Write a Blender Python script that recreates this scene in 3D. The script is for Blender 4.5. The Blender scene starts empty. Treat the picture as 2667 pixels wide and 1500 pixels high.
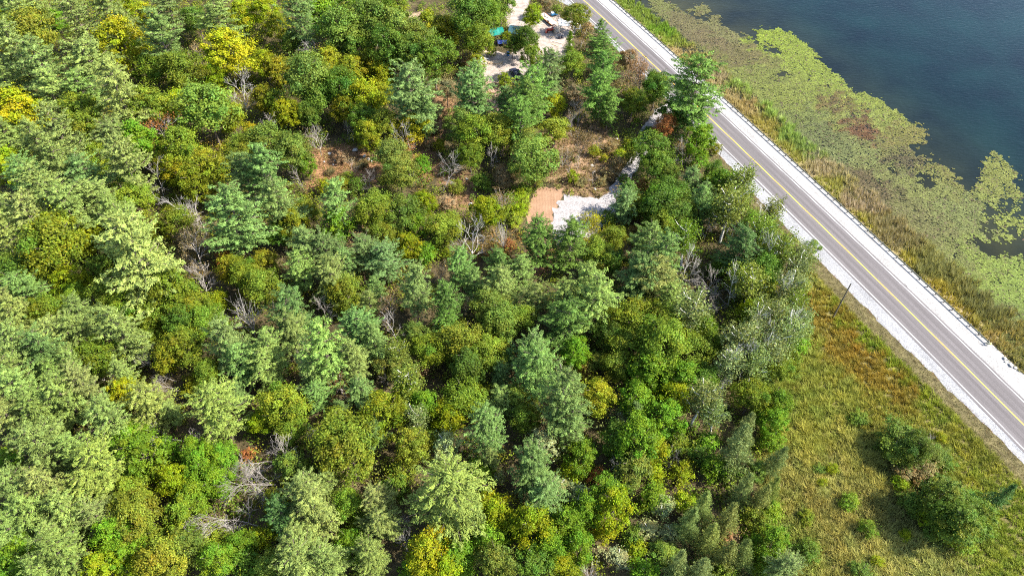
import bpy, math, random
import numpy as np

S = bpy.context.scene
COL = S.collection
rng = np.random.default_rng(7)
random.seed(7)

# ------------------------------------------------------------------ camera, sky, sun, exposure
cam_d = bpy.data.cameras.new("drone_camera")
cam = bpy.data.objects.new("drone_camera", cam_d)
COL.objects.link(cam)
cam.location = (0, 0, 100)
cam.rotation_euler = (math.radians(42.0), 0, 0)
cam_d.sensor_width = 36.0
cam_d.lens = 24.96
cam_d.clip_end = 6000
S.camera = cam

SUN_ELEV = math.radians(45)
SUN_AZ = math.radians(97)          # clockwise from +Y
world = bpy.data.worlds.new("World")
S.world = world
world.use_nodes = True
wn = world.node_tree
wn.nodes.clear()
sky = wn.nodes.new("ShaderNodeTexSky")
sky.sky_type = 'NISHITA'
sky.sun_disc = False
sky.sun_elevation = SUN_ELEV
sky.sun_rotation = SUN_AZ
bg = wn.nodes.new("ShaderNodeBackground")
bg.inputs['Strength'].default_value = 0.14
wo = wn.nodes.new("ShaderNodeOutputWorld")
wn.links.new(sky.outputs[0], bg.inputs[0])
wn.links.new(bg.outputs[0], wo.inputs[0])

sun_d = bpy.data.lights.new("sun", 'SUN')
sun_d.energy = 5.0
sun_d.angle = math.radians(0.5)
sun_d.color = (1.0, 0.955, 0.88)
sun = bpy.data.objects.new("sun", sun_d)
COL.objects.link(sun)
sun.location = (60, -20, 150)
from mathutils import Vector
sdir = Vector((math.sin(SUN_AZ) * math.cos(SUN_ELEV), math.cos(SUN_AZ) * math.cos(SUN_ELEV), math.sin(SUN_ELEV)))
sun.rotation_euler = sdir.to_track_quat('Z', 'Y').to_euler()

S.view_settings.view_transform = 'Standard'
S.view_settings.look = 'None'
S.view_settings.gamma = 1.0
S.view_settings.exposure = 1.9
S.view_settings.use_curve_mapping = False
S.cycles.filter_width = 1.1
S.cycles.use_denoising = False
S.cycles.max_bounces = 6
S.cycles.diffuse_bounces = 4
S.cycles.glossy_bounces = 2
S.cycles.transmission_bounces = 4

# ------------------------------------------------------------------ helpers
def tag(o, label=None, cat=None, group=None, kind=None):
    if label: o['label'] = label
    if cat: o['category'] = cat
    if group: o['group'] = group
    if kind: o['kind'] = kind
    return o


def link(o, parent=None):
    COL.objects.link(o)
    if parent is not None:
        o.parent = parent
    return o


def mesh_np(name, V, F, mat=None, tint=None, smooth=False):
    """one mesh from arrays; F is an (n, k) index array or a list of them; tint is one rgb per vertex"""
    V = np.asarray(V, np.float32)
    Fs = F if isinstance(F, (list, tuple)) else [F]
    Fs = [np.asarray(f, np.int32) for f in Fs if len(f)]
    me = bpy.data.meshes.new(name)
    me.vertices.add(len(V))
    me.vertices.foreach_set('co', V.ravel())
    loops = np.concatenate([f.ravel() for f in Fs])
    sizes = np.concatenate([np.full(len(f), f.shape[1], np.int32) for f in Fs])
    me.loops.add(len(loops))
    me.loops.foreach_set('vertex_index', loops)
    me.polygons.add(len(sizes))
    me.polygons.foreach_set('loop_start', np.concatenate([[0], np.cumsum(sizes)[:-1]]).astype(np.int32))
    me.polygons.foreach_set('use_smooth', np.full(len(sizes), smooth, bool))
    if tint is not None:
        at = me.attributes.new('tint', 'FLOAT_COLOR', 'POINT')
        c = np.ones((len(V), 4), np.float32)
        c[:, :3] = tint
        at.data.foreach_set('color', c.ravel())
    me.update(calc_edges=True)
    me.validate()
    if mat: me.materials.append(mat)
    return me


def ob(name, me, parent=None, loc=None):
    o = bpy.data.objects.new(name, me)
    link(o, parent)
    if loc is not None: o.location = loc
    return o


class MB:
    """collects simple solids into one mesh"""
    def __init__(self):
        self.V = []; self.F3 = []; self.F4 = []; self.n = 0
    def add(self, V, F4=(), F3=()):
        V = np.asarray(V, float)
        self.V.append(V)
        if len(F4): self.F4.append(np.asarray(F4) + self.n)
        if len(F3): self.F3.append(np.asarray(F3) + self.n)
        self.n += len(V)
        return self
    def box(self, c, s, rz=0.0, taper=1.0, rx=0.0):
        x, y, z = np.array(s) / 2.0
        t = taper
        V = np.array([[-x, -y, -z], [x, -y, -z], [x, y, -z], [-x, y, -z], [-x * t, -y * t, z], [x * t, -y * t, z], [x * t, y * t, z], [-x * t, y * t, z]])
        if rx:
            cr, sr = math.cos(rx), math.sin(rx)
            V = V @ np.array([[1, 0, 0], [0, cr, sr], [0, -sr, cr]])
        cz, sz = math.cos(rz), math.sin(rz)
        V = V @ np.array([[cz, sz, 0], [-sz, cz, 0], [0, 0, 1]]) + np.array(c)
        return self.add(V, [[0, 3, 2, 1], [4, 5, 6, 7], [0, 1, 5, 4], [1, 2, 6, 5], [2, 3, 7, 6], [3, 0, 4, 7]])
    def tube(self, pts, rad, sides=6, cap=True):
        V, F = tube_arr(pts, rad, sides)
        self.add(V, F)
        if cap:
            for ring, flip in ((0, True), (len(pts) - 1, False)):
                idx = list(range(ring * sides, ring * sides + sides))
                tri = [[idx[0], idx[i], idx[i + 1]] for i in range(1, sides - 1)]
                if flip: tri = [t[::-1] for t in tri]
                self.F3.append(np.array(tri) + self.n - len(V))
        return self
    def prism(self, prof, w, axis='x', off=(0, 0, 0)):
        """profile (list of (a, z)) extruded by w across"""
        n = len(prof); V = []
        for s in (-w / 2, w / 2):
            for a, z in prof:
                V.append((s, a, z) if axis == 'x' else (a, s, z))
        V = np.array(V) + np.array(off)
        F4 = [[i, (i + 1) % n, n + (i + 1) % n, n + i] for i in range(n)]
        F3 = [[0, i + 1, i] for i in range(1, n - 1)] + [[n, n + i, n + i + 1] for i in range(1, n - 1)]
        return self.add(V, F4, F3)
    def mesh(self, name, mat, smooth=False):
        Fs = []
        if self.F4: Fs.append(np.concatenate(self.F4))
        if self.F3: Fs.append(np.concatenate(self.F3))
        return mesh_np(name, np.concatenate(self.V), Fs, mat, None, smooth)
    def build(self, name, mat, parent=None, loc=None, smooth=False):
        return ob(name, self.mesh(name, mat, smooth), parent, loc)


def tube_arr(pts, rad, sides):
    pts = np.asarray(pts, float); rad = np.asarray(rad, float)
    d = np.gradient(pts, axis=0)
    d /= np.linalg.norm(d, axis=1)[:, None] + 1e-9
    ref = np.where(np.abs(d[:, 2:3]) > 0.9, np.array([[1.0, 0, 0]]), np.array([[0, 0, 1.0]]))
    u = np.cross(d, ref); u /= np.linalg.norm(u, axis=1)[:, None] + 1e-9
    v = np.cross(d, u)
    a = np.arange(sides) * 2 * np.pi / sides
    V = pts[:, None, :] + rad[:, None, None] * (np.cos(a)[None, :, None] * u[:, None, :] + np.sin(a)[None, :, None] * v[:, None, :])
    n = len(pts); i = np.arange(sides); j = (i + 1) % sides
    F = np.concatenate([np.stack([k * sides + i, k * sides + j, (k + 1) * sides + j, (k + 1) * sides + i], 1) for k in range(n - 1)])
    return V.reshape(-1, 3), F


def empty(name, loc, rz=0.0):
    o = bpy.data.objects.new(name, None)
    o.empty_display_size = 0.5
    link(o)
    o.location = loc
    o.rotation_euler = (0, 0, rz)
    return o


def unit(v):
    return v / (np.linalg.norm(v, axis=-1, keepdims=True) + 1e-9)


def rand_dir(n):
    return unit(rng.normal(size=(n, 3)))


def rhombs(C, U, W):
    """leaf shaped quads: centre, half length vector, half width vector"""
    n = len(C)
    V = np.stack([C - U, C + W + U * 0.12, C + U, C - W + U * 0.12], 1).reshape(-1, 3)
    return V, np.arange(n * 4, dtype=np.int32).reshape(-1, 4)


def inside(poly, X, Y):
    poly = np.asarray(poly, float)
    res = np.zeros(X.shape, bool)
    x2, y2 = np.roll(poly[:, 0], 1), np.roll(poly[:, 1], 1)
    for xa, ya, xb, yb in zip(poly[:, 0], poly[:, 1], x2, y2):
        c = ((ya > Y) != (yb > Y)) & (X < (xb - xa) * (Y - ya) / (yb - ya + 1e-12) + xa)
        res ^= c
    return res


_waves = [(rng.normal(size=2), rng.uniform(0, 6.28), rng.uniform(0.6, 1.0)) for _ in range(10)]
def noise2(X, Y, scale, seed=0):
    """smooth sum-of-sines noise in about -1..1"""
    r = np.random.default_rng(100 + seed)
    out = np.zeros(np.shape(X))
    for k in range(9):
        a = r.uniform(0, 6.283); f = r.uniform(0.5, 2.2) / scale
        out = out + np.sin((X * math.cos(a) + Y * math.sin(a)) * f * 2 * math.pi + r.uniform(0, 6.283) + 1.3 * np.sin((X * math.sin(a * 1.7) + Y * math.cos(a * 2.3)) * f * 3.1))
    return out / 4.2


# ------------------------------------------------------------------ materials
def new_mat(name):
    m = bpy.data.materials.new(name)
    m.use_nodes = True
    nt = m.node_tree
    nt.nodes.clear()
    out = nt.nodes.new('ShaderNodeOutputMaterial')
    return m, nt, out


def nd(nt, typ, **kw):
    n = nt.nodes.new(typ)
    for k, v in kw.items():
        if k.startswith('i_'):
            n.inputs[k[2:].replace('_', ' ')].default_value = v
        else:
            setattr(n, k, v)
    return n


def mulcol(nt, a, b):
    m = nd(nt, 'ShaderNodeMix', data_type='RGBA', blend_type='MULTIPLY')
    m.inputs[0].default_value = 1.0
    nt.links.new(a, m.inputs[6]); nt.links.new(b, m.inputs[7])
    return m.outputs[2]


def noise_ramp(nt, scale, lo, hi, p0=0.35, p1=0.65, detail=4.0, coord='Object'):
    tc = nd(nt, 'ShaderNodeTexCoord')
    n = nd(nt, 'ShaderNodeTexNoise')
    n.inputs['Scale'].default_value = scale
    n.inputs['Detail'].default_value = detail
    nt.links.new(tc.outputs[coord], n.inputs['Vector'])
    r = nd(nt, 'ShaderNodeValToRGB')
    r.color_ramp.elements[0].position = p0; r.color_ramp.elements[0].color = (*lo, 1)
    r.color_ramp.elements[1].position = p1; r.color_ramp.elements[1].color = (*hi, 1)
    nt.links.new(n.outputs['Fac'], r.inputs['Fac'])
    return r.outputs['Color'], n


def leaf_mat(name, trans=0.35, rough=0.5, use_obj=True):
    """leaves: the tree's own colour (object colour) times the leaf's own tone (tint attribute), partly translucent"""
    m, nt, out = new_mat(name)
    at = nd(nt, 'ShaderNodeAttribute', attribute_name='tint')
    col = at.outputs['Color']
    if use_obj:
        oi = nd(nt, 'ShaderNodeObjectInfo')
        col = mulcol(nt, oi.outputs['Color'], col)
    p = nd(nt, 'ShaderNodeBsdfPrincipled')
    p.inputs['Roughness'].default_value = rough
    p.inputs['Specular IOR Level'].default_value = 0.1
    nt.links.new(col, p.inputs['Base Color'])
    t = nd(nt, 'ShaderNodeBsdfTranslucent')
    warm = nd(nt, 'ShaderNodeRGB'); warm.outputs[0].default_value = (1.0, 0.98, 0.55, 1)
    nt.links.new(mulcol(nt, col, warm.outputs[0]), t.inputs['Color'])
    mx = nd(nt, 'ShaderNodeMixShader')
    mx.inputs[0].default_value = trans
    nt.links.new(p.outputs[0], mx.inputs[1]); nt.links.new(t.outputs[0], mx.inputs[2])
    nt.links.new(mx.outputs[0], out.inputs['Surface'])
    return m


def plain(name, col, rough=0.7, metal=0.0, var=0.15, scale=6.0, bump=0.0):
    m, nt, out = new_mat(name)
    lo = tuple(c * (1 - var) for c in col); hi = tuple(min(1, c * (1 + var)) for c in col)
    c, n = noise_ramp(nt, scale, lo, hi)
    p = nd(nt, 'ShaderNodeBsdfPrincipled')
    p.inputs['Roughness'].default_value = rough
    p.inputs['Metallic'].default_value = metal
    nt.links.new(c, p.inputs['Base Color'])
    if bump:
        b = nd(nt, 'ShaderNodeBump'); b.inputs['Strength'].default_value = bump
        nt.links.new(n.outputs['Fac'], b.inputs['Height']); nt.links.new(b.outputs[0], p.inputs['Normal'])
    nt.links.new(p.outputs[0], out.inputs['Surface'])
    return m


def tinted(name, scale=2.0, var=0.35, rough=0.95, bump=0.0, scale2=12.0):
    """surface whose own colour is stored per vertex, broken up by two noises"""
    m, nt, out = new_mat(name)
    at = nd(nt, 'ShaderNodeAttribute', attribute_name='tint')
    c1, n1 = noise_ramp(nt, scale, (1 - var,) * 3, (1 + var,) * 3, 0.3, 0.7, 6.0)
    c2, n2 = noise_ramp(nt, scale2, (1 - var,) * 3, (1 + var,) * 3, 0.3, 0.7, 3.0)
    col = mulcol(nt, mulcol(nt, at.outputs['Color'], c1), c2)
    p = nd(nt, 'ShaderNodeBsdfPrincipled')
    p.inputs['Roughness'].default_value = rough
    p.inputs['Specular IOR Level'].default_value = 0.15
    nt.links.new(col, p.inputs['Base Color'])
    if bump:
        b = nd(nt, 'ShaderNodeBump'); b.inputs['Strength'].default_value = bump; b.inputs['Distance'].default_value = 0.15
        nt.links.new(n2.outputs['Fac'], b.inputs['Height']); nt.links.new(b.outputs[0], p.inputs['Normal'])
    nt.links.new(p.outputs[0], out.inputs['Surface'])
    return m


M_needle = leaf_mat('pine_needles', 0.30, 0.6)
M_leaf = leaf_mat('leaves', 0.42, 0.5)
M_under = leaf_mat('undergrowth_leaves', 0.35, 0.55, use_obj=False)
M_grass = leaf_mat('grass_blades', 0.35, 0.6, use_obj=False)
M_pad = leaf_mat('lily_leaves', 0.08, 0.38, use_obj=False)
M_bark = plain('pine_bark', (0.10, 0.075, 0.055), 0.9, var=0.35, scale=9, bump=0.4)
M_birch = plain('pale_bark', (0.50, 0.47, 0.41), 0.8, var=0.3, scale=5)
M_fallen = plain('fallen_wood', (0.17, 0.15, 0.13), 0.9, var=0.3, scale=5)
M_dead = plain('weathered_dead_wood', (0.28, 0.255, 0.225), 0.85, var=0.25, scale=5)
M_deadgrey = plain('grey_dead_wood', (0.25, 0.22, 0.19), 0.9, var=0.3, scale=5)
M_deadred = plain('reddish_twigs', (0.17, 0.085, 0.07), 0.9, var=0.3, scale=5)
M_ground = tinted('forest_soil', 0.9, 0.4, 0.95, 0.6, 5.0)

# ------------------------------------------------------------------ layout data (metres)
ROAD_Y = np.array([-900, 30, 35, 40, 45, 50, 55, 60, 65, 70, 75, 80, 85, 90, 95, 100, 105, 110, 115, 120, 125, 130, 135, 140, 145, 150, 155, 160, 165, 170, 175, 180, 185, 190, 195, 200, 205, 210, 215, 220, 225, 230, 900])
ROAD_X = np.array([452.42, 94.43, 92.5, 90.56, 88.62, 86.66, 84.69, 82.72, 80.73, 78.74, 76.74, 74.73, 72.71, 70.68, 68.64, 66.59, 64.53, 62.47, 60.39, 58.31, 56.22, 54.11, 52.0, 49.88, 47.75, 45.61, 43.47, 41.31, 39.14, 36.97, 34.78, 32.59, 30.39, 28.17, 25.95, 23.72, 21.48, 19.24, 16.98, 14.71, 12.44, 10.15, -296.62])
POLY = {'ground': [([(-46.5, 132.07), (-42.92, 134.24), (-30.4, 133.51), (-27.3, 125.8), (-28.1, 121.79), (-36.02, 118.55), (-44.58, 119.84), (-44.44, 125.8)], (0.165, 0.088, 0.042)), ([(-18.06, 160.89), (-13.05, 159.11), (-13.93, 148.09), (-15.68, 138.69), (-17.75, 129.94), (-12.3, 125.8), (-7.0, 120.48), (-8.82, 113.56), (-11.6, 112.34), (-16.31, 121.79), (-21.85, 127.16), (-21.74, 135.7), (-19.77, 144.88), (-19.1, 154.76)], (0.14, 0.08, 0.04)), ([(8.83, 141.75), (13.57, 144.88), (20.72, 141.75), (23.8, 135.7), (24.41, 128.55), (19.93, 121.79), (21.25, 117.92), (15.34, 116.28), (11.31, 117.92), (8.97, 121.79), (7.5, 128.55)], (0.165, 0.105, 0.058)), ([(-9.82, 164.52), (-4.31, 162.69), (-0.34, 154.76), (0.14, 146.48), (-4.03, 144.88), (-7.55, 154.76)], (0.21, 0.135, 0.095)), ([(5.22, 105.89), (8.36, 105.89), (7.27, 97.14), (4.86, 91.02), (2.72, 95.06)], (0.15, 0.065, 0.036)), ([(-44.33, 171.5), (-39.16, 171.11), (-38.26, 168.25), (-43.82, 168.25)], (0.25, 0.2, 0.16)), ([(-26.13, 179.45), (-22.91, 178.63), (-23.06, 174.03), (-25.69, 174.63)], (0.27, 0.25, 0.22)), ([(-37.9, 181.09), (-36.27, 180.68), (-35.94, 178.03), (-37.82, 178.03)], (0.24, 0.19, 0.15)), ([(-30.54, 197.46), (-26.17, 198.62), (-25.04, 191.81), (-27.72, 185.29), (-30.62, 187.43)], (0.22, 0.15, 0.1)), ([(56.82, 99.26), (58.21, 96.09), (61.03, 90.53), (65.38, 79.82), (68.74, 72.19), (72.15, 65.91), (75.63, 59.34), (80.52, 49.41), (78.17, 36.24), (71.77, 24.18), (31.89, 24.18), (33.66, 36.24), (36.69, 44.57), (38.29, 53.89), (41.69, 64.41), (43.54, 72.19), (47.09, 80.7), (51.3, 91.02)], (0.1, 0.085, 0.028))], 'field': [(56.82, 99.26), (58.21, 96.09), (61.03, 90.53), (65.38, 79.82), (68.74, 72.19), (72.15, 65.91), (75.63, 59.34), (80.52, 49.41), (78.17, 36.24), (71.77, 24.18), (31.89, 24.18), (33.66, 36.24), (36.69, 44.57), (38.29, 53.89), (41.69, 64.41), (43.54, 72.19), (47.09, 80.7), (51.3, 91.02)], 'pad': [(11.27, 117.03), (13.71, 116.4), (18.59, 115.78), (19.95, 117.16), (22.01, 117.16), (22.58, 112.95), (20.94, 109.36), (16.09, 104.19), (8.96, 101.42), (8.13, 105.89), (8.69, 112.34), (9.69, 112.95), (9.69, 114.79), (10.85, 115.16)], 'raked': [(5.55, 119.58), (11.36, 118.94), (10.53, 115.41), (9.58, 112.34), (8.54, 110.54), (8.16, 104.75), (7.04, 101.42), (2.54, 104.75), (2.93, 110.54), (4.22, 115.41)], 'lane': [(20.37, 117.28), (24.32, 125.12), (26.99, 129.94), (29.16, 135.7), (30.97, 141.75), (33.78, 146.48), (36.76, 150.39), (41.3, 153.4), (43.08, 149.73), (37.81, 146.0), (34.86, 141.44), (32.45, 134.97), (29.96, 129.24), (26.4, 123.11), (22.89, 116.03)], 'yard': [(-1.58, 211.94), (5.44, 211.94), (4.66, 191.81), (7.42, 197.46), (13.01, 197.46), (17.45, 187.43), (14.96, 171.11), (9.23, 167.68), (3.65, 165.07), (1.13, 160.36), (-6.26, 161.43), (-11.16, 165.44), (-12.42, 171.5), (-8.67, 176.02), (-0.36, 175.02), (4.89, 179.45), (-1.7, 191.81)], 'entrance': [(10.11, 211.94), (12.88, 205.26), (16.59, 201.91), (22.25, 194.04), (21.96, 200.96), (18.29, 211.94)], 'open': [([(-46.5, 132.07), (-42.92, 134.24), (-30.4, 133.51), (-27.3, 125.8), (-28.1, 121.79), (-36.02, 118.55), (-44.58, 119.84), (-44.44, 125.8)],), ([(-18.06, 160.89), (-13.05, 159.11), (-13.93, 148.09), (-15.68, 138.69), (-17.75, 129.94), (-12.3, 125.8), (-7.0, 120.48), (-8.82, 113.56), (-11.6, 112.34), (-16.31, 121.79), (-21.85, 127.16), (-21.74, 135.7), (-19.77, 144.88), (-19.1, 154.76)],), ([(8.83, 141.75), (13.57, 144.88), (20.72, 141.75), (23.8, 135.7), (24.41, 128.55), (19.93, 121.79), (21.25, 117.92), (15.34, 116.28), (11.31, 117.92), (8.97, 121.79), (7.5, 128.55)],), ([(-9.82, 164.52), (-4.31, 162.69), (-0.34, 154.76), (0.14, 146.48), (-4.03, 144.88), (-7.55, 154.76)],), ([(5.22, 105.89), (8.36, 105.89), (7.27, 97.14), (4.86, 91.02), (2.72, 95.06)],), ([(-44.33, 171.5), (-39.16, 171.11), (-38.26, 168.25), (-43.82, 168.25)],), ([(-26.13, 179.45), (-22.91, 178.63), (-23.06, 174.03), (-25.69, 174.63)],), ([(-30.54, 197.46), (-26.17, 198.62), (-25.04, 191.81), (-27.72, 185.29), (-30.62, 187.43)],)], 'drygrass': [([(-46.5, 132.07), (-42.92, 134.24), (-30.4, 133.51), (-27.3, 125.8), (-28.1, 121.79), (-36.02, 118.55), (-44.58, 119.84), (-44.44, 125.8)], (0.2, 0.12, 0.048), 10, 0.3), ([(-18.06, 160.89), (-13.05, 159.11), (-13.93, 148.09), (-15.68, 138.69), (-17.75, 129.94), (-12.3, 125.8), (-7.0, 120.48), (-8.82, 113.56), (-11.6, 112.34), (-16.31, 121.79), (-21.85, 127.16), (-21.74, 135.7), (-19.77, 144.88), (-19.1, 154.76)], (0.18, 0.115, 0.048), 9, 0.35), ([(8.83, 141.75), (13.57, 144.88), (20.72, 141.75), (23.8, 135.7), (24.41, 128.55), (19.93, 121.79), (21.25, 117.92), (15.34, 116.28), (11.31, 117.92), (8.97, 121.79), (7.5, 128.55)], (0.215, 0.145, 0.07), 13, 0.55), ([(-9.82, 164.52), (-4.31, 162.69), (-0.34, 154.76), (0.14, 146.48), (-4.03, 144.88), (-7.55, 154.76)], (0.2, 0.13, 0.07), 4, 0.25)], 'lily': [[(41.68, 211.11), (44.32, 207.39), (47.6, 201.62), (53.5, 194.46), (59.25, 192.67), (64.0, 186.55), (68.94, 180.47), (68.38, 188.71), (72.89, 190.24), (77.19, 187.84), (81.88, 181.71), (81.89, 172.87), (85.46, 164.73), (86.42, 158.97), (91.56, 154.8), (94.75, 148.95), (98.36, 141.95), (96.35, 137.24), (91.67, 134.58), (94.04, 131.69), (98.52, 125.71), (98.96, 119.5), (101.32, 116.33), (96.05, 104.46), (93.28, 102.23), (92.8, 100.59), (95.24, 99.19), (101.48, 98.34), (110.82, 96.86), (92.69, 62.7), (88.12, 74.42), (84.34, 87.84), (80.7, 101.14), (75.3, 115.08), (69.55, 132.41), (63.41, 150.93), (56.76, 164.91), (49.72, 182.54), (40.58, 202.57)], [(108.04, 130.28), (112.42, 130.84), (113.1, 124.9), (110.35, 121.45), (110.34, 117.21), (104.81, 111.43), (101.59, 115.08), (100.78, 118.86), (104.18, 122.76)], [(98.29, 105.93), (99.62, 106.28), (102.09, 104.46), (101.61, 103.45), (98.88, 103.79), (97.88, 104.69)], [(99.82, 110.24), (107.45, 110.71), (112.49, 109.06), (110.15, 104.46), (104.32, 105.36), (103.94, 107.89), (100.87, 108.12)], [(51.2, 202.09), (54.39, 200.21), (55.71, 204.48), (57.74, 203.04), (57.66, 198.35), (54.15, 198.81), (51.04, 199.74)], [(57.12, 196.05), (59.59, 197.89), (60.51, 195.14), (58.08, 192.89), (56.7, 193.79)], [(47.15, 205.45), (48.38, 204.48), (48.41, 200.21), (46.89, 200.68)], [(44.08, 209.86), (45.94, 209.86), (44.99, 206.42), (43.64, 206.66)]], 'holes': [[(67.76, 165.65), (70.44, 167.52), (72.98, 166.39), (71.79, 164.91), (68.98, 164.91), (67.78, 163.27)], [(76.42, 170.93), (78.55, 169.03), (77.82, 167.14), (76.92, 168.27)], [(84.52, 128.46), (86.26, 128.46), (86.0, 126.53), (84.13, 126.12)], [(69.87, 182.13), (71.49, 180.06), (73.31, 176.82), (72.18, 175.23), (69.96, 177.22), (69.07, 179.65)], [(104.59, 117.33), (108.83, 118.22), (107.46, 114.47), (104.28, 112.39), (103.49, 113.85)], [(90.93, 124.77), (95.06, 125.44), (92.78, 120.8), (89.58, 120.15)], [(48.63, 192.45), (49.81, 192.89), (49.48, 191.56)], [(54.17, 183.59), (58.49, 183.8), (58.54, 182.96), (54.51, 182.54)], [(60.16, 181.5), (63.48, 182.13), (63.34, 180.47), (60.44, 180.27)], [(69.15, 149.28), (70.23, 147.32), (69.95, 145.24), (68.98, 146.84)]]}
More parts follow.
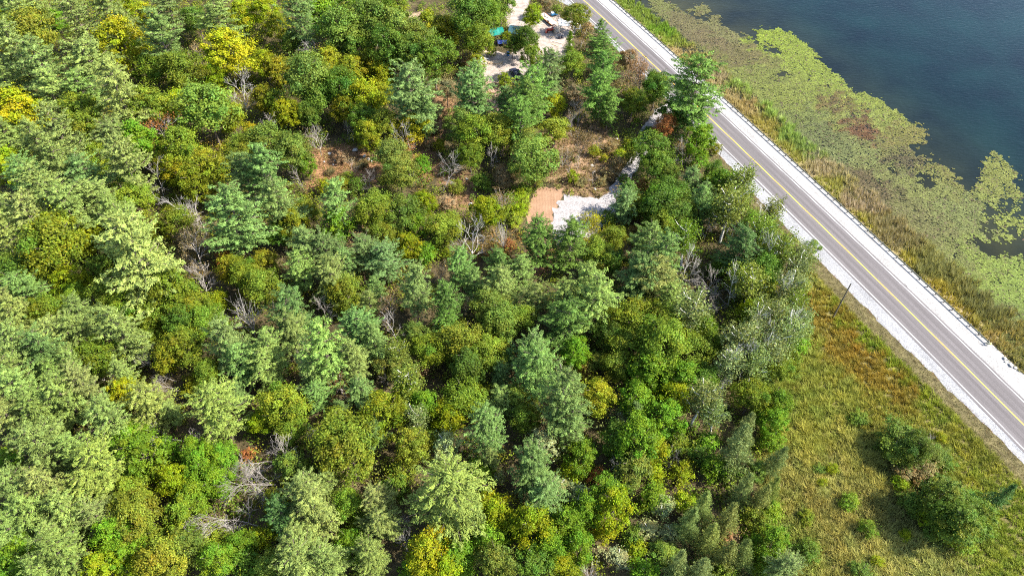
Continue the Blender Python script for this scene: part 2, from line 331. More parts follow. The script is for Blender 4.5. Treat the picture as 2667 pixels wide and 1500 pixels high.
PTS = {'field': [(58.17, 83.41, 0.19, 0.125, 0.028, 0.55), (60.8, 76.35, 0.2, 0.125, 0.028, 0.55), (63.25, 69.79, 0.2, 0.13, 0.028, 0.55), (65.52, 67.06, 0.19, 0.13, 0.03, 0.55), (54.33, 79.82, 0.19, 0.14, 0.035, 0.55), (61.37, 88.1, 0.16, 0.165, 0.025, 0.6), (63.85, 79.38, 0.15, 0.175, 0.022, 0.6), (67.01, 73.83, 0.15, 0.175, 0.022, 0.6), (69.54, 67.44, 0.16, 0.17, 0.022, 0.6), (70.3, 62.93, 0.16, 0.17, 0.03, 0.55), (57.63, 94.04, 0.22, 0.18, 0.06, 0.6), (49.27, 76.35, 0.18, 0.185, 0.045, 0.8), (49.73, 68.21, 0.19, 0.185, 0.045, 0.85), (55.02, 64.41, 0.195, 0.185, 0.045, 0.8), (59.35, 62.2, 0.19, 0.165, 0.035, 0.6), (46.69, 57.25, 0.22, 0.2, 0.05, 0.85), (47.79, 50.66, 0.25, 0.215, 0.08, 0.8), (46.33, 45.75, 0.21, 0.17, 0.06, 0.85), (44.8, 40.57, 0.21, 0.175, 0.06, 0.8), (53.03, 40.57, 0.25, 0.22, 0.085, 0.8), (58.33, 37.3, 0.22, 0.21, 0.08, 0.7), (66.72, 58.64, 0.18, 0.165, 0.04, 0.55), (71.69, 55.89, 0.18, 0.17, 0.035, 0.55), (71.33, 44.57, 0.165, 0.185, 0.03, 0.5), (70.91, 38.92, 0.17, 0.185, 0.035, 0.5), (45.5, 64.41, 0.16, 0.18, 0.04, 0.8), (58.35, 47.56, 0.15, 0.13, 0.05, 0.6), (55.83, 57.25, 0.23, 0.205, 0.065, 0.85), (51.07, 46.35, 0.2, 0.17, 0.065, 0.8), (40.16, 41.69, 0.17, 0.18, 0.05, 0.8), (53.85, 51.3, 0.22, 0.19, 0.06, 0.8)], 'bank': [(40.47, 194.04, 0.13, 0.17, 0.03, 0.9), (43.14, 189.6, 0.11, 0.185, 0.02, 1.0), (45.25, 182.13, 0.15, 0.18, 0.03, 0.9), (46.03, 177.02, 0.25, 0.19, 0.09, 0.5), (47.96, 173.05, 0.24, 0.19, 0.07, 0.7), (50.36, 169.2, 0.18, 0.17, 0.05, 1.0), (52.68, 165.44, 0.25, 0.2, 0.12, 1.2), (54.06, 157.36, 0.24, 0.19, 0.09, 0.8), (58.58, 167.31, 0.17, 0.18, 0.06, 1.1), (59.69, 160.89, 0.16, 0.215, 0.05, 1.4), (63.3, 151.39, 0.16, 0.225, 0.05, 1.4), (66.26, 140.97, 0.15, 0.21, 0.05, 1.4), (68.28, 133.51, 0.14, 0.19, 0.05, 1.3), (59.5, 151.39, 0.24, 0.18, 0.08, 1.0), (60.98, 141.75, 0.22, 0.185, 0.05, 0.9), (64.61, 131.36, 0.2, 0.19, 0.045, 0.9), (69.06, 128.55, 0.25, 0.2, 0.12, 1.2), (68.04, 119.19, 0.2, 0.19, 0.045, 0.9), (73.07, 114.17, 0.22, 0.17, 0.11, 1.3), (71.32, 108.77, 0.2, 0.18, 0.035, 0.9), (77.05, 104.75, 0.17, 0.14, 0.07, 1.4), (75.08, 97.14, 0.21, 0.18, 0.03, 0.9), (81.04, 95.06, 0.14, 0.135, 0.05, 1.5), (79.22, 88.58, 0.22, 0.175, 0.03, 1.0), (81.39, 83.41, 0.23, 0.18, 0.03, 1.0), (87.14, 85.26, 0.12, 0.115, 0.045, 1.5), (86.68, 78.07, 0.22, 0.16, 0.055, 0.9), (88.48, 74.67, 0.15, 0.14, 0.05, 1.2), (84.72, 79.82, 0.17, 0.15, 0.04, 1.2)], 'bank_w': ([50, 60, 90, 130, 170, 205], [9.5, 9, 8, 7.5, 7.0, 5.5]), 'lily': [(70.97, 186.77, 0.205, 0.25, 0.035, 1.0), (76.36, 182.54, 0.2, 0.24, 0.04, 1.0), (79.44, 174.44, 0.2, 0.235, 0.045, 1.0), (82.81, 164.91, 0.2, 0.235, 0.05, 0.95), (88.3, 154.29, 0.195, 0.22, 0.05, 0.9), (93.04, 146.04, 0.185, 0.2, 0.05, 0.9), (43.99, 202.57, 0.16, 0.16, 0.06, 0.9), (47.12, 193.34, 0.155, 0.13, 0.07, 0.9), (55.04, 182.54, 0.155, 0.12, 0.07, 0.92), (61.82, 174.44, 0.15, 0.125, 0.06, 0.9), (60.59, 188.93, 0.16, 0.145, 0.07, 0.85), (50.77, 176.42, 0.15, 0.15, 0.05, 0.9), (64.78, 164.91, 0.17, 0.18, 0.055, 0.88), (69.93, 157.74, 0.18, 0.195, 0.055, 0.88), (76.27, 156.0, 0.175, 0.195, 0.05, 0.85), (71.56, 146.04, 0.15, 0.165, 0.06, 0.75), (73.01, 141.33, 0.13, 0.14, 0.065, 0.6), (74.86, 132.41, 0.14, 0.15, 0.07, 0.62), (81.05, 132.41, 0.165, 0.175, 0.075, 0.7), (80.34, 153.44, 0.14, 0.1, 0.045, 0.7), (84.9, 146.84, 0.13, 0.075, 0.04, 0.6), (82.88, 142.1, 0.14, 0.07, 0.04, 0.6), (81.4, 147.65, 0.18, 0.19, 0.06, 0.8), (88.48, 146.36, 0.2, 0.225, 0.065, 0.95), (96.54, 140.56, 0.18, 0.16, 0.055, 0.85), (93.74, 142.88, 0.165, 0.15, 0.05, 0.8), (85.47, 132.41, 0.16, 0.15, 0.06, 0.7), (83.03, 125.44, 0.165, 0.165, 0.07, 0.75), (90.59, 122.76, 0.17, 0.175, 0.065, 0.75), (87.72, 128.87, 0.1, 0.08, 0.05, 0.45), (78.48, 122.1, 0.12, 0.09, 0.055, 0.5), (95.92, 125.44, 0.17, 0.16, 0.055, 0.65), (108.8, 125.44, 0.18, 0.185, 0.055, 0.75), (94.3, 111.43, 0.16, 0.17, 0.07, 0.75), (85.3, 109.06, 0.15, 0.14, 0.065, 0.65), (92.22, 95.82, 0.18, 0.215, 0.055, 0.92), (96.31, 91.75, 0.175, 0.22, 0.055, 0.92), (88.59, 81.35, 0.13, 0.15, 0.05, 0.7), (87.07, 97.91, 0.155, 0.16, 0.06, 0.75), (104.74, 107.89, 0.2, 0.22, 0.06, 0.9)]}
TREES = [
(-135.0,181.5,16.0,7.8,'P',(0.061,0.121,0.028),'pine',7,1.49,(0.015,-0.02),'white_pine','dark green white pine down and right of the upper left corner'),
(-124.3,171.5,22.0,10.2,'P',(0.153,0.200,0.047),'pine',8,2.46,(-0.012,-0.01),'white_pine','pale grey-green white pine down and right of the upper left corner'),
(-126.6,182.3,13.5,8.2,'P',(0.161,0.204,0.044),'pine',7,4.37,(-0.007,0.001),'white_pine','pale grey-green white pine right of the upper left corner, nearest'),
(-135.7,179.6,10.5,6.3,'D',(0.176,0.226,0.008),'maple',6,4.86,(-0.009,0.035),'broadleaf_tree','yellow-green broadleaf tree below the upper left corner'),
(-111.0,173.8,18.9,11.6,'P',(0.154,0.197,0.050),'pine',2,1.87,(-0.099,0.036),'white_pine','pale grey-green white pine right of the upper left corner, second nearest'),
(-105.3,177.6,16.3,11.3,'P',(0.155,0.200,0.048),'pine',9,4.76,(-0.002,0.049),'white_pine','pale grey-green white pine right of the upper left corner, third nearest'),
(-108.3,192.1,8.2,6.5,'D',(0.179,0.234,0.006),'maple',8,1.83,(0.02,-0.008),'broadleaf_tree','yellow-green broadleaf tree up and left of the golden tree at the top'),
(-100.7,185.8,9.0,8.0,'D',(0.233,0.251,0.009),'maple',1,4.72,(-0.034,0.027),'broadleaf_tree','golden yellow broadleaf tree left of the golden tree at the top'),
(-90.4,180.1,14.8,11.7,'P',(0.112,0.153,0.041),'pine',6,4.94,(0.011,-0.021),'white_pine','blue-green white pine up and left of the golden tree at the top'),
(-84.8,180.7,10.2,7.5,'D',(0.081,0.139,0.015),'oak',9,1.86,(-0.06,0.059),'broadleaf_tree','dark green broadleaf tree up and left of the golden tree at the top'),
(-75.8,173.4,17.4,11.6,'P',(0.144,0.200,0.046),'pine',3,0.33,(-0.028,0.048),'white_pine','pale grey-green white pine up and left of the golden tree at the top'),
(-72.9,184.4,10.2,8.8,'D',(0.186,0.226,0.007),'maple',6,3.11,(-0,0.042),'broadleaf_tree','yellow-green broadleaf tree above the golden tree at the top'),
(-69.3,160.1,14.6,12.9,'D',(0.287,0.301,0.010),'maple',7,1.29,(-0.028,0.005),'broadleaf_tree','large golden yellow broadleaf tree in the upper woods'),
(-119.2,164.9,17.2,13.2,'D',(0.142,0.163,0.016),'oak',3,0.59,(-0.012,-0.021),'broadleaf_tree','olive green broadleaf tree down and right of the upper left corner'),
(-124.8,184.4,7.7,6.3,'D',(0.115,0.219,0.012),'maple',5,5.11,(-0.028,0.002),'broadleaf_tree','bright green broadleaf tree right of the upper left corner'),
(-117.8,153.0,20.2,10.5,'P',(0.159,0.205,0.052),'pine',3,3.66,(0.048,-0.038),'white_pine','pale grey-green white pine above the golden-orange tree, second nearest'),
(-109.7,148.2,19.2,12.4,'P',(0.142,0.202,0.051),'pine',1,2.54,(0.017,-0.025),'white_pine','pale grey-green white pine up and right of the golden-orange tree, nearest'),
(-118.8,147.6,12.8,8.6,'P',(0.154,0.208,0.047),'pine',3,1.41,(0.018,0.03),'white_pine','pale grey-green white pine above the golden-orange tree, nearest'),
(-100.8,152.1,16.9,15.5,'P',(0.160,0.209,0.049),'pine',3,3.37,(0.004,-0.027),'white_pine','pale grey-green white pine up and right of the golden-orange tree, second nearest'),
(-99.5,143.1,15.1,9.3,'P',(0.138,0.213,0.045),'pine',5,0.40,(0.023,0.059),'white_pine','pale grey-green white pine right of the golden-orange tree, second nearest'),
(-86.3,134.9,21.7,13.5,'P',(0.176,0.213,0.049),'pine',2,1.94,(0.036,0.005),'white_pine','pale grey-green white pine up and left of the rust-leaved withered tree'),
(-94.9,159.5,18.0,11.6,'D',(0.218,0.227,0.008),'maple',4,3.55,(0.076,-0.001),'broadleaf_tree','golden yellow broadleaf tree up and left of the rust-leaved withered tree'),
(-96.6,169.3,15.6,9.1,'P',(0.150,0.183,0.041),'pine',2,5.50,(0.057,-0.023),'white_pine','pale grey-green white pine left of the golden tree at the top'),
(-83.3,157.7,20.3,13.2,'P',(0.120,0.178,0.043),'pine',6,3.02,(0.006,0.022),'white_pine','blue-green white pine left of the golden tree at the top'),
(-88.1,156.3,10.7,9.8,'D',(0.117,0.164,0.013),'oak',0,4.51,(-0.061,0.023),'broadleaf_tree','olive green broadleaf tree above the rust-leaved withered tree'),
(-78.8,152.3,13.4,11.1,'D',(0.101,0.130,0.011),'oak',9,1.70,(0.001,-0.005),'broadleaf_tree','olive green broadleaf tree down and left of the golden tree at the top'),
(-72.9,155.2,8.9,6.4,'D',(0.143,0.199,0.006),'maple',10,5.09,(0.039,0.044),'broadleaf_tree','yellow-green broadleaf tree up and left of the big white bare tree'),
(-80.6,165.1,7.7,5.6,'R',(0.241,0.175,0.074),'dry',5,1.06,(-0.062,-0.009),'withered_tree','dry brown withered tree left of the golden tree at the top'),
(-64.0,145.7,13.8,9.0,'S',(0.600,0.600,0.600),'wh',8,4.48,(-0.1,-0.059),'dead_tree','tall white bare dead tree, largest of the upper left woods'),
(-104.4,140.1,14.9,9.8,'P',(0.184,0.250,0.055),'pine',6,3.21,(0.08,-0.006),'white_pine','pale grey-green white pine right of the golden-orange tree, nearest'),
(-109.8,134.6,14.1,11.7,'D',(0.264,0.268,0.008),'maple',6,1.49,(0.006,0.022),'broadleaf_tree','golden-orange broadleaf tree cut by the left edge '),
(-97.3,137.3,11.8,9.8,'D',(0.144,0.187,0.015),'oak',5,5.04,(0.035,0.026),'broadleaf_tree','olive green broadleaf tree right of the golden-orange tree'),
(-82.4,137.6,13.2,9.5,'D',(0.149,0.193,0.017),'oak',6,0.14,(0.025,0.045),'broadleaf_tree','olive green broadleaf tree up and left of the rust-leaved withered tree'),
(-77.4,140.6,10.5,7.8,'D',(0.202,0.262,0.008),'maple',5,3.20,(0.043,-0.064),'broadleaf_tree','yellow-green broadleaf tree up and right of the rust-leaved withered tree'),
(-67.3,133.6,15.8,13.3,'D',(0.138,0.206,0.026),'oak',7,4.88,(0.007,-0.054),'broadleaf_tree','dull sage green broadleaf tree down and left of the big white bare tree'),
(-76.8,129.7,10.7,8.1,'R',(0.239,0.102,0.029),'dry',0,4.34,(0.002,-0.078),'withered_tree','withered tree with rust-coloured leaf clusters on a pale forked trunk'),
(-93.0,130.6,11.4,8.2,'D',(0.149,0.187,0.017),'oak',0,5.92,(-0.059,-0.024),'broadleaf_tree','olive green broadleaf tree left of the rust-leaved withered tree, second nearest'),
(-110.0,128.4,12.0,8.0,'P',(0.158,0.213,0.046),'pine',0,4.26,(-0.001,0.031),'white_pine','pale grey-green white pine down and left of the golden-orange tree'),
(-100.6,123.6,15.0,9.5,'P',(0.157,0.202,0.046),'pine',2,2.61,(-0.045,-0.055),'white_pine','pale grey-green white pine down and right of the golden-orange tree, nearest'),
(-91.2,119.2,21.5,10.2,'P',(0.144,0.181,0.045),'pine',2,3.72,(-0.022,0.027),'white_pine','pale grey-green white pine down and right of the golden-orange tree, second nearest'),
(-86.6,127.3,11.6,10.2,'P',(0.133,0.172,0.045),'pine',4,4.59,(-0.022,0.052),'white_pine','pale grey-green white pine left of the rust-leaved withered tree'),
(-76.2,112.9,18.5,9.8,'P',(0.167,0.204,0.050),'pine',8,2.67,(-0.003,0.004),'white_pine','pale grey-green white pine down and left of the rust-leaved withered tree'),
(-79.1,124.1,13.3,8.1,'D',(0.113,0.208,0.012),'maple',2,1.71,(-0.032,0.026),'broadleaf_tree','bright green broadleaf tree left of the rust-leaved withered tree'),
(-74.6,116.4,9.6,5.7,'S',(0.600,0.600,0.600),'wh',1,5.55,(-0.23,-0.08),'dead_tree','white bare dead tree below the rust-leaved withered tree'),
(-104.5,117.8,11.1,7.8,'D',(0.205,0.262,0.008),'maple',10,0.12,(-0.042,0.023),'broadleaf_tree','yellow-green broadleaf tree below the golden-orange tree'),
(-96.2,111.4,14.9,9.0,'P',(0.126,0.213,0.051),'pine',8,3.33,(-0.009,0.03),'white_pine','blue-green white pine below the golden-orange tree'),
(-91.6,114.8,16.5,9.2,'P',(0.151,0.195,0.045),'pine',2,3.95,(-0.067,0.01),'white_pine','pale grey-green white pine down and right of the golden-orange tree, third nearest'),
(-85.7,112.5,14.0,9.4,'P',(0.111,0.186,0.049),'pine',1,4.48,(0.006,-0.017),'white_pine','blue-green white pine down and left of the rust-leaved withered tree'),
(-88.2,122.0,9.2,7.2,'D',(0.140,0.190,0.015),'oak',6,3.61,(0.05,0.034),'broadleaf_tree','olive green broadleaf tree left of the rust-leaved withered tree, nearest'),
(-68.9,122.0,13.2,8.6,'D',(0.136,0.183,0.014),'oak',0,4.91,(0.071,-0.071),'broadleaf_tree','olive green broadleaf tree down and right of the rust-leaved withered tree'),
(-70.5,118.3,9.4,6.2,'D',(0.175,0.193,0.010),'maple',6,2.13,(-0.019,-0.005),'broadleaf_tree','olive-gold broadleaf tree below the rust-leaved withered tree, second nearest'),
(-63.0,116.4,12.3,8.4,'D',(0.163,0.182,0.011),'maple',4,3.73,(-0.047,0.004),'broadleaf_tree','olive-gold broadleaf tree up and right of the fallen white tree trunk'),
(-57.6,124.6,9.9,8.3,'D',(0.112,0.151,0.014),'oak',8,3.56,(-0.062,0.019),'broadleaf_tree','olive green broadleaf tree below the big white bare tree'),
(-53.4,112.3,14.8,9.4,'P',(0.114,0.165,0.041),'pine',2,0.29,(-0.002,-0.001),'white_pine','blue-green white pine up and right of the fallen white tree trunk'),
(-64.3,136.9,10.0,6.4,'D',(0.176,0.202,0.011),'maple',10,2.19,(0.045,-0.001),'broadleaf_tree','olive-gold broadleaf tree below the big white bare tree'),
(-60.6,137.2,3.8,4.3,'D',(0.211,0.188,0.006),'shrub',10,1.76,(-0.004,0.061),'shrub','golden yellow bush below the big white bare tree'),
(-64.5,112.7,10.5,7.6,'D',(0.135,0.158,0.009),'maple',9,2.36,(-0.038,0.027),'broadleaf_tree','olive-gold broadleaf tree above the fallen white tree trunk'),
(-108.3,131.8,8.9,5.5,'D',(0.125,0.156,0.014),'oak',7,3.78,(-0.049,0.021),'broadleaf_tree','olive green broadleaf tree below the golden-orange tree'),
(-74.6,121.8,7.7,5.4,'D',(0.197,0.208,0.012),'maple',10,4.43,(0.013,0.062),'broadleaf_tree','olive-gold broadleaf tree below the rust-leaved withered tree, nearest'),
(-80.2,114.9,6.9,5.4,'D',(0.120,0.220,0.013),'maple',10,0.43,(0.003,0.057),'broadleaf_tree','bright green broadleaf tree down and left of the rust-leaved withered tree'),
(-67.2,184.3,11.4,8.4,'D',(0.207,0.256,0.008),'maple',5,3.25,(0.011,-0.015),'broadleaf_tree','yellow-green broadleaf tree up and right of the golden tree at the top'),
(-62.9,178.6,10.2,7.4,'D',(0.159,0.179,0.010),'maple',1,1.65,(0.024,-0.041),'broadleaf_tree','olive-gold broadleaf tree up and right of the golden tree at the top'),
(-54.7,171.6,19.0,12.7,'P',(0.106,0.166,0.041),'pine',6,0.47,(0.018,0.05),'white_pine','blue-green white pine left of the top edge midpoint'),
(-49.9,180.9,13.0,10.3,'D',(0.114,0.209,0.011),'maple',0,0.41,(-0.001,-0.043),'broadleaf_tree','bright green broadleaf tree down and left of the top edge midpoint'),
(-41.7,183.7,14.4,10.9,'D',(0.098,0.191,0.011),'maple',7,6.11,(-0.052,0.056),'broadleaf_tree','bright green broadleaf tree down and right of the top edge midpoint'),
(-43.2,167.9,16.3,11.9,'D',(0.111,0.172,0.024),'oak',7,2.76,(-0.013,-0.017),'broadleaf_tree','dull sage green broadleaf tree below the top edge midpoint'),
(-36.6,171.5,16.7,12.8,'D',(0.097,0.141,0.019),'oak',0,4.44,(-0.047,-0.033),'broadleaf_tree','dull sage green broadleaf tree down and right of the top edge midpoint, nearest'),
(-33.4,184.8,12.9,9.3,'D',(0.127,0.176,0.014),'oak',8,6.02,(0.037,-0.017),'broadleaf_tree','olive green broadleaf tree right of the top edge midpoint'),
(-28.7,169.6,15.4,11.2,'D',(0.154,0.195,0.030),'oak',9,1.04,(0.014,-0.021),'broadleaf_tree','dull sage green broadleaf tree down and right of the top edge midpoint, second nearest'),
(-40.0,167.2,10.0,9.7,'D',(0.074,0.127,0.013),'oak',4,0.76,(0.02,0.013),'broadleaf_tree','dark green broadleaf tree below the top edge midpoint'),
(-30.4,160.7,15.2,10.5,'D',(0.085,0.144,0.016),'oak',5,2.08,(0.038,-0.008),'broadleaf_tree','dark green broadleaf tree down and right of the top edge midpoint'),
(-24.6,166.8,13.2,9.9,'D',(0.117,0.152,0.021),'oak',5,0.01,(0.011,0.043),'broadleaf_tree','dull sage green broadleaf tree up and left of the lone clearing pine'),
(-25.4,159.0,14.0,10.0,'D',(0.080,0.129,0.015),'oak',3,1.90,(0.041,0.01),'broadleaf_tree','dark green broadleaf tree up and left of the lone clearing pine, second nearest'),
(-19.0,156.7,14.9,10.3,'D',(0.085,0.138,0.013),'oak',5,0.46,(0.012,0.017),'broadleaf_tree','dark green broadleaf tree up and left of the lone clearing pine, nearest'),
(-22.3,175.4,11.6,8.9,'D',(0.172,0.196,0.011),'maple',1,0.11,(-0.083,0.026),'broadleaf_tree','olive-gold broadleaf tree left of the teal shelter, second nearest'),
(-17.8,175.0,10.8,8.9,'D',(0.201,0.207,0.011),'maple',0,2.02,(0.049,-0.011),'broadleaf_tree','olive-gold broadleaf tree left of the teal shelter, nearest'),
(-15.7,169.2,3.9,4.4,'D',(0.220,0.161,0.080),'shrub',5,2.07,(-0.017,0.016),'shrub','dry brown bush up and left of the lone clearing pine'),
(-12.2,168.8,3.7,4.0,'D',(0.227,0.157,0.072),'shrub',9,5.79,(-0.049,-0.039),'shrub','dry brown bush above the lone clearing pine, nearest'),
(-61.7,159.6,9.9,7.3,'D',(0.162,0.189,0.006),'maple',3,3.19,(0.058,0.035),'broadleaf_tree','yellow-green broadleaf tree up and right of the big white bare tree'),
(-57.6,158.3,8.8,8.3,'D',(0.161,0.160,0.009),'maple',4,6.07,(0.027,0.057),'broadleaf_tree','olive-gold broadleaf tree right of the big white bare tree'),
(-50.2,163.9,10.6,6.5,'S',(0.600,0.600,0.600),'wh',7,3.00,(-0.01,0.077),'dead_tree','white bare dead tree down and left of the top edge midpoint'),
(-46.8,145.2,17.0,12.0,'D',(0.112,0.159,0.024),'oak',0,3.79,(-0.019,0.003),'broadleaf_tree','dull sage green broadleaf tree right of the big white bare tree'),
(-45.6,158.9,10.6,8.4,'D',(0.197,0.211,0.011),'maple',7,0.61,(0.013,0.028),'broadleaf_tree','olive-gold broadleaf tree below the top edge midpoint, nearest'),
(-40.0,156.3,10.2,7.6,'D',(0.171,0.191,0.011),'maple',2,4.16,(-0.076,-0.002),'broadleaf_tree','olive-gold broadleaf tree below the top edge midpoint, third nearest'),
(-35.7,161.7,8.5,7.7,'D',(0.159,0.170,0.011),'maple',6,1.67,(0.007,0.005),'broadleaf_tree','olive-gold broadleaf tree below the top edge midpoint, second nearest'),
(-32.4,156.5,8.1,7.2,'D',(0.173,0.193,0.006),'maple',0,4.65,(-0.1,-0.013),'broadleaf_tree','yellow-green broadleaf tree down and right of the top edge midpoint'),
(-40.1,143.7,14.0,9.4,'D',(0.068,0.127,0.012),'oak',10,2.26,(0.009,0.005),'broadleaf_tree','dark green broadleaf tree above the rusty dirt clearing, second nearest'),
(-45.5,143.2,11.7,9.3,'D',(0.079,0.136,0.015),'oak',9,1.95,(0.032,-0.01),'broadleaf_tree','dark green broadleaf tree above the rusty dirt clearing, nearest'),
(-33.9,141.6,12.3,9.6,'D',(0.207,0.234,0.008),'maple',3,4.89,(-0.003,-0.03),'broadleaf_tree','yellow-green broadleaf tree above the rusty dirt clearing'),
(-31.0,147.4,7.9,5.5,'D',(0.185,0.200,0.011),'maple',7,5.43,(-0.018,-0.052),'broadleaf_tree','olive-gold broadleaf tree up and right of the rusty dirt clearing, second nearest'),
(-22.5,135.9,20.6,13.2,'P',(0.125,0.188,0.051),'pine',3,2.87,(-0.002,-0.009),'white_pine','blue-green white pine left of the lone clearing pine, second nearest'),
(-20.3,135.8,12.7,7.9,'P',(0.126,0.202,0.051),'pine',4,3.63,(-0.015,-0.022),'white_pine','blue-green white pine left of the lone clearing pine, nearest'),
(-8.7,138.5,17.7,11.2,'P',(0.107,0.186,0.047),'pine',5,0.45,(-0.021,-0.008),'white_pine','blue-green white pine right at the lone clearing pine'),
(-1.6,143.4,10.2,6.7,'P',(0.110,0.191,0.046),'pine',7,5.24,(0.045,0.038),'white_pine','blue-green white pine below the dark pickup'),
(-58.5,145.3,8.9,6.2,'D',(0.153,0.152,0.008),'maple',3,5.13,(0.007,0.005),'broadleaf_tree','olive-gold broadleaf tree down and right of the big white bare tree'),
(-55.5,144.1,8.5,5.8,'D',(0.137,0.193,0.015),'oak',5,0.38,(0.009,-0.013),'broadleaf_tree','olive green broadleaf tree right of the big white bare tree'),
(-51.6,138.9,10.0,6.8,'D',(0.166,0.188,0.006),'maple',8,0.15,(0.051,-0.025),'broadleaf_tree','yellow-green broadleaf tree down and right of the big white bare tree'),
(-46.9,139.8,8.5,6.8,'D',(0.087,0.138,0.016),'oak',7,0.02,(-0.04,0.037),'broadleaf_tree','dark green broadleaf tree up and left of the rusty dirt clearing'),
(-39.4,140.0,10.0,5.8,'D',(0.140,0.146,0.008),'maple',3,5.54,(-0.055,0.052),'broadleaf_tree','olive-gold broadleaf tree above the rusty dirt clearing'),
(-43.4,130.3,10.0,6.0,'S',(0.600,0.600,0.600),'gy',4,0.51,(0.13,0.06),'dead_tree','grey bare dead tree up and left of the rusty dirt clearing'),
(-55.5,135.4,9.3,5.4,'S',(0.600,0.600,0.600),'gy',6,2.40,(-0.004,-0.07),'dead_tree','grey bare dead tree down and right of the big white bare tree'),
(-37.7,134.8,6.6,3.3,'S',(0.600,0.600,0.600),'gy',4,4.22,(-0.066,0.037),'dead_tree','grey bare dead tree above the rusty dirt clearing'),
(-33.9,135.8,10.0,7.4,'D',(0.077,0.133,0.013),'oak',5,4.54,(-0.05,-0.019),'broadleaf_tree','dark green broadleaf tree up and right of the rusty dirt clearing'),
(-31.7,130.3,10.0,6.2,'D',(0.179,0.206,0.011),'maple',4,2.18,(-0.046,-0.077),'broadleaf_tree','olive-gold broadleaf tree up and right of the rusty dirt clearing, nearest'),
(-28.8,133.4,9.8,7.6,'D',(0.123,0.148,0.013),'oak',7,2.89,(0.026,0.003),'broadleaf_tree','olive green broadleaf tree up and right of the rusty dirt clearing'),
(-22.3,133.3,9.4,7.3,'D',(0.227,0.218,0.007),'maple',3,5.23,(-0.021,0.044),'broadleaf_tree','yellow and orange broadleaf tree down and left of the lone clearing pine'),
(-24.3,127.8,11.2,7.0,'S',(0.600,0.600,0.600),'gy',7,5.46,(-0.16,-0.077),'dead_tree','grey bare dead tree up and right of the rusty dirt clearing'),
(-22.5,124.4,6.7,4.8,'R',(0.307,0.135,0.036),'dry',9,1.47,(0.002,0.058),'withered_tree','rust red withered tree right of the rusty dirt clearing'),
(-25.7,121.9,9.9,8.5,'D',(0.125,0.154,0.025),'oak',0,3.04,(0.018,-0.028),'broadleaf_tree','dull sage green broadleaf tree right of the rusty dirt clearing, nearest'),
(-23.2,115.9,9.6,6.8,'D',(0.129,0.162,0.022),'oak',10,6.16,(-0.025,0.02),'broadleaf_tree','dull sage green broadleaf tree right of the rusty dirt clearing, second nearest'),
(-19.8,124.4,4.4,4.4,'D',(0.090,0.186,0.010),'shrub',4,3.84,(-0.1,-0.021),'shrub','bright green bush right of the rusty dirt clearing'),
(-11.5,131.2,11.2,7.2,'D',(0.124,0.166,0.024),'oak',2,4.30,(-0.027,-0.018),'broadleaf_tree','dull sage green broadleaf tree below the lone clearing pine'),
(-7.3,128.5,12.0,7.8,'D',(0.132,0.185,0.014),'oak',6,3.02,(-0.055,0.093),'broadleaf_tree','olive green broadleaf tree below the lone clearing pine, nearest'),
(-2.4,130.1,10.8,7.9,'D',(0.140,0.172,0.015),'oak',10,3.92,(0.062,0.032),'broadleaf_tree','olive green broadleaf tree down and right of the lone clearing pine, nearest'),
(-4.7,125.5,7.7,4.2,'S',(0.600,0.600,0.600),'wh',5,2.72,(-0.023,-0.019),'dead_tree','white bare dead tree below the lone clearing pine'),
(-14.0,119.7,10.9,6.8,'S',(0.600,0.600,0.600),'gy',5,5.56,(-0.061,0.12),'dead_tree','grey bare dead tree down and left of the lone clearing pine'),
(-16.3,131.8,3.5,3.2,'D',(0.160,0.174,0.010),'shrub',6,4.61,(-0.027,0.046),'shrub','olive-gold bush down and left of the lone clearing pine'),
(-21.3,119.4,5.1,2.0,'S',(0.600,0.600,0.600),'wh',5,4.33,(0.002,-0.079),'dead_tree','white bare dead tree right of the rusty dirt clearing'),
(-8.9,123.6,8.4,5.4,'D',(0.118,0.167,0.014),'oak',5,2.92,(0.011,0.033),'broadleaf_tree','olive green broadleaf tree below the lone clearing pine, second nearest'),
(-1.7,118.7,5.9,5.0,'D',(0.179,0.128,0.057),'oak',3,3.78,(-0.028,0.014),'broadleaf_tree','dry brown broadleaf tree up and left of the raked soil patch'),
(-15.7,150.1,6.9,5.3,'D',(0.188,0.162,0.071),'oak',2,5.13,(-0.03,-0.035),'broadleaf_tree','dry brown broadleaf tree left of the lone clearing pine'),
(-52.8,125.4,11.8,9.0,'D',(0.121,0.166,0.022),'oak',7,6.01,(-0.008,0.01),'broadleaf_tree','dull sage green broadleaf tree down and right of the big white bare tree'),
(-46.6,121.5,11.5,8.2,'D',(0.108,0.147,0.021),'oak',4,0.43,(-0.043,0.041),'broadleaf_tree','dull sage green broadleaf tree left of the rusty dirt clearing'),
(-49.1,110.6,17.1,10.0,'P',(0.110,0.192,0.045),'pine',6,3.18,(0.014,-0.026),'white_pine','blue-green white pine left of the rusty dirt clearing'),
(-44.1,121.7,7.3,4.7,'D',(0.107,0.185,0.011),'maple',5,3.35,(0.002,0.048),'broadleaf_tree','bright green broadleaf tree left of the rusty dirt clearing'),
(-6.5,118.2,4.3,4.3,'D',(0.078,0.134,0.015),'shrub',2,5.57,(0.011,-0.038),'shrub','dark green bush above the spreading dead white tree'),
(-39.8,117.2,3.8,3.6,'D',(0.182,0.207,0.007),'shrub',6,3.73,(-0.054,0.028),'shrub','yellow-green bush down and left of the rusty dirt clearing'),
(-36.5,117.4,3.6,3.6,'D',(0.149,0.159,0.009),'shrub',10,2.25,(0.012,-0.033),'shrub','olive-gold bush below the rusty dirt clearing'),
(-12.2,117.7,3.2,3.9,'D',(0.127,0.148,0.013),'shrub',4,0.36,(0.041,0.051),'shrub','olive green bush above the spreading dead white tree'),
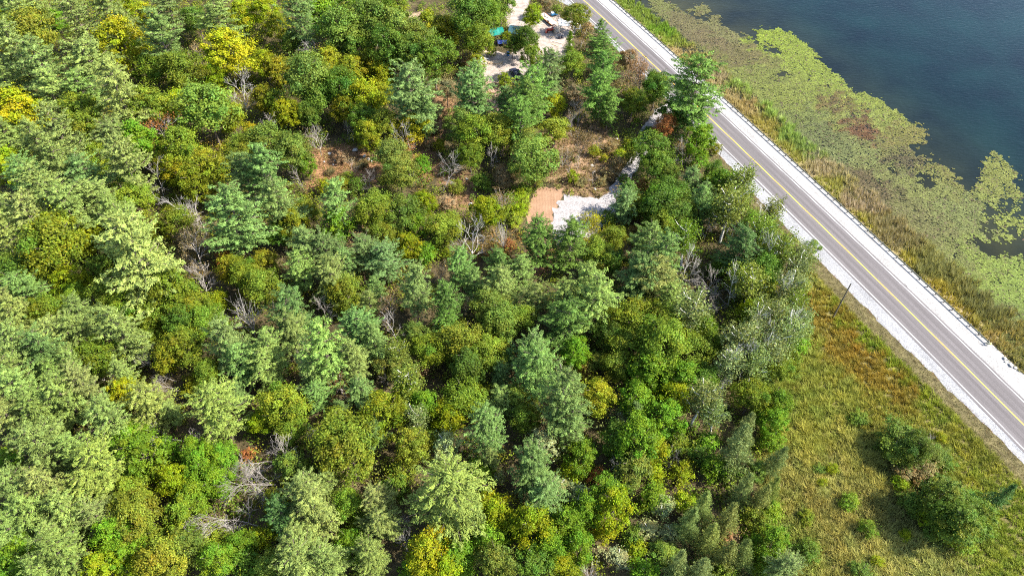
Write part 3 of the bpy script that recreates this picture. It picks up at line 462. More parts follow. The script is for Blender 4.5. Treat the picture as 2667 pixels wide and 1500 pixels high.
(-30.1,117.1,7.5,4.0,'S',(0.600,0.600,0.600),'gy',2,2.35,(0,0.026),'dead_tree','grey bare dead tree right of the rusty dirt clearing'),
(-44.9,118.2,7.1,3.7,'S',(0.600,0.600,0.600),'gy',1,3.62,(0.092,0.038),'dead_tree','grey bare dead tree left of the rusty dirt clearing'),
(-45.5,155.4,9.2,6.1,'D',(0.177,0.194,0.011),'maple',3,2.87,(0.015,0.037),'broadleaf_tree','olive-gold broadleaf tree below the top edge midpoint, fourth nearest'),
(-40.1,124.0,1.4,2.7,'D',(0.139,0.115,0.046),'shrub',10,3.76,(0.047,0.014),'shrub','drab brown bush right at the rusty dirt clearing'),
(-38.2,127.9,3.0,3.1,'D',(0.276,0.173,0.087),'shrub',8,4.90,(-0.04,0.022),'shrub','dry brown bush above the rusty dirt clearing'),
(-35.0,123.0,4.4,2.9,'R',(0.245,0.191,0.088),'dry',1,0.26,(-0.002,-0.04),'withered_tree','dry brown withered tree right of the rusty dirt clearing'),
(-33.0,117.0,4.1,3.9,'D',(0.074,0.125,0.012),'shrub',3,1.11,(-0.041,0.008),'shrub','dark green bush down and right of the rusty dirt clearing'),
(-33.4,126.6,1.6,3.1,'D',(0.156,0.123,0.048),'shrub',10,3.25,(-0.036,-0.005),'shrub','drab brown bush right of the rusty dirt clearing'),
(-35.6,120.9,3.1,3.0,'D',(0.123,0.161,0.013),'shrub',5,2.28,(0.051,0.011),'shrub','olive green bush down and right of the rusty dirt clearing'),
(-18.6,138.6,2.1,3.2,'D',(0.150,0.129,0.044),'shrub',10,3.29,(0.068,-0.053),'shrub','drab brown bush down and left of the lone clearing pine'),
(-19.1,133.0,2.8,3.2,'D',(0.206,0.158,0.070),'shrub',10,6.23,(0.015,0.019),'shrub','dry brown bush down and left of the lone clearing pine'),
(-17.9,146.1,3.4,3.7,'D',(0.210,0.162,0.064),'shrub',7,4.85,(0.042,-0.001),'shrub','dry brown bush left of the lone clearing pine'),
(-57.1,170.3,9.0,6.0,'D',(0.070,0.115,0.013),'oak',7,0.81,(0.01,-0.01),'broadleaf_tree','dark green broadleaf tree right of the golden tree at the top'),
(-89.0,103.4,17.3,11.7,'P',(0.145,0.188,0.044),'pine',6,0.83,(-0.015,0.026),'white_pine','pale grey-green white pine below the golden-orange tree'),
(-81.6,106.5,12.7,8.5,'P',(0.178,0.233,0.056),'pine',4,1.93,(-0.015,0.005),'white_pine','pale grey-green white pine left of the fallen white tree trunk, third nearest'),
(-98.6,104.4,11.8,6.9,'P',(0.170,0.234,0.051),'pine',5,0.54,(0.043,-0.014),'white_pine','pale grey-green white pine above the left edge midpoint, second nearest'),
(-89.3,97.2,17.1,9.7,'P',(0.176,0.207,0.052),'pine',3,3.38,(0.015,-0.011),'white_pine','pale grey-green white pine up and right of the left edge midpoint, nearest'),
(-82.8,100.3,16.2,9.2,'P',(0.159,0.217,0.050),'pine',10,0.01,(0.021,-0.028),'white_pine','pale grey-green white pine up and right of the left edge midpoint, second nearest'),
(-92.0,93.4,14.6,7.7,'P',(0.168,0.204,0.043),'pine',6,6.10,(-0.026,0),'white_pine','pale grey-green white pine above the left edge midpoint, nearest'),
(-74.7,106.2,11.1,8.3,'D',(0.154,0.210,0.016),'oak',5,0.43,(-0.035,-0.023),'broadleaf_tree','olive green broadleaf tree left of the fallen white tree trunk'),
(-65.6,102.3,8.9,6.6,'D',(0.128,0.159,0.013),'oak',1,1.25,(0.005,0.083),'broadleaf_tree','olive green broadleaf tree down and left of the fallen white tree trunk'),
(-69.8,102.0,7.1,4.9,'D',(0.136,0.148,0.009),'maple',0,4.41,(-0.021,0.058),'broadleaf_tree','olive-gold broadleaf tree down and left of the fallen white tree trunk'),
(-65.2,104.1,11.9,7.5,'S',(0.600,0.600,0.600),'wh',6,2.08,(0.005,0.003),'dead_tree','white bare dead tree up and left of the fallen white tree trunk'),
(-61.8,104.1,9.6,5.7,'S',(0.600,0.600,0.600),'gy',3,3.78,(0.12,-0.08),'dead_tree','grey bare dead tree right of the fallen white tree trunk'),
(-51.7,97.2,18.7,11.7,'P',(0.134,0.219,0.053),'pine',1,1.50,(0.021,0.006),'white_pine','blue-green white pine right of the fallen white tree trunk'),
(-52.9,108.3,6.9,3.6,'S',(0.600,0.600,0.600),'wh',0,5.47,(-0.15,0.084),'dead_tree','white bare dead tree right of the fallen white tree trunk'),
(-82.4,91.4,15.8,11.1,'D',(0.127,0.163,0.012),'oak',3,1.08,(-0.03,0.013),'broadleaf_tree','olive green broadleaf tree up and right of the left edge midpoint'),
(-81.2,98.2,8.3,5.9,'D',(0.195,0.225,0.007),'maple',7,0.72,(0.033,0.031),'broadleaf_tree','yellow-green broadleaf tree left of the fallen white tree trunk'),
(-71.3,96.3,15.0,9.0,'P',(0.160,0.216,0.045),'pine',4,4.14,(-0.036,0.03),'white_pine','pale grey-green white pine left of the fallen white tree trunk, nearest'),
(-63.1,84.4,22.0,13.4,'P',(0.201,0.249,0.058),'pine',10,0.48,(-0.026,0.009),'white_pine','pale grey-green white pine left of the brown withered thicket'),
(-89.2,87.8,11.1,8.4,'D',(0.076,0.123,0.013),'oak',1,6.01,(-0.022,0.053),'broadleaf_tree','dark green broadleaf tree up and right of the left edge midpoint'),
(-79.5,86.2,9.4,6.1,'D',(0.172,0.216,0.007),'maple',8,3.37,(0.026,-0.016),'broadleaf_tree','yellow-green broadleaf tree right of the left edge midpoint'),
(-76.7,90.2,7.7,4.9,'D',(0.081,0.132,0.014),'oak',5,1.12,(0.007,0.019),'broadleaf_tree','dark green broadleaf tree right of the left edge midpoint'),
(-84.6,82.0,12.3,7.8,'P',(0.116,0.190,0.042),'pine',4,1.83,(0.015,0.01),'white_pine','blue-green white pine right of the left edge midpoint, nearest'),
(-86.0,78.9,11.9,6.6,'P',(0.157,0.185,0.047),'pine',10,3.78,(-0.003,0.015),'white_pine','pale grey-green white pine down and right of the left edge midpoint, nearest'),
(-80.8,79.7,8.8,7.0,'D',(0.119,0.167,0.014),'oak',1,2.55,(-0.011,-0.011),'broadleaf_tree','olive green broadleaf tree down and right of the left edge midpoint'),
(-84.1,77.6,10.9,6.6,'P',(0.172,0.213,0.046),'pine',3,0.15,(0.044,-0.002),'white_pine','pale grey-green white pine down and right of the left edge midpoint, second nearest'),
(-78.4,83.9,7.2,5.5,'D',(0.128,0.193,0.015),'oak',9,3.42,(0.037,-0.011),'broadleaf_tree','olive green broadleaf tree right of the left edge midpoint'),
(-72.9,77.6,11.4,6.6,'P',(0.128,0.178,0.043),'pine',1,5.57,(0.013,-0.084),'white_pine','blue-green white pine right of the left edge midpoint, second nearest'),
(-69.8,82.2,10.3,7.6,'D',(0.126,0.161,0.014),'oak',9,5.95,(0.007,-0.04),'broadleaf_tree','olive green broadleaf tree up and left of the long pale fallen limbs, second nearest'),
(-75.1,85.2,5.4,2.3,'S',(0.600,0.600,0.600),'gy',1,5.64,(0.081,-0.005),'dead_tree','grey bare dead tree right of the left edge midpoint'),
(-59.7,82.9,11.9,8.7,'D',(0.116,0.154,0.012),'oak',0,5.59,(0.008,0.014),'broadleaf_tree','olive green broadleaf tree down and left of the brown withered thicket'),
(-59.7,94.4,8.6,6.3,'R',(0.190,0.147,0.067),'dry',7,1.77,(0.032,0.001),'withered_tree','dry brown withered tree right at the brown withered thicket'),
(-55.5,96.2,4.0,3.9,'D',(0.244,0.111,0.030),'shrub',10,1.11,(0.058,-0.04),'shrub','rust red bush right of the brown withered thicket'),
(-56.6,87.2,9.4,5.5,'S',(0.600,0.600,0.600),'gy',6,6.05,(-0.17,-0.023),'dead_tree','grey bare dead tree below the brown withered thicket'),
(-52.0,90.6,8.0,4.7,'D',(0.171,0.172,0.010),'maple',7,0.27,(0.036,-0.055),'broadleaf_tree','olive-gold broadleaf tree right of the brown withered thicket'),
(-48.8,88.6,8.6,5.9,'D',(0.122,0.164,0.013),'oak',10,3.89,(0.017,0.02),'broadleaf_tree','olive green broadleaf tree above the vase-shaped bare tree'),
(-53.5,84.5,4.5,4.2,'D',(0.151,0.182,0.005),'shrub',7,0.20,(-0,-0.039),'shrub','yellow-green bush up and left of the vase-shaped bare tree'),
(-67.1,80.3,9.3,7.5,'D',(0.132,0.194,0.014),'oak',3,2.07,(0.001,-0.036),'broadleaf_tree','olive green broadleaf tree up and left of the long pale fallen limbs, nearest'),
(-63.6,72.4,15.6,9.0,'P',(0.155,0.202,0.048),'pine',2,6.25,(0.019,-0.014),'white_pine','pale grey-green white pine up and left of the long pale fallen limbs, nearest'),
(-62.1,79.9,8.4,5.9,'D',(0.120,0.162,0.014),'oak',6,2.64,(-0.023,0.005),'broadleaf_tree','olive green broadleaf tree above the long pale fallen limbs, second nearest'),
(-56.5,80.9,8.9,7.0,'D',(0.129,0.169,0.012),'oak',8,3.74,(-0.01,-0.023),'broadleaf_tree','olive green broadleaf tree below the brown withered thicket'),
(-55.8,76.3,9.7,6.4,'D',(0.081,0.141,0.015),'oak',5,4.11,(0.055,-0.027),'broadleaf_tree','dark green broadleaf tree up and right of the long pale fallen limbs'),
(-62.4,79.0,3.7,3.5,'D',(0.179,0.215,0.011),'shrub',1,4.72,(0.049,-0.023),'shrub','olive-gold bush above the long pale fallen limbs'),
(-45.8,78.2,10.4,6.3,'S',(0.600,0.600,0.600),'vs',5,0.10,(-0.007,0.018),'dead_tree','vase-shaped bare grey-white dead tree fanning open among olive crowns'),
(-52.1,77.2,9.1,6.4,'D',(0.117,0.183,0.015),'oak',2,1.13,(0.033,-0.036),'broadleaf_tree','olive green broadleaf tree left of the vase-shaped bare tree'),
(-75.4,72.4,12.2,7.9,'P',(0.187,0.230,0.055),'pine',8,2.82,(0.012,-0.051),'white_pine','pale grey-green white pine down and right of the left edge midpoint, third nearest'),
(-79.9,68.9,15.0,7.3,'P',(0.141,0.196,0.047),'pine',5,3.26,(0.038,-0.035),'white_pine','pale grey-green white pine below the left edge midpoint, nearest'),
(-74.8,68.3,13.4,7.8,'P',(0.106,0.173,0.043),'pine',3,1.36,(-0.004,0.053),'white_pine','blue-green white pine down and right of the left edge midpoint'),
(-71.0,72.7,12.7,6.4,'P',(0.137,0.181,0.041),'pine',10,4.60,(0.057,0.047),'white_pine','pale grey-green white pine up and left of the long pale fallen limbs, second nearest'),
(-68.0,69.1,10.1,6.6,'D',(0.101,0.142,0.011),'oak',7,6.24,(-0.022,0.029),'broadleaf_tree','olive green broadleaf tree left of the long pale fallen limbs'),
(-69.7,66.6,11.4,6.4,'P',(0.148,0.205,0.046),'pine',2,5.52,(-0.014,-0.018),'white_pine','pale grey-green white pine left of the long pale fallen limbs, third nearest'),
(-54.2,71.1,9.8,6.9,'D',(0.127,0.162,0.013),'oak',1,2.69,(0.044,0.037),'broadleaf_tree','olive green broadleaf tree up and right of the long pale fallen limbs'),
(-57.7,69.8,8.1,4.7,'D',(0.163,0.171,0.010),'maple',10,4.50,(-0.089,-0.026),'broadleaf_tree','olive-gold broadleaf tree above the long pale fallen limbs'),
(-45.5,70.7,14.0,8.4,'P',(0.128,0.177,0.047),'pine',9,0.64,(-0.034,-0.031),'white_pine','blue-green white pine down and left of the vase-shaped bare tree'),
(-43.3,67.2,11.7,6.7,'P',(0.135,0.226,0.051),'pine',0,1.14,(-0.023,0.015),'white_pine','blue-green white pine below the vase-shaped bare tree'),
(-49.0,66.8,7.6,5.1,'D',(0.121,0.172,0.015),'oak',0,3.83,(0.021,0.05),'broadleaf_tree','olive green broadleaf tree right of the long pale fallen limbs'),
(-52.5,67.3,4.0,3.6,'D',(0.160,0.159,0.009),'shrub',9,0.96,(0.017,-0.003),'shrub','olive-gold bush right of the long pale fallen limbs, nearest'),
(-67.9,68.4,4.2,4.2,'S',(0.600,0.600,0.600),'fl',0,0.10,(-0.059,-1),'fallen_tree','fallen bare tree left of the long pale fallen limbs'),
(-56.6,68.4,6.4,6.4,'S',(0.600,0.600,0.600),'fl',3,-0.04,(-0.083,-1),'fallen_tree','fallen bare tree right at the long pale fallen limbs'),
(-62.9,65.4,9.9,5.1,'P',(0.168,0.224,0.051),'pine',0,0.38,(-0.018,0.07),'white_pine','pale grey-green white pine left of the long pale fallen limbs, nearest'),
(-77.8,64.7,12.2,6.9,'P',(0.125,0.165,0.034),'pine',1,3.86,(-0.002,0.027),'white_pine','pale grey-green white pine below the left edge midpoint, second nearest'),
(-72.6,65.0,10.9,5.1,'P',(0.136,0.206,0.041),'pine',1,2.50,(-0,0.022),'white_pine','pale grey-green white pine left of the long pale fallen limbs, fifth nearest'),
(-67.5,86.5,4.9,3.2,'R',(0.305,0.110,0.036),'dry',6,4.67,(0.054,0.003),'withered_tree','rust red withered tree down and left of the brown withered thicket'),
(-76.4,101.4,13.4,6.3,'P',(0.167,0.227,0.050),'pine',8,3.60,(0.049,-0.014),'white_pine','pale grey-green white pine left of the fallen white tree trunk, second nearest'),
(-75.5,95.9,4.4,4.5,'D',(0.064,0.115,0.013),'shrub',2,5.70,(0.009,0.057),'shrub','dark green bush left of the brown withered thicket'),
(-63.0,100.3,6.1,4.3,'R',(0.216,0.158,0.073),'dry',8,6.19,(-0.021,-0.049),'withered_tree','dry brown withered tree above the brown withered thicket'),
(-63.1,75.5,5.5,4.8,'D',(0.117,0.164,0.013),'oak',5,2.23,(-0.01,-0.038),'broadleaf_tree','olive green broadleaf tree above the long pale fallen limbs, nearest'),
(-63.7,72.2,3.9,3.9,'D',(0.108,0.154,0.021),'maple',6,5.84,(0.016,0.012),'shrub','dull sage green bush up and left of the long pale fallen limbs'),
(-44.3,102.5,16.3,9.6,'P',(0.125,0.178,0.044),'pine',1,4.04,(-0.001,0.008),'white_pine','blue-green white pine down and left of the rusty dirt clearing'),
(-41.3,105.8,7.7,5.3,'D',(0.138,0.164,0.014),'oak',10,5.18,(-0.043,0.018),'broadleaf_tree','olive green broadleaf tree down and left of the rusty dirt clearing'),
(-42.2,100.3,10.1,6.6,'D',(0.142,0.155,0.009),'maple',1,0.61,(-0.014,0.029),'broadleaf_tree','olive-gold broadleaf tree down and left of the rusty dirt clearing'),
(-33.6,103.7,14.6,8.4,'P',(0.129,0.212,0.048),'pine',6,4.60,(0.003,0.039),'white_pine','blue-green white pine below the rusty dirt clearing, nearest'),
(-33.8,101.8,9.1,7.2,'D',(0.093,0.171,0.010),'maple',9,6.16,(-0.016,-0.025),'broadleaf_tree','bright green broadleaf tree below the rusty dirt clearing'),
(-27.2,103.7,11.3,7.9,'D',(0.126,0.168,0.014),'oak',0,0.36,(-0.012,0.043),'broadleaf_tree','olive green broadleaf tree down and right of the rusty dirt clearing, nearest'),
(-21.0,104.9,9.5,8.5,'D',(0.087,0.129,0.015),'oak',5,4.63,(0.045,0.06),'broadleaf_tree','dark green broadleaf tree left of the spreading dead white tree'),
(-18.6,103.2,6.9,5.8,'D',(0.100,0.166,0.009),'maple',5,2.50,(-0.06,-0.043),'broadleaf_tree','bright green broadleaf tree left of the spreading dead white tree'),
(-18.0,108.9,7.8,5.1,'D',(0.143,0.182,0.005),'maple',3,2.60,(0.02,-0.023),'broadleaf_tree','yellow-green broadleaf tree up and left of the spreading dead white tree'),
(-13.5,111.7,3.9,4.5,'D',(0.278,0.186,0.095),'shrub',1,1.67,(-0.002,-0.003),'shrub','dry brown bush up and left of the spreading dead white tree'),
(-5.0,105.5,9.3,6.4,'D',(0.158,0.193,0.006),'maple',8,4.77,(0.043,0.022),'broadleaf_tree','yellow-green broadleaf tree up and right of the spreading dead white tree'),
(-1.9,111.0,6.0,4.2,'R',(0.224,0.155,0.069),'dry',8,2.81,(-0.038,-0.003),'withered_tree','dry brown withered tree left of the raked soil patch'),
(-13.3,102.0,7.6,6.9,'D',(0.152,0.190,0.016),'oak',4,5.52,(-0.011,0.074),'broadleaf_tree','olive green broadleaf tree left of the spreading dead white tree'),
(-8.0,96.1,12.7,8.1,'S',(0.600,0.600,0.600),'wh',2,4.00,(-0.013,-0.13),'dead_tree','spreading dead white tree with long twisted limbs left of the raked soil'),
(-1.6,99.7,8.3,4.6,'S',(0.600,0.600,0.600),'vs',4,3.10,(-0.014,0.035),'dead_tree','vase-shaped bare dead tree right of the spreading dead white tree'),
(-3.4,97.5,4.3,4.5,'D',(0.251,0.151,0.037),'shrub',5,1.96,(-0.027,0.037),'shrub','rust brown bush down and right of the spreading dead white tree'),
(-0.6,100.2,2.8,2.7,'D',(0.269,0.115,0.038),'shrub',1,4.94,(-0.03,-0.032),'shrub','rust red bush right of the spreading dead white tree'),
(-20.1,97.3,7.4,5.6,'D',(0.153,0.174,0.006),'maple',5,1.41,(0.042,-0.071),'broadleaf_tree','yellow-green broadleaf tree left of the spreading dead white tree'),
(-16.4,96.5,4.6,4.5,'D',(0.095,0.186,0.011),'shrub',7,3.97,(0.095,-0.037),'shrub','bright green bush left of the spreading dead white tree'),
(-24.7,98.4,8.6,5.2,'D',(0.127,0.160,0.014),'oak',1,4.99,(0.013,-0.022),'broadleaf_tree','olive green broadleaf tree down and right of the rusty dirt clearing, second nearest'),
(-29.0,98.3,6.4,4.5,'R',(0.236,0.162,0.073),'dry',8,2.00,(-0.018,-0.014),'withered_tree','dry brown withered tree below the rusty dirt clearing'),
(-13.0,98.1,2.1,2.4,'D',(0.148,0.181,0.006),'shrub',4,3.45,(0.069,0.012),'shrub','yellow-green bush down and left of the spreading dead white tree'),
(-45.0,99.9,7.3,6.2,'D',(0.071,0.141,0.013),'oak',1,0.74,(-0.04,0.029),'broadleaf_tree','dark green broadleaf tree up and right of the vase-shaped bare tree'),
(-38.7,91.6,13.7,7.9,'P',(0.121,0.177,0.046),'pine',6,3.56,(-0.037,-0.082),'white_pine','blue-green white pine up and right of the vase-shaped bare tree'),
(-33.3,91.9,13.1,7.9,'P',(0.101,0.148,0.040),'pine',3,1.80,(-0.042,-0.013),'white_pine','blue-green white pine below the rusty dirt clearing, second nearest'),
(-31.0,90.7,10.0,5.9,'P',(0.123,0.200,0.051),'pine',8,4.41,(0.027,-0.003),'white_pine','blue-green white pine below the rusty dirt clearing, fourth nearest'),
(-26.4,93.3,10.8,6.0,'P',(0.111,0.163,0.045),'pine',4,0.38,(0.053,-0.059),'white_pine','blue-green white pine below the rusty dirt clearing, third nearest'),
(-23.1,90.9,10.8,7.0,'P',(0.116,0.190,0.057),'pine',4,3.15,(0.026,0.057),'white_pine','blue-green white pine up and left of the bright pine in the middle, second nearest'),
(-46.3,92.6,7.7,5.3,'D',(0.157,0.157,0.010),'maple',3,3.54,(-0.094,0.056),'broadleaf_tree','olive-gold broadleaf tree above the vase-shaped bare tree'),
(-44.1,84.6,10.0,6.9,'D',(0.131,0.174,0.016),'oak',9,1.11,(-0.016,-0.003),'broadleaf_tree','olive green broadleaf tree up and right of the vase-shaped bare tree'),
(-38.2,88.0,11.8,6.4,'P',(0.150,0.228,0.046),'pine',0,4.98,(-0.014,-0.005),'white_pine','pale grey-green white pine up and right of the vase-shaped bare tree, nearest'),
(-32.4,86.1,12.3,8.5,'P',(0.140,0.176,0.042),'pine',9,2.88,(-0.013,-0.027),'white_pine','pale grey-green white pine up and right of the vase-shaped bare tree, second nearest'),
(-28.9,83.5,9.7,6.6,'D',(0.132,0.165,0.015),'oak',1,2.42,(-0.048,0.036),'broadleaf_tree','olive green broadleaf tree left of the bright pine in the middle'),
(-27.0,87.7,6.2,2.9,'S',(0.600,0.600,0.600),'rd',9,6.14,(0.078,-0.008),'dead_tree','reddish bare dead tree left of the bright pine in the middle'),
(-24.7,85.9,7.3,4.3,'P',(0.127,0.206,0.048),'pine',0,2.30,(-0,-0.015),'white_pine','blue-green white pine left of the bright pine in the middle'),
(-25.3,82.0,8.7,4.5,'P',(0.155,0.197,0.045),'pine',5,1.39,(0.021,-0.002),'white_pine','pale grey-green white pine left of the bright pine in the middle'),
(-17.1,82.9,14.1,7.6,'P',(0.134,0.191,0.049),'pine',9,0.17,(0.031,0.069),'white_pine','blue-green white pine up and left of the bright pine in the middle, nearest'),
(-16.4,90.9,5.8,2.7,'S',(0.600,0.600,0.600),'gy',3,3.83,(0.051,0.079),'dead_tree','grey bare dead tree up and left of the bright pine in the middle'),
(-13.6,90.6,5.3,3.5,'R',(0.260,0.166,0.078),'dry',0,5.42,(0.015,0.028),'withered_tree','dry brown withered tree above the bright pine in the middle'),
(-9.7,89.2,11.3,6.4,'P',(0.109,0.198,0.041),'pine',3,2.78,(0.037,-0.001),'white_pine','blue-green white pine below the spreading dead white tree'),
(-6.9,85.8,9.3,5.5,'P',(0.126,0.199,0.046),'pine',9,3.28,(0.022,-0.027),'white_pine','blue-green white pine up and right of the bright pine in the middle'),
(-2.2,89.6,10.7,6.1,'P',(0.090,0.155,0.031),'pine',7,3.48,(-0.01,0.007),'white_pine','blue-green white pine down and right of the spreading dead white tree'),
(-2.1,84.5,11.6,6.8,'P',(0.170,0.225,0.053),'pine',1,2.84,(-0.001,-0.022),'white_pine','pale grey-green white pine down and right of the spreading dead white tree, nearest'),
(-11.4,79.1,13.1,7.2,'P',(0.067,0.122,0.021),'pine',6,2.25,(0.019,-0.019),'white_pine','fresh green white pine right at the bright pine in the middle'),
(-11.2,77.1,9.4,4.9,'P',(0.089,0.169,0.024),'pine',5,4.39,(0.027,0.009),'white_pine','fresh green white pine below the bright pine in the middle'),
(-34.4,85.2,5.5,3.7,'R',(0.151,0.157,0.009),'twiggy',4,3.92,(-0.02,-0.063),'withered_tree','olive-gold withered tree right of the vase-shaped bare tree'),
(-33.1,80.8,7.8,4.2,'S',(0.600,0.600,0.600),'gy',10,4.88,(0.057,0.003),'dead_tree','grey bare dead tree right of the vase-shaped bare tree'),
(-37.4,77.7,13.1,8.2,'P',(0.079,0.138,0.034),'pine',3,0.11,(0.015,0.007),'white_pine','dark green white pine right of the vase-shaped bare tree'),
(-36.5,74.0,11.8,7.7,'P',(0.142,0.183,0.044),'pine',1,0.29,(0.03,-0.014),'white_pine','pale grey-green white pine right of the vase-shaped bare tree'),
(-36.0,72.1,7.9,4.3,'S',(0.600,0.600,0.600),'gy',2,3.10,(-0.012,-0.12),'dead_tree','grey bare dead tree down and right of the vase-shaped bare tree'),
(-21.8,80.4,6.3,4.4,'R',(0.181,0.120,0.057),'dry',1,1.68,(-0.013,0.07),'withered_tree','dry brown withered tree left of the bright pine in the middle, second nearest'),
(-20.1,76.9,8.3,4.7,'S',(0.600,0.600,0.600),'wh',5,3.64,(0.17,0.2),'dead_tree','white bare dead tree left of the bright pine in the middle'),
(-16.7,80.3,5.3,3.6,'R',(0.238,0.159,0.072),'dry',2,2.30,(0.032,0.021),'withered_tree','dry brown withered tree left of the bright pine in the middle, nearest'),
(-8.4,83.2,4.5,2.9,'R',(0.252,0.188,0.085),'dry',3,5.14,(-0.009,0.021),'withered_tree','dry brown withered tree right of the bright pine in the middle'),
(-4.0,80.6,8.9,7.3,'D',(0.113,0.152,0.021),'oak',7,1.37,(0.044,-0.043),'broadleaf_tree','dull sage green broadleaf tree right of the bright pine in the middle, nearest'),
(-1.8,76.7,9.9,6.9,'D',(0.123,0.180,0.024),'oak',7,6.18,(-0.002,-0.015),'broadleaf_tree','dull sage green broadleaf tree right of the bright pine in the middle, second nearest'),
(-25.8,73.8,12.8,7.7,'P',(0.106,0.192,0.047),'pine',7,1.09,(0.024,-0.003),'white_pine','blue-green white pine above the round olive-gold tree, second nearest'),
(-22.9,71.5,11.8,6.6,'P',(0.136,0.205,0.049),'pine',1,0.97,(-0.033,0),'white_pine','blue-green white pine above the round olive-gold tree, nearest'),
(-16.9,74.4,8.3,5.3,'D',(0.093,0.132,0.020),'maple',1,3.44,(-0.015,-0.09),'broadleaf_tree','dull sage green broadleaf tree down and left of the bright pine in the middle'),
(-18.9,70.1,10.1,4.5,'B',(0.139,0.173,0.025),'aspen',10,0.63,(0.026,0.017),'aspen','dull sage green aspen above the round olive-gold tree'),
(-28.4,66.2,17.0,9.4,'P',(0.157,0.249,0.048),'pine',6,5.05,(0.056,-0.059),'white_pine','pale grey-green white pine up and left of the round olive-gold tree, second nearest'),
(-25.4,67.4,11.4,6.7,'P',(0.159,0.203,0.048),'pine',6,0.36,(-0.012,0.025),'white_pine','pale grey-green white pine up and left of the round olive-gold tree, nearest'),
(-39.6,69.2,13.3,6.6,'P',(0.153,0.220,0.048),'pine',0,1.84,(0.05,-0.012),'white_pine','pale grey-green white pine down and right of the vase-shaped bare tree'),
(-39.1,66.4,11.3,6.4,'P',(0.163,0.225,0.047),'pine',8,5.85,(0.027,-0.018),'white_pine','pale grey-green white pine below the vase-shaped bare tree'),
(-12.9,76.6,5.8,2.5,'P',(0.112,0.181,0.043),'pine',1,5.53,(-0.084,-0.055),'white_pine','blue-green white pine below the bright pine in the middle'),
(-13.5,71.2,8.5,5.7,'D',(0.124,0.173,0.013),'oak',10,1.82,(-0.071,0.049),'broadleaf_tree','olive green broadleaf tree below the bright pine in the middle, second nearest'),
(-8.6,72.1,10.6,7.2,'D',(0.151,0.165,0.015),'oak',9,1.67,(0.034,-0.006),'broadleaf_tree','olive green broadleaf tree below the bright pine in the middle, nearest'),
(-4.2,70.8,8.8,6.6,'D',(0.146,0.192,0.017),'oak',4,1.56,(0.042,-0.067),'broadleaf_tree','olive green broadleaf tree down and right of the bright pine in the middle'),
(-15.7,70.6,3.9,4.4,'D',(0.214,0.145,0.068),'shrub',4,1.09,(-0.012,-0.061),'shrub','dry brown bush up and right of the round olive-gold tree'),
(-19.7,68.7,7.5,5.6,'D',(0.114,0.137,0.023),'maple',6,0.09,(-0.039,0.035),'broadleaf_tree','dull sage green broadleaf tree above the round olive-gold tree'),
(-20.2,67.0,6.4,3.1,'S',(0.600,0.600,0.600),'gy',7,3.69,(0.22,-0.008),'dead_tree','grey bare dead tree above the round olive-gold tree'),
(-15.6,64.1,11.2,5.3,'B',(0.135,0.170,0.024),'aspen',2,1.20,(-0.029,-0),'aspen','dull sage green aspen up and right of the round olive-gold tree'),
(-7.1,67.4,9.2,6.3,'D',(0.069,0.114,0.014),'oak',7,0.48,(-0.021,-0.016),'broadleaf_tree','dark green broadleaf tree below the bright pine in the middle'),
(-2.2,67.1,7.1,3.4,'P',(0.110,0.178,0.048),'pine',10,4.56,(-0.038,0.02),'white_pine','blue-green white pine left of the grey twiggy tree, third nearest'),
(-0.7,70.5,6.8,3.2,'P',(0.109,0.196,0.044),'pine',6,4.02,(-0.025,0.01),'white_pine','blue-green white pine left of the grey twiggy tree, second nearest'),
(-31.8,65.4,10.6,5.9,'P',(0.160,0.222,0.055),'pine',4,0.76,(-0.03,0.052),'white_pine','pale grey-green white pine up and left of the round olive-gold tree, third nearest'),
(-31.4,83.6,3.8,4.5,'D',(0.135,0.174,0.015),'shrub',8,1.24,(-0.013,0.057),'shrub','olive green bush right of the vase-shaped bare tree'),
(-14.3,99.9,4.5,3.9,'D',(0.121,0.168,0.015),'shrub',2,2.71,(0.04,-0.017),'shrub','olive green bush left of the spreading dead white tree'),
(-21.3,96.6,4.0,3.6,'D',(0.140,0.190,0.014),'shrub',10,3.23,(-0.01,-0.044),'shrub','olive green bush up and left of the bright pine in the middle'),
(-37.7,104.2,6.1,2.9,'S',(0.600,0.600,0.600),'gy',6,2.34,(-0.083,0.002),'dead_tree','grey bare dead tree below the rusty dirt clearing'),
(-9.7,72.1,4.2,4.2,'D',(0.124,0.181,0.015),'shrub',9,5.69,(0.047,-0.015),'shrub','olive green bush below the bright pine in the middle'),
(4.4,94.2,13.9,8.9,'P',(0.081,0.142,0.023),'pine',7,5.48,(-0.036,0.005),'white_pine','fresh green white pine below the raked soil patch'),
(10.5,93.0,14.1,9.1,'P',(0.091,0.150,0.022),'pine',9,4.76,(-0.043,-0.031),'white_pine','fresh green white pine below the white gravel pad'),
(16.0,101.4,8.5,6.3,'R',(0.268,0.247,0.007),'twiggy',10,2.28,(-0.014,0.019),'withered_tree','orange-gold twiggy tree in front of the white gravel pad'),
(19.7,98.7,7.5,5.1,'D',(0.128,0.159,0.013),'oak',9,1.71,(0.001,-0.003),'broadleaf_tree','olive green broadleaf tree down and right of the white gravel pad, second nearest'),
(23.1,107.6,9.4,6.4,'P',(0.119,0.191,0.054),'pine',7,2.30,(-0.052,0.005),'white_pine','blue-green white pine right of the white gravel pad'),
(25.6,107.3,7.2,5.0,'D',(0.123,0.159,0.014),'oak',5,4.42,(0.044,-0.032),'broadleaf_tree','olive green broadleaf tree right of the white gravel pad, nearest'),
(24.5,103.6,2.8,3.7,'D',(0.203,0.136,0.030),'shrub',8,2.73,(0.033,0.02),'shrub','rust brown bush right of the white gravel pad'),
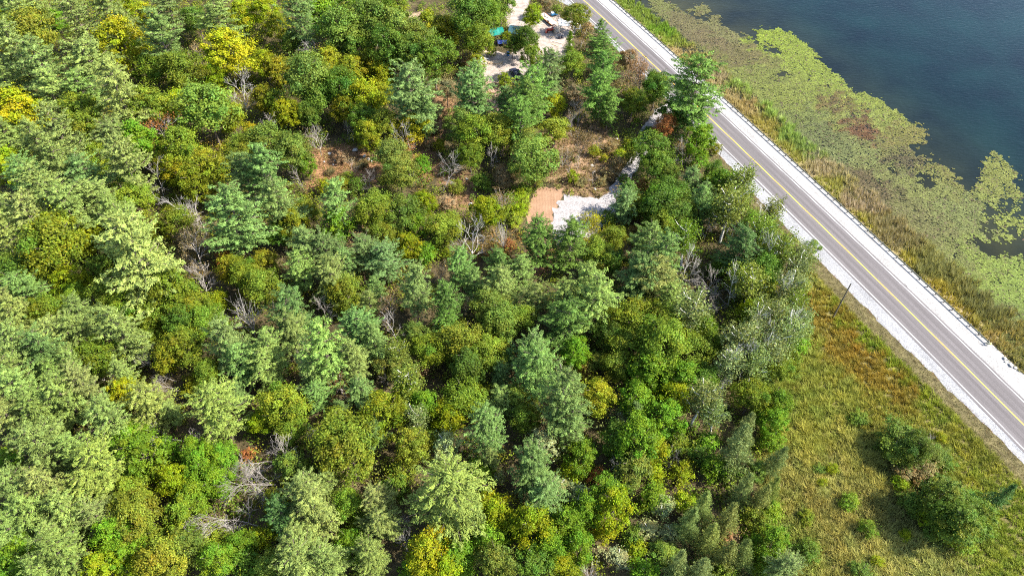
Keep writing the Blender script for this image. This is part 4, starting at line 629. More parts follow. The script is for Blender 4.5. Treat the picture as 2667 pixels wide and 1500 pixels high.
(30.6,105.3,10.7,8.8,'D',(0.067,0.119,0.013),'oak',4,1.77,(-0.025,0.028),'broadleaf_tree','dark green broadleaf tree below the red roadside shrub, fourth nearest'),
(28.3,108.9,9.0,5.1,'D',(0.104,0.197,0.012),'maple',2,0.57,(0.005,-0.032),'broadleaf_tree','bright green broadleaf tree below the red roadside shrub'),
(29.1,101.0,9.2,6.3,'D',(0.116,0.150,0.013),'oak',4,6.16,(-0.062,0.024),'broadleaf_tree','olive green broadleaf tree right of the white gravel pad, third nearest'),
(37.2,105.9,11.4,7.2,'P',(0.113,0.192,0.043),'pine',0,5.34,(-0.005,-0.025),'white_pine','blue-green white pine down and right of the red roadside shrub, third nearest'),
(43.6,105.2,12.5,6.3,'B',(0.119,0.161,0.024),'aspen',6,2.99,(-0.054,0.008),'aspen','dull sage green aspen up and left of the leaning white birches, fifth nearest'),
(41.9,103.2,9.2,3.9,'B',(0.100,0.146,0.021),'aspen',10,2.49,(-0.021,-0.03),'aspen','dull sage green aspen up and left of the leaning white birches, fourth nearest'),
(32.7,94.8,12.1,6.0,'B',(0.104,0.169,0.014),'aspen',9,5.76,(-0.024,-0.04),'aspen','olive green aspen up and left of the dark fallen limb'),
(42.2,92.7,12.9,9.1,'P',(0.066,0.118,0.030),'pine',2,5.34,(-0.007,0.015),'white_pine','dark green white pine left of the leaning white birches'),
(47.0,97.8,11.4,5.5,'B',(0.118,0.173,0.024),'aspen',0,3.07,(0.006,0.028),'aspen','dull sage green aspen up and left of the leaning white birches, third nearest'),
(45.9,93.0,10.1,4.5,'B',(0.129,0.169,0.022),'aspen',10,2.44,(0.012,0.061),'aspen','dull sage green aspen up and left of the leaning white birches, nearest'),
(15.9,93.8,8.5,6.6,'D',(0.145,0.189,0.016),'oak',9,0.32,(0.007,0.032),'broadleaf_tree','olive green broadleaf tree down and right of the white gravel pad, nearest'),
(18.8,92.1,7.4,5.0,'D',(0.067,0.121,0.013),'oak',9,1.93,(-0.008,0.028),'broadleaf_tree','dark green broadleaf tree down and right of the white gravel pad'),
(25.2,92.3,14.3,8.5,'P',(0.117,0.177,0.039),'pine',0,3.59,(0.027,0.012),'white_pine','blue-green white pine down and right of the white gravel pad, nearest'),
(26.9,87.0,16.4,8.4,'P',(0.106,0.174,0.041),'pine',9,4.82,(-0.008,-0.059),'white_pine','blue-green white pine up and left of the dark fallen limb'),
(22.4,86.4,12.9,8.3,'P',(0.106,0.169,0.042),'pine',4,3.12,(-0.024,-0.056),'white_pine','blue-green white pine down and right of the white gravel pad, second nearest'),
(25.8,84.6,14.4,9.0,'P',(0.176,0.195,0.048),'pine',5,1.69,(-0.056,0.064),'white_pine','pale grey-green white pine up and left of the dark fallen limb'),
(13.4,83.2,14.6,7.6,'P',(0.150,0.210,0.044),'pine',0,2.27,(-0.072,-0.046),'white_pine','pale grey-green white pine below the white gravel pad'),
(14.3,78.4,16.2,9.3,'P',(0.165,0.239,0.050),'pine',1,5.32,(0.001,-0.003),'white_pine','pale grey-green white pine up and right of the grey twiggy tree'),
(8.4,79.6,12.8,8.2,'P',(0.163,0.216,0.046),'pine',9,2.80,(0.054,-0.034),'white_pine','pale grey-green white pine above the grey twiggy tree'),
(9.3,75.0,13.2,8.8,'P',(0.080,0.142,0.025),'pine',3,4.75,(0.023,0.028),'white_pine','fresh green white pine above the grey twiggy tree'),
(32.5,90.4,8.4,4.7,'S',(0.600,0.600,0.600),'wh',4,0.14,(0.095,0.065),'dead_tree','white bare dead tree up and left of the dark fallen limb'),
(40.2,86.3,10.3,4.7,'B',(0.153,0.206,0.025),'aspen',6,3.34,(0.003,0.008),'aspen','dull sage green aspen up and right of the dark fallen limb, nearest'),
(36.0,86.5,8.3,4.6,'S',(0.600,0.600,0.600),'gy',4,4.17,(0.069,-0.15),'dead_tree','grey bare dead tree up and left of the dark fallen limb'),
(40.8,84.2,6.1,6.1,'S',(0.600,0.600,0.600),'fl',4,-0.24,(-0.067,-1),'fallen_tree','fallen bare tree right at the dark fallen limb'),
(42.3,83.7,12.3,6.2,'B',(0.155,0.187,0.028),'aspen',0,0.62,(0.012,0.018),'aspen','dull sage green aspen up and right of the dark fallen limb, second nearest'),
(47.2,88.6,2.9,3.2,'D',(0.164,0.202,0.007),'shrub',2,4.09,(-0.018,-0.001),'shrub','yellow-green bush down and left of the leaning white birches'),
(27.4,81.4,10.5,6.7,'P',(0.155,0.214,0.042),'pine',7,4.85,(-0.006,0.01),'white_pine','pale grey-green white pine left of the dark fallen limb'),
(30.9,76.6,14.0,7.4,'B',(0.150,0.182,0.054),'aspen',10,5.56,(0.017,-0.024),'aspen','greyish sage aspen left of the dark fallen limb'),
(41.8,79.3,8.4,4.7,'D',(0.167,0.230,0.007),'maple',3,4.54,(0.056,-0.006),'broadleaf_tree','yellow-green broadleaf tree right of the dark fallen limb'),
(32.9,76.2,8.1,4.6,'D',(0.095,0.161,0.010),'maple',3,2.75,(0.02,0.021),'broadleaf_tree','bright green broadleaf tree down and left of the dark fallen limb, nearest'),
(1.5,87.9,10.7,5.8,'P',(0.146,0.219,0.050),'pine',2,0.60,(-0.028,0.051),'white_pine','pale grey-green white pine down and right of the spreading dead white tree, second nearest'),
(3.5,81.7,11.6,6.5,'P',(0.131,0.164,0.039),'pine',5,1.45,(0.044,-0.034),'white_pine','pale grey-green white pine up and left of the grey twiggy tree'),
(1.4,78.7,7.8,5.2,'D',(0.148,0.202,0.017),'oak',9,5.23,(-0.004,0.054),'broadleaf_tree','olive green broadleaf tree up and left of the grey twiggy tree'),
(20.3,76.6,10.2,7.9,'D',(0.129,0.167,0.013),'oak',10,2.46,(0.019,0.006),'broadleaf_tree','olive green broadleaf tree up and right of the grey twiggy tree'),
(24.9,77.1,9.9,6.9,'D',(0.106,0.146,0.012),'oak',1,1.54,(0.046,-0.023),'broadleaf_tree','olive green broadleaf tree left of the dark fallen limb'),
(24.4,70.7,13.1,8.7,'D',(0.124,0.176,0.015),'oak',4,0.46,(0.042,-0.022),'broadleaf_tree','olive green broadleaf tree down and left of the dark fallen limb, second nearest'),
(19.6,72.4,8.3,6.7,'D',(0.130,0.178,0.017),'oak',10,5.26,(0.049,-0.056),'broadleaf_tree','olive green broadleaf tree right of the grey twiggy tree, second nearest'),
(16.6,74.4,8.3,5.5,'D',(0.068,0.108,0.013),'oak',5,2.79,(0.047,0.024),'broadleaf_tree','dark green broadleaf tree up and right of the grey twiggy tree'),
(10.4,70.9,8.4,5.0,'D',(0.098,0.199,0.011),'maple',10,3.86,(0.007,-0.026),'broadleaf_tree','bright green broadleaf tree up and right of the grey twiggy tree'),
(3.3,70.3,11.9,7.6,'P',(0.114,0.183,0.046),'pine',1,4.90,(-0.023,0.071),'white_pine','blue-green white pine up and left of the grey twiggy tree'),
(3.8,65.1,13.1,7.9,'P',(0.116,0.199,0.042),'pine',4,4.68,(0.017,0.009),'white_pine','blue-green white pine left of the grey twiggy tree, nearest'),
(8.9,67.9,8.1,4.4,'S',(0.600,0.600,0.600),'gy',7,4.67,(-0.02,0.12),'dead_tree','grey bare dead tree right at the grey twiggy tree'),
(12.5,70.1,3.1,3.1,'D',(0.243,0.156,0.033),'shrub',0,4.18,(0.075,0.009),'shrub','rust brown bush right of the grey twiggy tree'),
(14.4,71.2,4.3,4.4,'D',(0.114,0.147,0.020),'maple',8,0.43,(-0.016,0.001),'shrub','dull sage green bush right of the grey twiggy tree'),
(17.5,68.6,7.2,5.6,'D',(0.120,0.154,0.014),'oak',2,5.90,(0.004,-0.006),'broadleaf_tree','olive green broadleaf tree right of the grey twiggy tree, nearest'),
(22.4,66.7,10.7,7.0,'D',(0.106,0.188,0.012),'maple',0,5.93,(0.004,0.035),'broadleaf_tree','bright green broadleaf tree right of the grey twiggy tree'),
(29.5,70.3,9.2,7.1,'D',(0.129,0.169,0.015),'oak',2,4.49,(-0.014,-0.061),'broadleaf_tree','olive green broadleaf tree down and left of the dark fallen limb, nearest'),
(27.3,65.6,9.1,6.5,'D',(0.101,0.189,0.012),'maple',1,3.38,(-0.017,-0.041),'broadleaf_tree','bright green broadleaf tree down and left of the dark fallen limb, second nearest'),
(31.3,65.9,7.9,5.1,'D',(0.089,0.150,0.016),'oak',2,2.66,(-0.1,0.033),'broadleaf_tree','dark green broadleaf tree below the dark fallen limb'),
(36.9,70.8,13.4,7.0,'B',(0.139,0.162,0.049),'aspen',2,1.10,(0.056,0.029),'aspen','greyish sage aspen down and right of the dark fallen limb, second nearest'),
(41.4,73.6,10.9,5.1,'B',(0.141,0.167,0.059),'aspen',10,0.33,(-0.012,-0.044),'aspen','greyish sage aspen down and right of the dark fallen limb, third nearest'),
(34.8,66.5,11.6,5.6,'B',(0.177,0.220,0.073),'aspen',7,1.52,(-0.038,0.038),'aspen','greyish sage aspen below the dark fallen limb, nearest'),
(39.5,68.2,10.7,4.9,'B',(0.146,0.199,0.052),'aspen',6,5.08,(0.018,0.009),'aspen','greyish sage aspen down and right of the dark fallen limb, sixth nearest'),
(40.4,75.5,1.1,1.3,'D',(0.223,0.221,0.007),'shrub',9,3.43,(0.017,0.012),'shrub','golden yellow bush down and right of the dark fallen limb'),
(33.3,72.4,8.3,5.0,'D',(0.099,0.141,0.011),'oak',7,4.39,(0.016,-0.02),'broadleaf_tree','olive green broadleaf tree below the dark fallen limb, nearest'),
(42.0,68.7,3.9,4.1,'D',(0.084,0.131,0.015),'shrub',2,5.30,(-0.032,-0.032),'shrub','dark green bush down and right of the dark fallen limb'),
(39.1,92.8,5.0,4.4,'D',(0.084,0.144,0.014),'shrub',7,3.09,(-0.001,-0.016),'shrub','dark green bush above the dark fallen limb'),
(38.5,102.4,7.6,4.1,'S',(0.600,0.600,0.600),'wh',9,3.76,(-0.094,0.076),'dead_tree','white bare dead tree above the dark fallen limb'),
(48.5,106.9,3.8,3.8,'D',(0.107,0.206,0.012),'shrub',3,0.39,(-0.059,0.024),'shrub','bright green bush up and left of the leaning white birches'),
(19.4,106.7,4.1,4.1,'D',(0.084,0.129,0.014),'shrub',7,1.38,(-0.037,0.038),'shrub','dark green bush right of the white gravel pad'),
(36.8,110.4,5.2,4.5,'D',(0.097,0.191,0.013),'shrub',2,3.07,(-0.009,0.01),'shrub','bright green bush below the red roadside shrub'),
(41.6,106.5,8.4,5.0,'D',(0.113,0.190,0.012),'maple',5,5.75,(0.034,-0.007),'broadleaf_tree','bright green broadleaf tree up and left of the leaning white birches'),
(42.8,79.0,10.0,4.5,'B',(0.165,0.200,0.051),'aspen',9,2.94,(0.013,-0.019),'aspen','greyish sage aspen right of the dark fallen limb'),
(29.5,79.2,3.9,4.4,'D',(0.139,0.200,0.027),'maple',8,5.92,(-0.005,-0.042),'shrub','dull sage green bush down and left of the dark fallen limb'),
(43.6,85.8,4.4,4.2,'D',(0.079,0.131,0.013),'shrub',4,4.50,(0.005,0.028),'shrub','dark green bush right of the dark fallen limb'),
(42.2,103.4,12.8,3.4,'S',(0.600,0.600,0.600),'sl',6,0.87,(0.041,-0.17),'dead_tree','slender white-stemmed bare dead tree up and left of the leaning white birches, fifth nearest'),
(44.2,103.4,12.8,3.4,'S',(0.600,0.600,0.600),'sl',9,3.75,(0.082,-0.13),'dead_tree','slender white-stemmed bare dead tree up and left of the leaning white birches, fourth nearest'),
(45.4,94.1,13.0,3.6,'S',(0.600,0.600,0.600),'sl',7,1.56,(-0.02,-0.042),'dead_tree','slender white-stemmed bare dead tree up and left of the leaning white birches, second nearest'),
(48.2,100.8,12.7,3.4,'S',(0.600,0.600,0.600),'sl',0,0.53,(-0.075,-0.11),'dead_tree','slender white-stemmed bare dead tree up and left of the leaning white birches, third nearest'),
(39.7,85.0,13.2,3.7,'S',(0.600,0.600,0.600),'sl',5,0.25,(-0.026,-0.072),'dead_tree','slender white-stemmed bare dead tree up and right of the dark fallen limb'),
(37.5,71.1,12.8,3.4,'S',(0.600,0.600,0.600),'sl',1,1.60,(-0.1,-0.24),'dead_tree','slender white-stemmed bare dead tree down and right of the dark fallen limb, second nearest'),
(38.2,68.4,12.7,3.3,'S',(0.600,0.600,0.600),'sl',7,1.52,(-0.064,0.032),'dead_tree','slender white-stemmed bare dead tree down and right of the dark fallen limb, fourth nearest'),
(34.5,65.9,12.6,3.3,'S',(0.600,0.600,0.600),'sl',0,1.58,(-0.013,0.061),'dead_tree','slender white-stemmed bare dead tree below the dark fallen limb'),
(41.9,74.9,12.5,3.2,'S',(0.600,0.600,0.600),'sl',5,2.95,(-0.013,0.007),'dead_tree','slender white-stemmed bare dead tree down and right of the dark fallen limb, third nearest'),
(32.4,91.1,12.9,3.5,'S',(0.600,0.600,0.600),'sl',2,3.02,(-0.053,0.044),'dead_tree','slender white-stemmed bare dead tree up and left of the dark fallen limb'),
(35.3,82.3,7.8,4.3,'S',(0.600,0.600,0.600),'gy',3,4.91,(0.024,-0.009),'dead_tree','grey bare dead tree left of the dark fallen limb'),
(39.8,75.1,12.0,2.9,'S',(0.600,0.600,0.600),'sl',6,2.30,(0.057,-0.11),'dead_tree','slender white-stemmed bare dead tree down and right of the dark fallen limb, nearest'),
(-75.0,60.1,14.0,8.1,'P',(0.158,0.233,0.053),'pine',9,5.17,(-0.029,-0.064),'white_pine','pale grey-green white pine below the left edge midpoint, third nearest'),
(-68.1,59.9,14.5,7.7,'P',(0.150,0.204,0.043),'pine',9,3.44,(-0.03,-0.005),'white_pine','pale grey-green white pine left of the long pale fallen limbs, fourth nearest'),
(-75.9,57.1,12.6,6.1,'P',(0.147,0.174,0.043),'pine',8,0.26,(-0.012,-0.028),'white_pine','pale grey-green white pine below the left edge midpoint, fourth nearest'),
(-71.6,56.4,12.0,7.5,'P',(0.129,0.177,0.037),'pine',6,0.89,(0.015,0.11),'white_pine','pale grey-green white pine left of the long pale fallen limbs, sixth nearest'),
(-65.9,61.5,13.4,6.3,'P',(0.151,0.175,0.048),'pine',6,1.46,(-0.002,0.04),'white_pine','pale grey-green white pine left of the long pale fallen limbs, second nearest'),
(-61.8,63.1,8.0,5.0,'D',(0.216,0.233,0.007),'maple',7,0.72,(0.032,0.038),'broadleaf_tree','golden yellow broadleaf tree down and left of the long pale fallen limbs'),
(-55.6,59.5,12.4,7.6,'P',(0.172,0.203,0.041),'pine',3,4.70,(0.011,0.043),'white_pine','pale yellowish white pine below the long pale fallen limbs'),
(-60.3,55.8,14.1,7.5,'P',(0.147,0.206,0.047),'pine',1,1.64,(0.026,-0.003),'white_pine','pale grey-green white pine down and left of the long pale fallen limbs, nearest'),
(-58.1,55.4,7.5,6.5,'D',(0.114,0.201,0.011),'maple',3,3.31,(-0.028,-0.009),'broadleaf_tree','bright green broadleaf tree left of the tangle of dead limbs, second nearest'),
(-44.1,57.6,14.8,8.9,'P',(0.161,0.213,0.039),'pine',8,2.22,(0.046,-0.011),'white_pine','pale yellowish white pine up and right of the tangle of dead limbs'),
(-41.7,59.7,2.7,3.4,'D',(0.204,0.265,0.008),'shrub',7,4.46,(-0.032,0.024),'shrub','yellow-green bush right of the tangle of dead limbs'),
(-43.7,63.2,8.0,4.1,'P',(0.115,0.178,0.045),'pine',5,3.07,(-0.013,0.018),'white_pine','blue-green white pine up and right of the tangle of dead limbs'),
(-51.5,65.0,4.5,4.0,'D',(0.169,0.191,0.011),'shrub',2,4.98,(-0.003,-0.006),'shrub','olive-gold bush right of the long pale fallen limbs, second nearest'),
(-52.2,65.0,4.3,4.3,'S',(0.600,0.600,0.600),'fl',1,-0.27,(0.094,-1),'fallen_tree','fallen bare tree down and right of the long pale fallen limbs'),
(-49.2,56.9,5.1,5.1,'S',(0.600,0.600,0.600),'fl',7,0.38,(-0.072,-1),'fallen_tree','fallen bare tree right at the tangle of dead limbs'),
(-54.9,57.8,6.5,3.2,'S',(0.600,0.600,0.600),'gy',4,1.08,(0.042,-0.085),'dead_tree','grey bare dead tree up and left of the tangle of dead limbs'),
(-76.6,53.1,4.2,4.0,'D',(0.105,0.185,0.012),'shrub',8,5.12,(0.016,0.006),'shrub','bright green bush above the lower left corner'),
(-76.0,51.1,3.2,3.5,'D',(0.112,0.151,0.013),'shrub',5,1.76,(-0,-0.046),'shrub','olive green bush above the lower left corner'),
(-67.4,51.7,13.9,8.2,'P',(0.128,0.172,0.040),'pine',8,1.86,(-0.014,0),'white_pine','pale grey-green white pine down and left of the long pale fallen limbs, third nearest'),
(-64.5,52.1,11.5,6.1,'P',(0.153,0.221,0.048),'pine',2,0.70,(0.06,0.033),'white_pine','pale grey-green white pine down and left of the long pale fallen limbs, second nearest'),
(-64.5,55.6,5.0,3.4,'R',(0.191,0.136,0.060),'dry',5,2.58,(0,0.022),'withered_tree','dry brown withered tree down and left of the long pale fallen limbs'),
(-53.7,51.5,11.0,6.9,'D',(0.104,0.164,0.011),'maple',9,1.92,(-0.049,0.014),'broadleaf_tree','bright green broadleaf tree left of the tangle of dead limbs, nearest'),
(-52.8,54.5,4.8,4.5,'D',(0.087,0.171,0.010),'shrub',3,5.14,(0.012,0.036),'shrub','bright green bush down and left of the tangle of dead limbs'),
(-57.7,48.5,13.3,7.6,'P',(0.178,0.228,0.039),'pine',4,3.79,(0.069,0.051),'white_pine','pale yellowish white pine left of the tangle of dead limbs'),
(-59.5,46.5,10.6,6.8,'P',(0.180,0.222,0.040),'pine',10,4.66,(0.008,0.017),'white_pine','pale yellowish white pine down and left of the tangle of dead limbs'),
(-56.0,50.1,6.1,4.6,'D',(0.126,0.221,0.013),'maple',9,3.93,(0.009,0.015),'broadleaf_tree','bright green broadleaf tree down and left of the tangle of dead limbs, nearest'),
(-53.2,50.8,3.9,3.9,'D',(0.143,0.175,0.006),'shrub',8,3.24,(-0.04,0.006),'shrub','yellow-green bush down and left of the tangle of dead limbs'),
(-45.6,50.8,7.9,6.1,'D',(0.096,0.181,0.010),'maple',6,3.29,(0.013,-0.01),'broadleaf_tree','bright green broadleaf tree down and right of the tangle of dead limbs, second nearest'),
(-42.9,52.1,6.6,4.9,'D',(0.110,0.208,0.014),'maple',6,0.52,(-0.069,-0.06),'broadleaf_tree','bright green broadleaf tree down and right of the tangle of dead limbs, third nearest'),
(-43.0,48.6,6.9,5.2,'D',(0.109,0.196,0.011),'maple',8,1.88,(-0.049,-0.058),'broadleaf_tree','bright green broadleaf tree up and left of the fallen brush heap'),
(-49.0,48.1,7.9,4.8,'D',(0.162,0.207,0.006),'maple',3,4.60,(0.027,-0.01),'broadleaf_tree','yellow-green broadleaf tree below the tangle of dead limbs'),
(-69.2,45.7,11.3,6.5,'P',(0.130,0.184,0.043),'pine',8,0.24,(0.006,-0.032),'white_pine','pale grey-green white pine above the lower left corner, second nearest'),
(-64.7,44.9,12.8,7.0,'P',(0.178,0.206,0.050),'pine',7,4.13,(0.024,-0.033),'white_pine','pale grey-green white pine up and right of the lower left corner, fifth nearest'),
(-65.5,42.3,12.2,6.8,'P',(0.162,0.229,0.047),'pine',9,2.58,(-0.029,-0.015),'white_pine','pale grey-green white pine up and right of the lower left corner, third nearest'),
(-61.3,42.4,12.0,6.8,'P',(0.161,0.217,0.047),'pine',0,3.36,(-0.004,-0.059),'white_pine','pale grey-green white pine up and right of the lower left corner, fourth nearest'),
(-57.4,42.0,10.4,5.5,'P',(0.145,0.181,0.047),'pine',3,2.35,(0.058,-0.023),'white_pine','pale grey-green white pine up and right of the lower left corner, sixth nearest'),
(-54.4,46.2,7.4,5.4,'D',(0.174,0.222,0.018),'oak',2,0.99,(0.044,0.006),'broadleaf_tree','yellowish olive broadleaf tree down and left of the tangle of dead limbs, nearest'),
(-52.4,42.0,9.7,7.0,'D',(0.135,0.151,0.014),'oak',4,0.78,(0.004,0.063),'broadleaf_tree','yellowish olive broadleaf tree down and left of the tangle of dead limbs, second nearest'),
(-45.6,46.0,6.7,5.4,'D',(0.108,0.172,0.010),'maple',0,1.87,(-0.004,0.044),'broadleaf_tree','bright green broadleaf tree below the tangle of dead limbs'),
(-46.5,43.6,6.8,6.0,'D',(0.117,0.172,0.012),'maple',5,0.22,(-0.028,0.028),'broadleaf_tree','bright green broadleaf tree left of the fallen brush heap'),
(-36.3,43.0,7.2,7.2,'S',(0.600,0.600,0.600),'fl',8,-0.09,(-0.046,-1),'fallen_tree','fallen bare tree down and left of the fallen brush heap'),
(-37.5,48.5,5.3,5.3,'S',(0.600,0.600,0.600),'fl',5,-0.70,(0.059,-1),'fallen_tree','fallen bare tree above the fallen brush heap, nearest'),
(-44.9,41.0,5.6,2.5,'S',(0.600,0.600,0.600),'wh',0,1.15,(-0.01,-0.01),'dead_tree','white bare dead tree left of the fallen brush heap'),
(-67.8,40.0,10.3,5.9,'P',(0.141,0.208,0.045),'pine',10,2.00,(0.004,0.029),'white_pine','pale grey-green white pine above the lower left corner, nearest'),
(-61.6,39.7,9.5,5.4,'P',(0.158,0.212,0.048),'pine',2,4.52,(0.032,0.031),'white_pine','pale grey-green white pine up and right of the lower left corner, second nearest'),
(-58.9,36.4,13.9,7.0,'P',(0.127,0.176,0.036),'pine',1,0.31,(0.011,-0.001),'white_pine','pale grey-green white pine up and right of the lower left corner, nearest'),
(-66.8,37.1,7.2,6.0,'D',(0.099,0.181,0.011),'maple',0,3.14,(0.003,-0.024),'broadleaf_tree','bright green broadleaf tree up and right of the lower left corner'),
(-68.8,36.0,4.0,4.2,'D',(0.089,0.139,0.010),'shrub',1,3.44,(-0.01,0.065),'shrub','bright green bush right at the lower left corner'),
(-53.7,39.4,9.3,5.2,'D',(0.115,0.220,0.012),'maple',7,0.33,(-0.039,-0.028),'broadleaf_tree','bright green broadleaf tree down and left of the tangle of dead limbs, second nearest'),
(-54.6,35.9,7.7,5.0,'D',(0.177,0.225,0.008),'maple',9,3.95,(-0.005,0.06),'broadleaf_tree','yellow-green broadleaf tree right of the lower left corner'),
(-52.6,38.2,6.9,5.1,'D',(0.114,0.197,0.011),'maple',1,4.38,(0.02,-0.022),'broadleaf_tree','bright green broadleaf tree down and left of the tangle of dead limbs, third nearest'),
(-46.1,36.4,9.2,6.2,'D',(0.185,0.202,0.018),'oak',1,2.88,(0.001,0.01),'broadleaf_tree','yellowish olive broadleaf tree down and left of the fallen brush heap'),
(-50.6,41.3,3.8,3.9,'D',(0.124,0.159,0.013),'shrub',9,2.14,(0.053,-0.055),'shrub','olive green bush below the tangle of dead limbs'),
(-44.3,38.2,7.7,5.4,'D',(0.103,0.137,0.019),'maple',3,5.95,(-0.009,0.008),'broadleaf_tree','dull sage green broadleaf tree down and left of the fallen brush heap'),
(-42.8,40.9,3.8,4.5,'D',(0.184,0.221,0.017),'shrub',0,0.82,(0.002,0.025),'shrub','yellowish olive bush down and left of the fallen brush heap'),
(-39.4,36.2,8.0,5.1,'D',(0.106,0.185,0.012),'maple',6,2.00,(0.014,0.053),'broadleaf_tree','bright green broadleaf tree down and left of the fallen brush heap, second nearest'),
(-38.0,39.1,5.8,5.1,'D',(0.082,0.138,0.008),'maple',2,0.03,(-0.018,0.013),'broadleaf_tree','bright green broadleaf tree down and left of the fallen brush heap, nearest'),
(-36.3,37.2,4.6,4.4,'D',(0.092,0.162,0.017),'shrub',7,4.50,(0.005,-0.017),'shrub','dark green bush below the fallen brush heap'),
(-57.6,35.6,6.1,3.4,'P',(0.142,0.183,0.040),'pine',0,5.64,(0.045,-0.016),'white_pine','pale grey-green white pine right of the lower left corner, second nearest'),
(-50.1,35.7,5.5,4.6,'D',(0.146,0.183,0.006),'maple',9,3.71,(0.016,0.031),'broadleaf_tree','yellow-green broadleaf tree down and left of the fallen brush heap'),
(-60.9,34.7,10.9,4.5,'P',(0.143,0.202,0.044),'pine',10,2.92,(-0.014,0.032),'white_pine','pale grey-green white pine right of the lower left corner, nearest'),
(-47.3,53.1,7.7,4.7,'D',(0.110,0.190,0.011),'maple',4,3.69,(-0.045,0.029),'broadleaf_tree','bright green broadleaf tree down and right of the tangle of dead limbs, nearest'),
(-39.5,51.2,6.7,3.3,'S',(0.600,0.600,0.600),'gy',5,4.57,(-0.065,0.01),'dead_tree','grey bare dead tree above the fallen brush heap, second nearest'),
(-53.2,51.9,5.2,2.2,'S',(0.600,0.600,0.600),'gy',9,5.19,(0.047,0.17),'dead_tree','grey bare dead tree down and left of the tangle of dead limbs'),
(-53.5,60.2,7.3,4.0,'P',(0.180,0.243,0.055),'pine',3,2.77,(-0.027,0.001),'white_pine','pale grey-green white pine up and left of the tangle of dead limbs'),
(-48.6,54.9,7.0,3.6,'S',(0.600,0.600,0.600),'gy',4,3.73,(-0.044,0.029),'dead_tree','grey bare dead tree right of the tangle of dead limbs'),
(-39.6,40.6,7.2,3.8,'S',(0.600,0.600,0.600),'gy',2,5.74,(-0.16,0.019),'dead_tree','grey bare dead tree down and left of the fallen brush heap'),
(-62.6,55.2,6.8,3.4,'S',(0.600,0.600,0.600),'gy',3,0.90,(-0.027,0.15),'dead_tree','grey bare dead tree left of the tangle of dead limbs'),
(-41.0,54.6,1.8,2.1,'D',(0.323,0.123,0.040),'shrub',0,6.19,(-0.02,-0.016),'shrub','rust red bush above the fallen brush heap'),
(-39.0,58.8,5.9,4.6,'D',(0.168,0.219,0.006),'maple',3,3.49,(0.054,-0.016),'broadleaf_tree','yellow-green broadleaf tree right of the tangle of dead limbs'),
(-35.1,59.2,10.3,7.2,'D',(0.146,0.192,0.015),'oak',10,5.05,(-0.014,-0.091),'broadleaf_tree','olive green broadleaf tree left of the round olive-gold tree'),
(-34.5,57.3,5.9,5.4,'D',(0.117,0.168,0.014),'oak',0,5.64,(-0.061,0.094),'broadleaf_tree','olive green broadleaf tree up and right of the fallen brush heap'),
(-27.3,64.6,5.5,3.8,'R',(0.237,0.103,0.034),'dry',7,2.64,(-0.011,0.073),'withered_tree','rust red withered tree up and left of the round olive-gold tree'),
(-30.9,62.9,8.6,5.1,'P',(0.121,0.210,0.046),'pine',8,2.34,(0.014,-0.049),'white_pine','blue-green white pine left of the round olive-gold tree, second nearest'),
(-23.2,62.5,9.6,5.8,'P',(0.116,0.186,0.046),'pine',1,3.83,(0.031,0.039),'white_pine','blue-green white pine up and left of the round olive-gold tree'),
(-26.3,60.5,7.2,3.8,'P',(0.098,0.155,0.038),'pine',2,6.18,(0.043,-0.042),'white_pine','blue-green white pine left of the round olive-gold tree, nearest'),
(-19.5,58.6,10.8,7.4,'D',(0.133,0.164,0.009),'maple',0,3.49,(-0.029,0.056),'broadleaf_tree','rounded olive-gold broadleaf tree below the thin white trunk'),
(-19.8,64.3,5.1,2.1,'S',(0.600,0.600,0.600),'wh',5,2.51,(-0.043,0.11),'dead_tree','white bare dead tree above the round olive-gold tree'),
(-14.3,57.2,9.3,4.0,'B',(0.157,0.197,0.058),'aspen',9,5.42,(-0.009,-0.01),'aspen','greyish sage aspen right of the round olive-gold tree'),
(-17.0,63.2,6.9,4.8,'D',(0.116,0.187,0.011),'maple',6,1.79,(0.025,0.053),'broadleaf_tree','bright green broadleaf tree up and right of the round olive-gold tree'),
(-9.9,59.2,7.4,5.5,'D',(0.170,0.194,0.006),'maple',6,4.55,(0,-0.006),'broadleaf_tree','yellow-green broadleaf tree above the whitish-leaved tree'),
(-7.5,61.5,8.9,7.5,'D',(0.115,0.164,0.012),'oak',9,2.44,(-0.004,-0.094),'broadleaf_tree','olive green broadleaf tree above the whitish-leaved tree'),
(-1.7,62.4,7.4,5.0,'P',(0.145,0.212,0.048),'pine',3,0.29,(0.033,-0.019),'white_pine','pale grey-green white pine down and left of the grey twiggy tree'),
(-3.7,53.9,13.9,7.6,'P',(0.105,0.174,0.041),'pine',6,0.81,(-0.016,0.017),'white_pine','blue-green white pine right of the whitish-leaved tree'),
(-25.5,54.5,11.2,8.1,'D',(0.125,0.154,0.013),'oak',9,0.38,(0.01,-0.035),'broadleaf_tree','olive green broadleaf tree down and left of the round olive-gold tree, nearest'),
(-23.2,50.7,12.2,8.6,'D',(0.126,0.158,0.014),'oak',8,2.56,(0.015,0.044),'broadleaf_tree','olive green broadleaf tree down and left of the round olive-gold tree, second nearest'),
(-21.0,55.8,8.5,4.1,'P',(0.099,0.159,0.038),'pine',4,3.27,(-0.056,-0.009),'white_pine','blue-green white pine down and left of the round olive-gold tree'),
(-31.4,56.8,5.6,2.5,'S',(0.600,0.600,0.600),'wh',10,6.23,(0.051,0.063),'dead_tree','white bare dead tree left of the round olive-gold tree'),
(-34.8,53.3,6.1,6.1,'S',(0.600,0.600,0.600),'fl',2,0.16,(0.041,-1),'fallen_tree','fallen bare tree above the fallen brush heap, third nearest'),
(-32.7,50.8,7.3,4.6,'D',(0.124,0.181,0.024),'maple',1,2.94,(-0.034,-0.02),'broadleaf_tree','dull sage green broadleaf tree up and right of the fallen brush heap'),
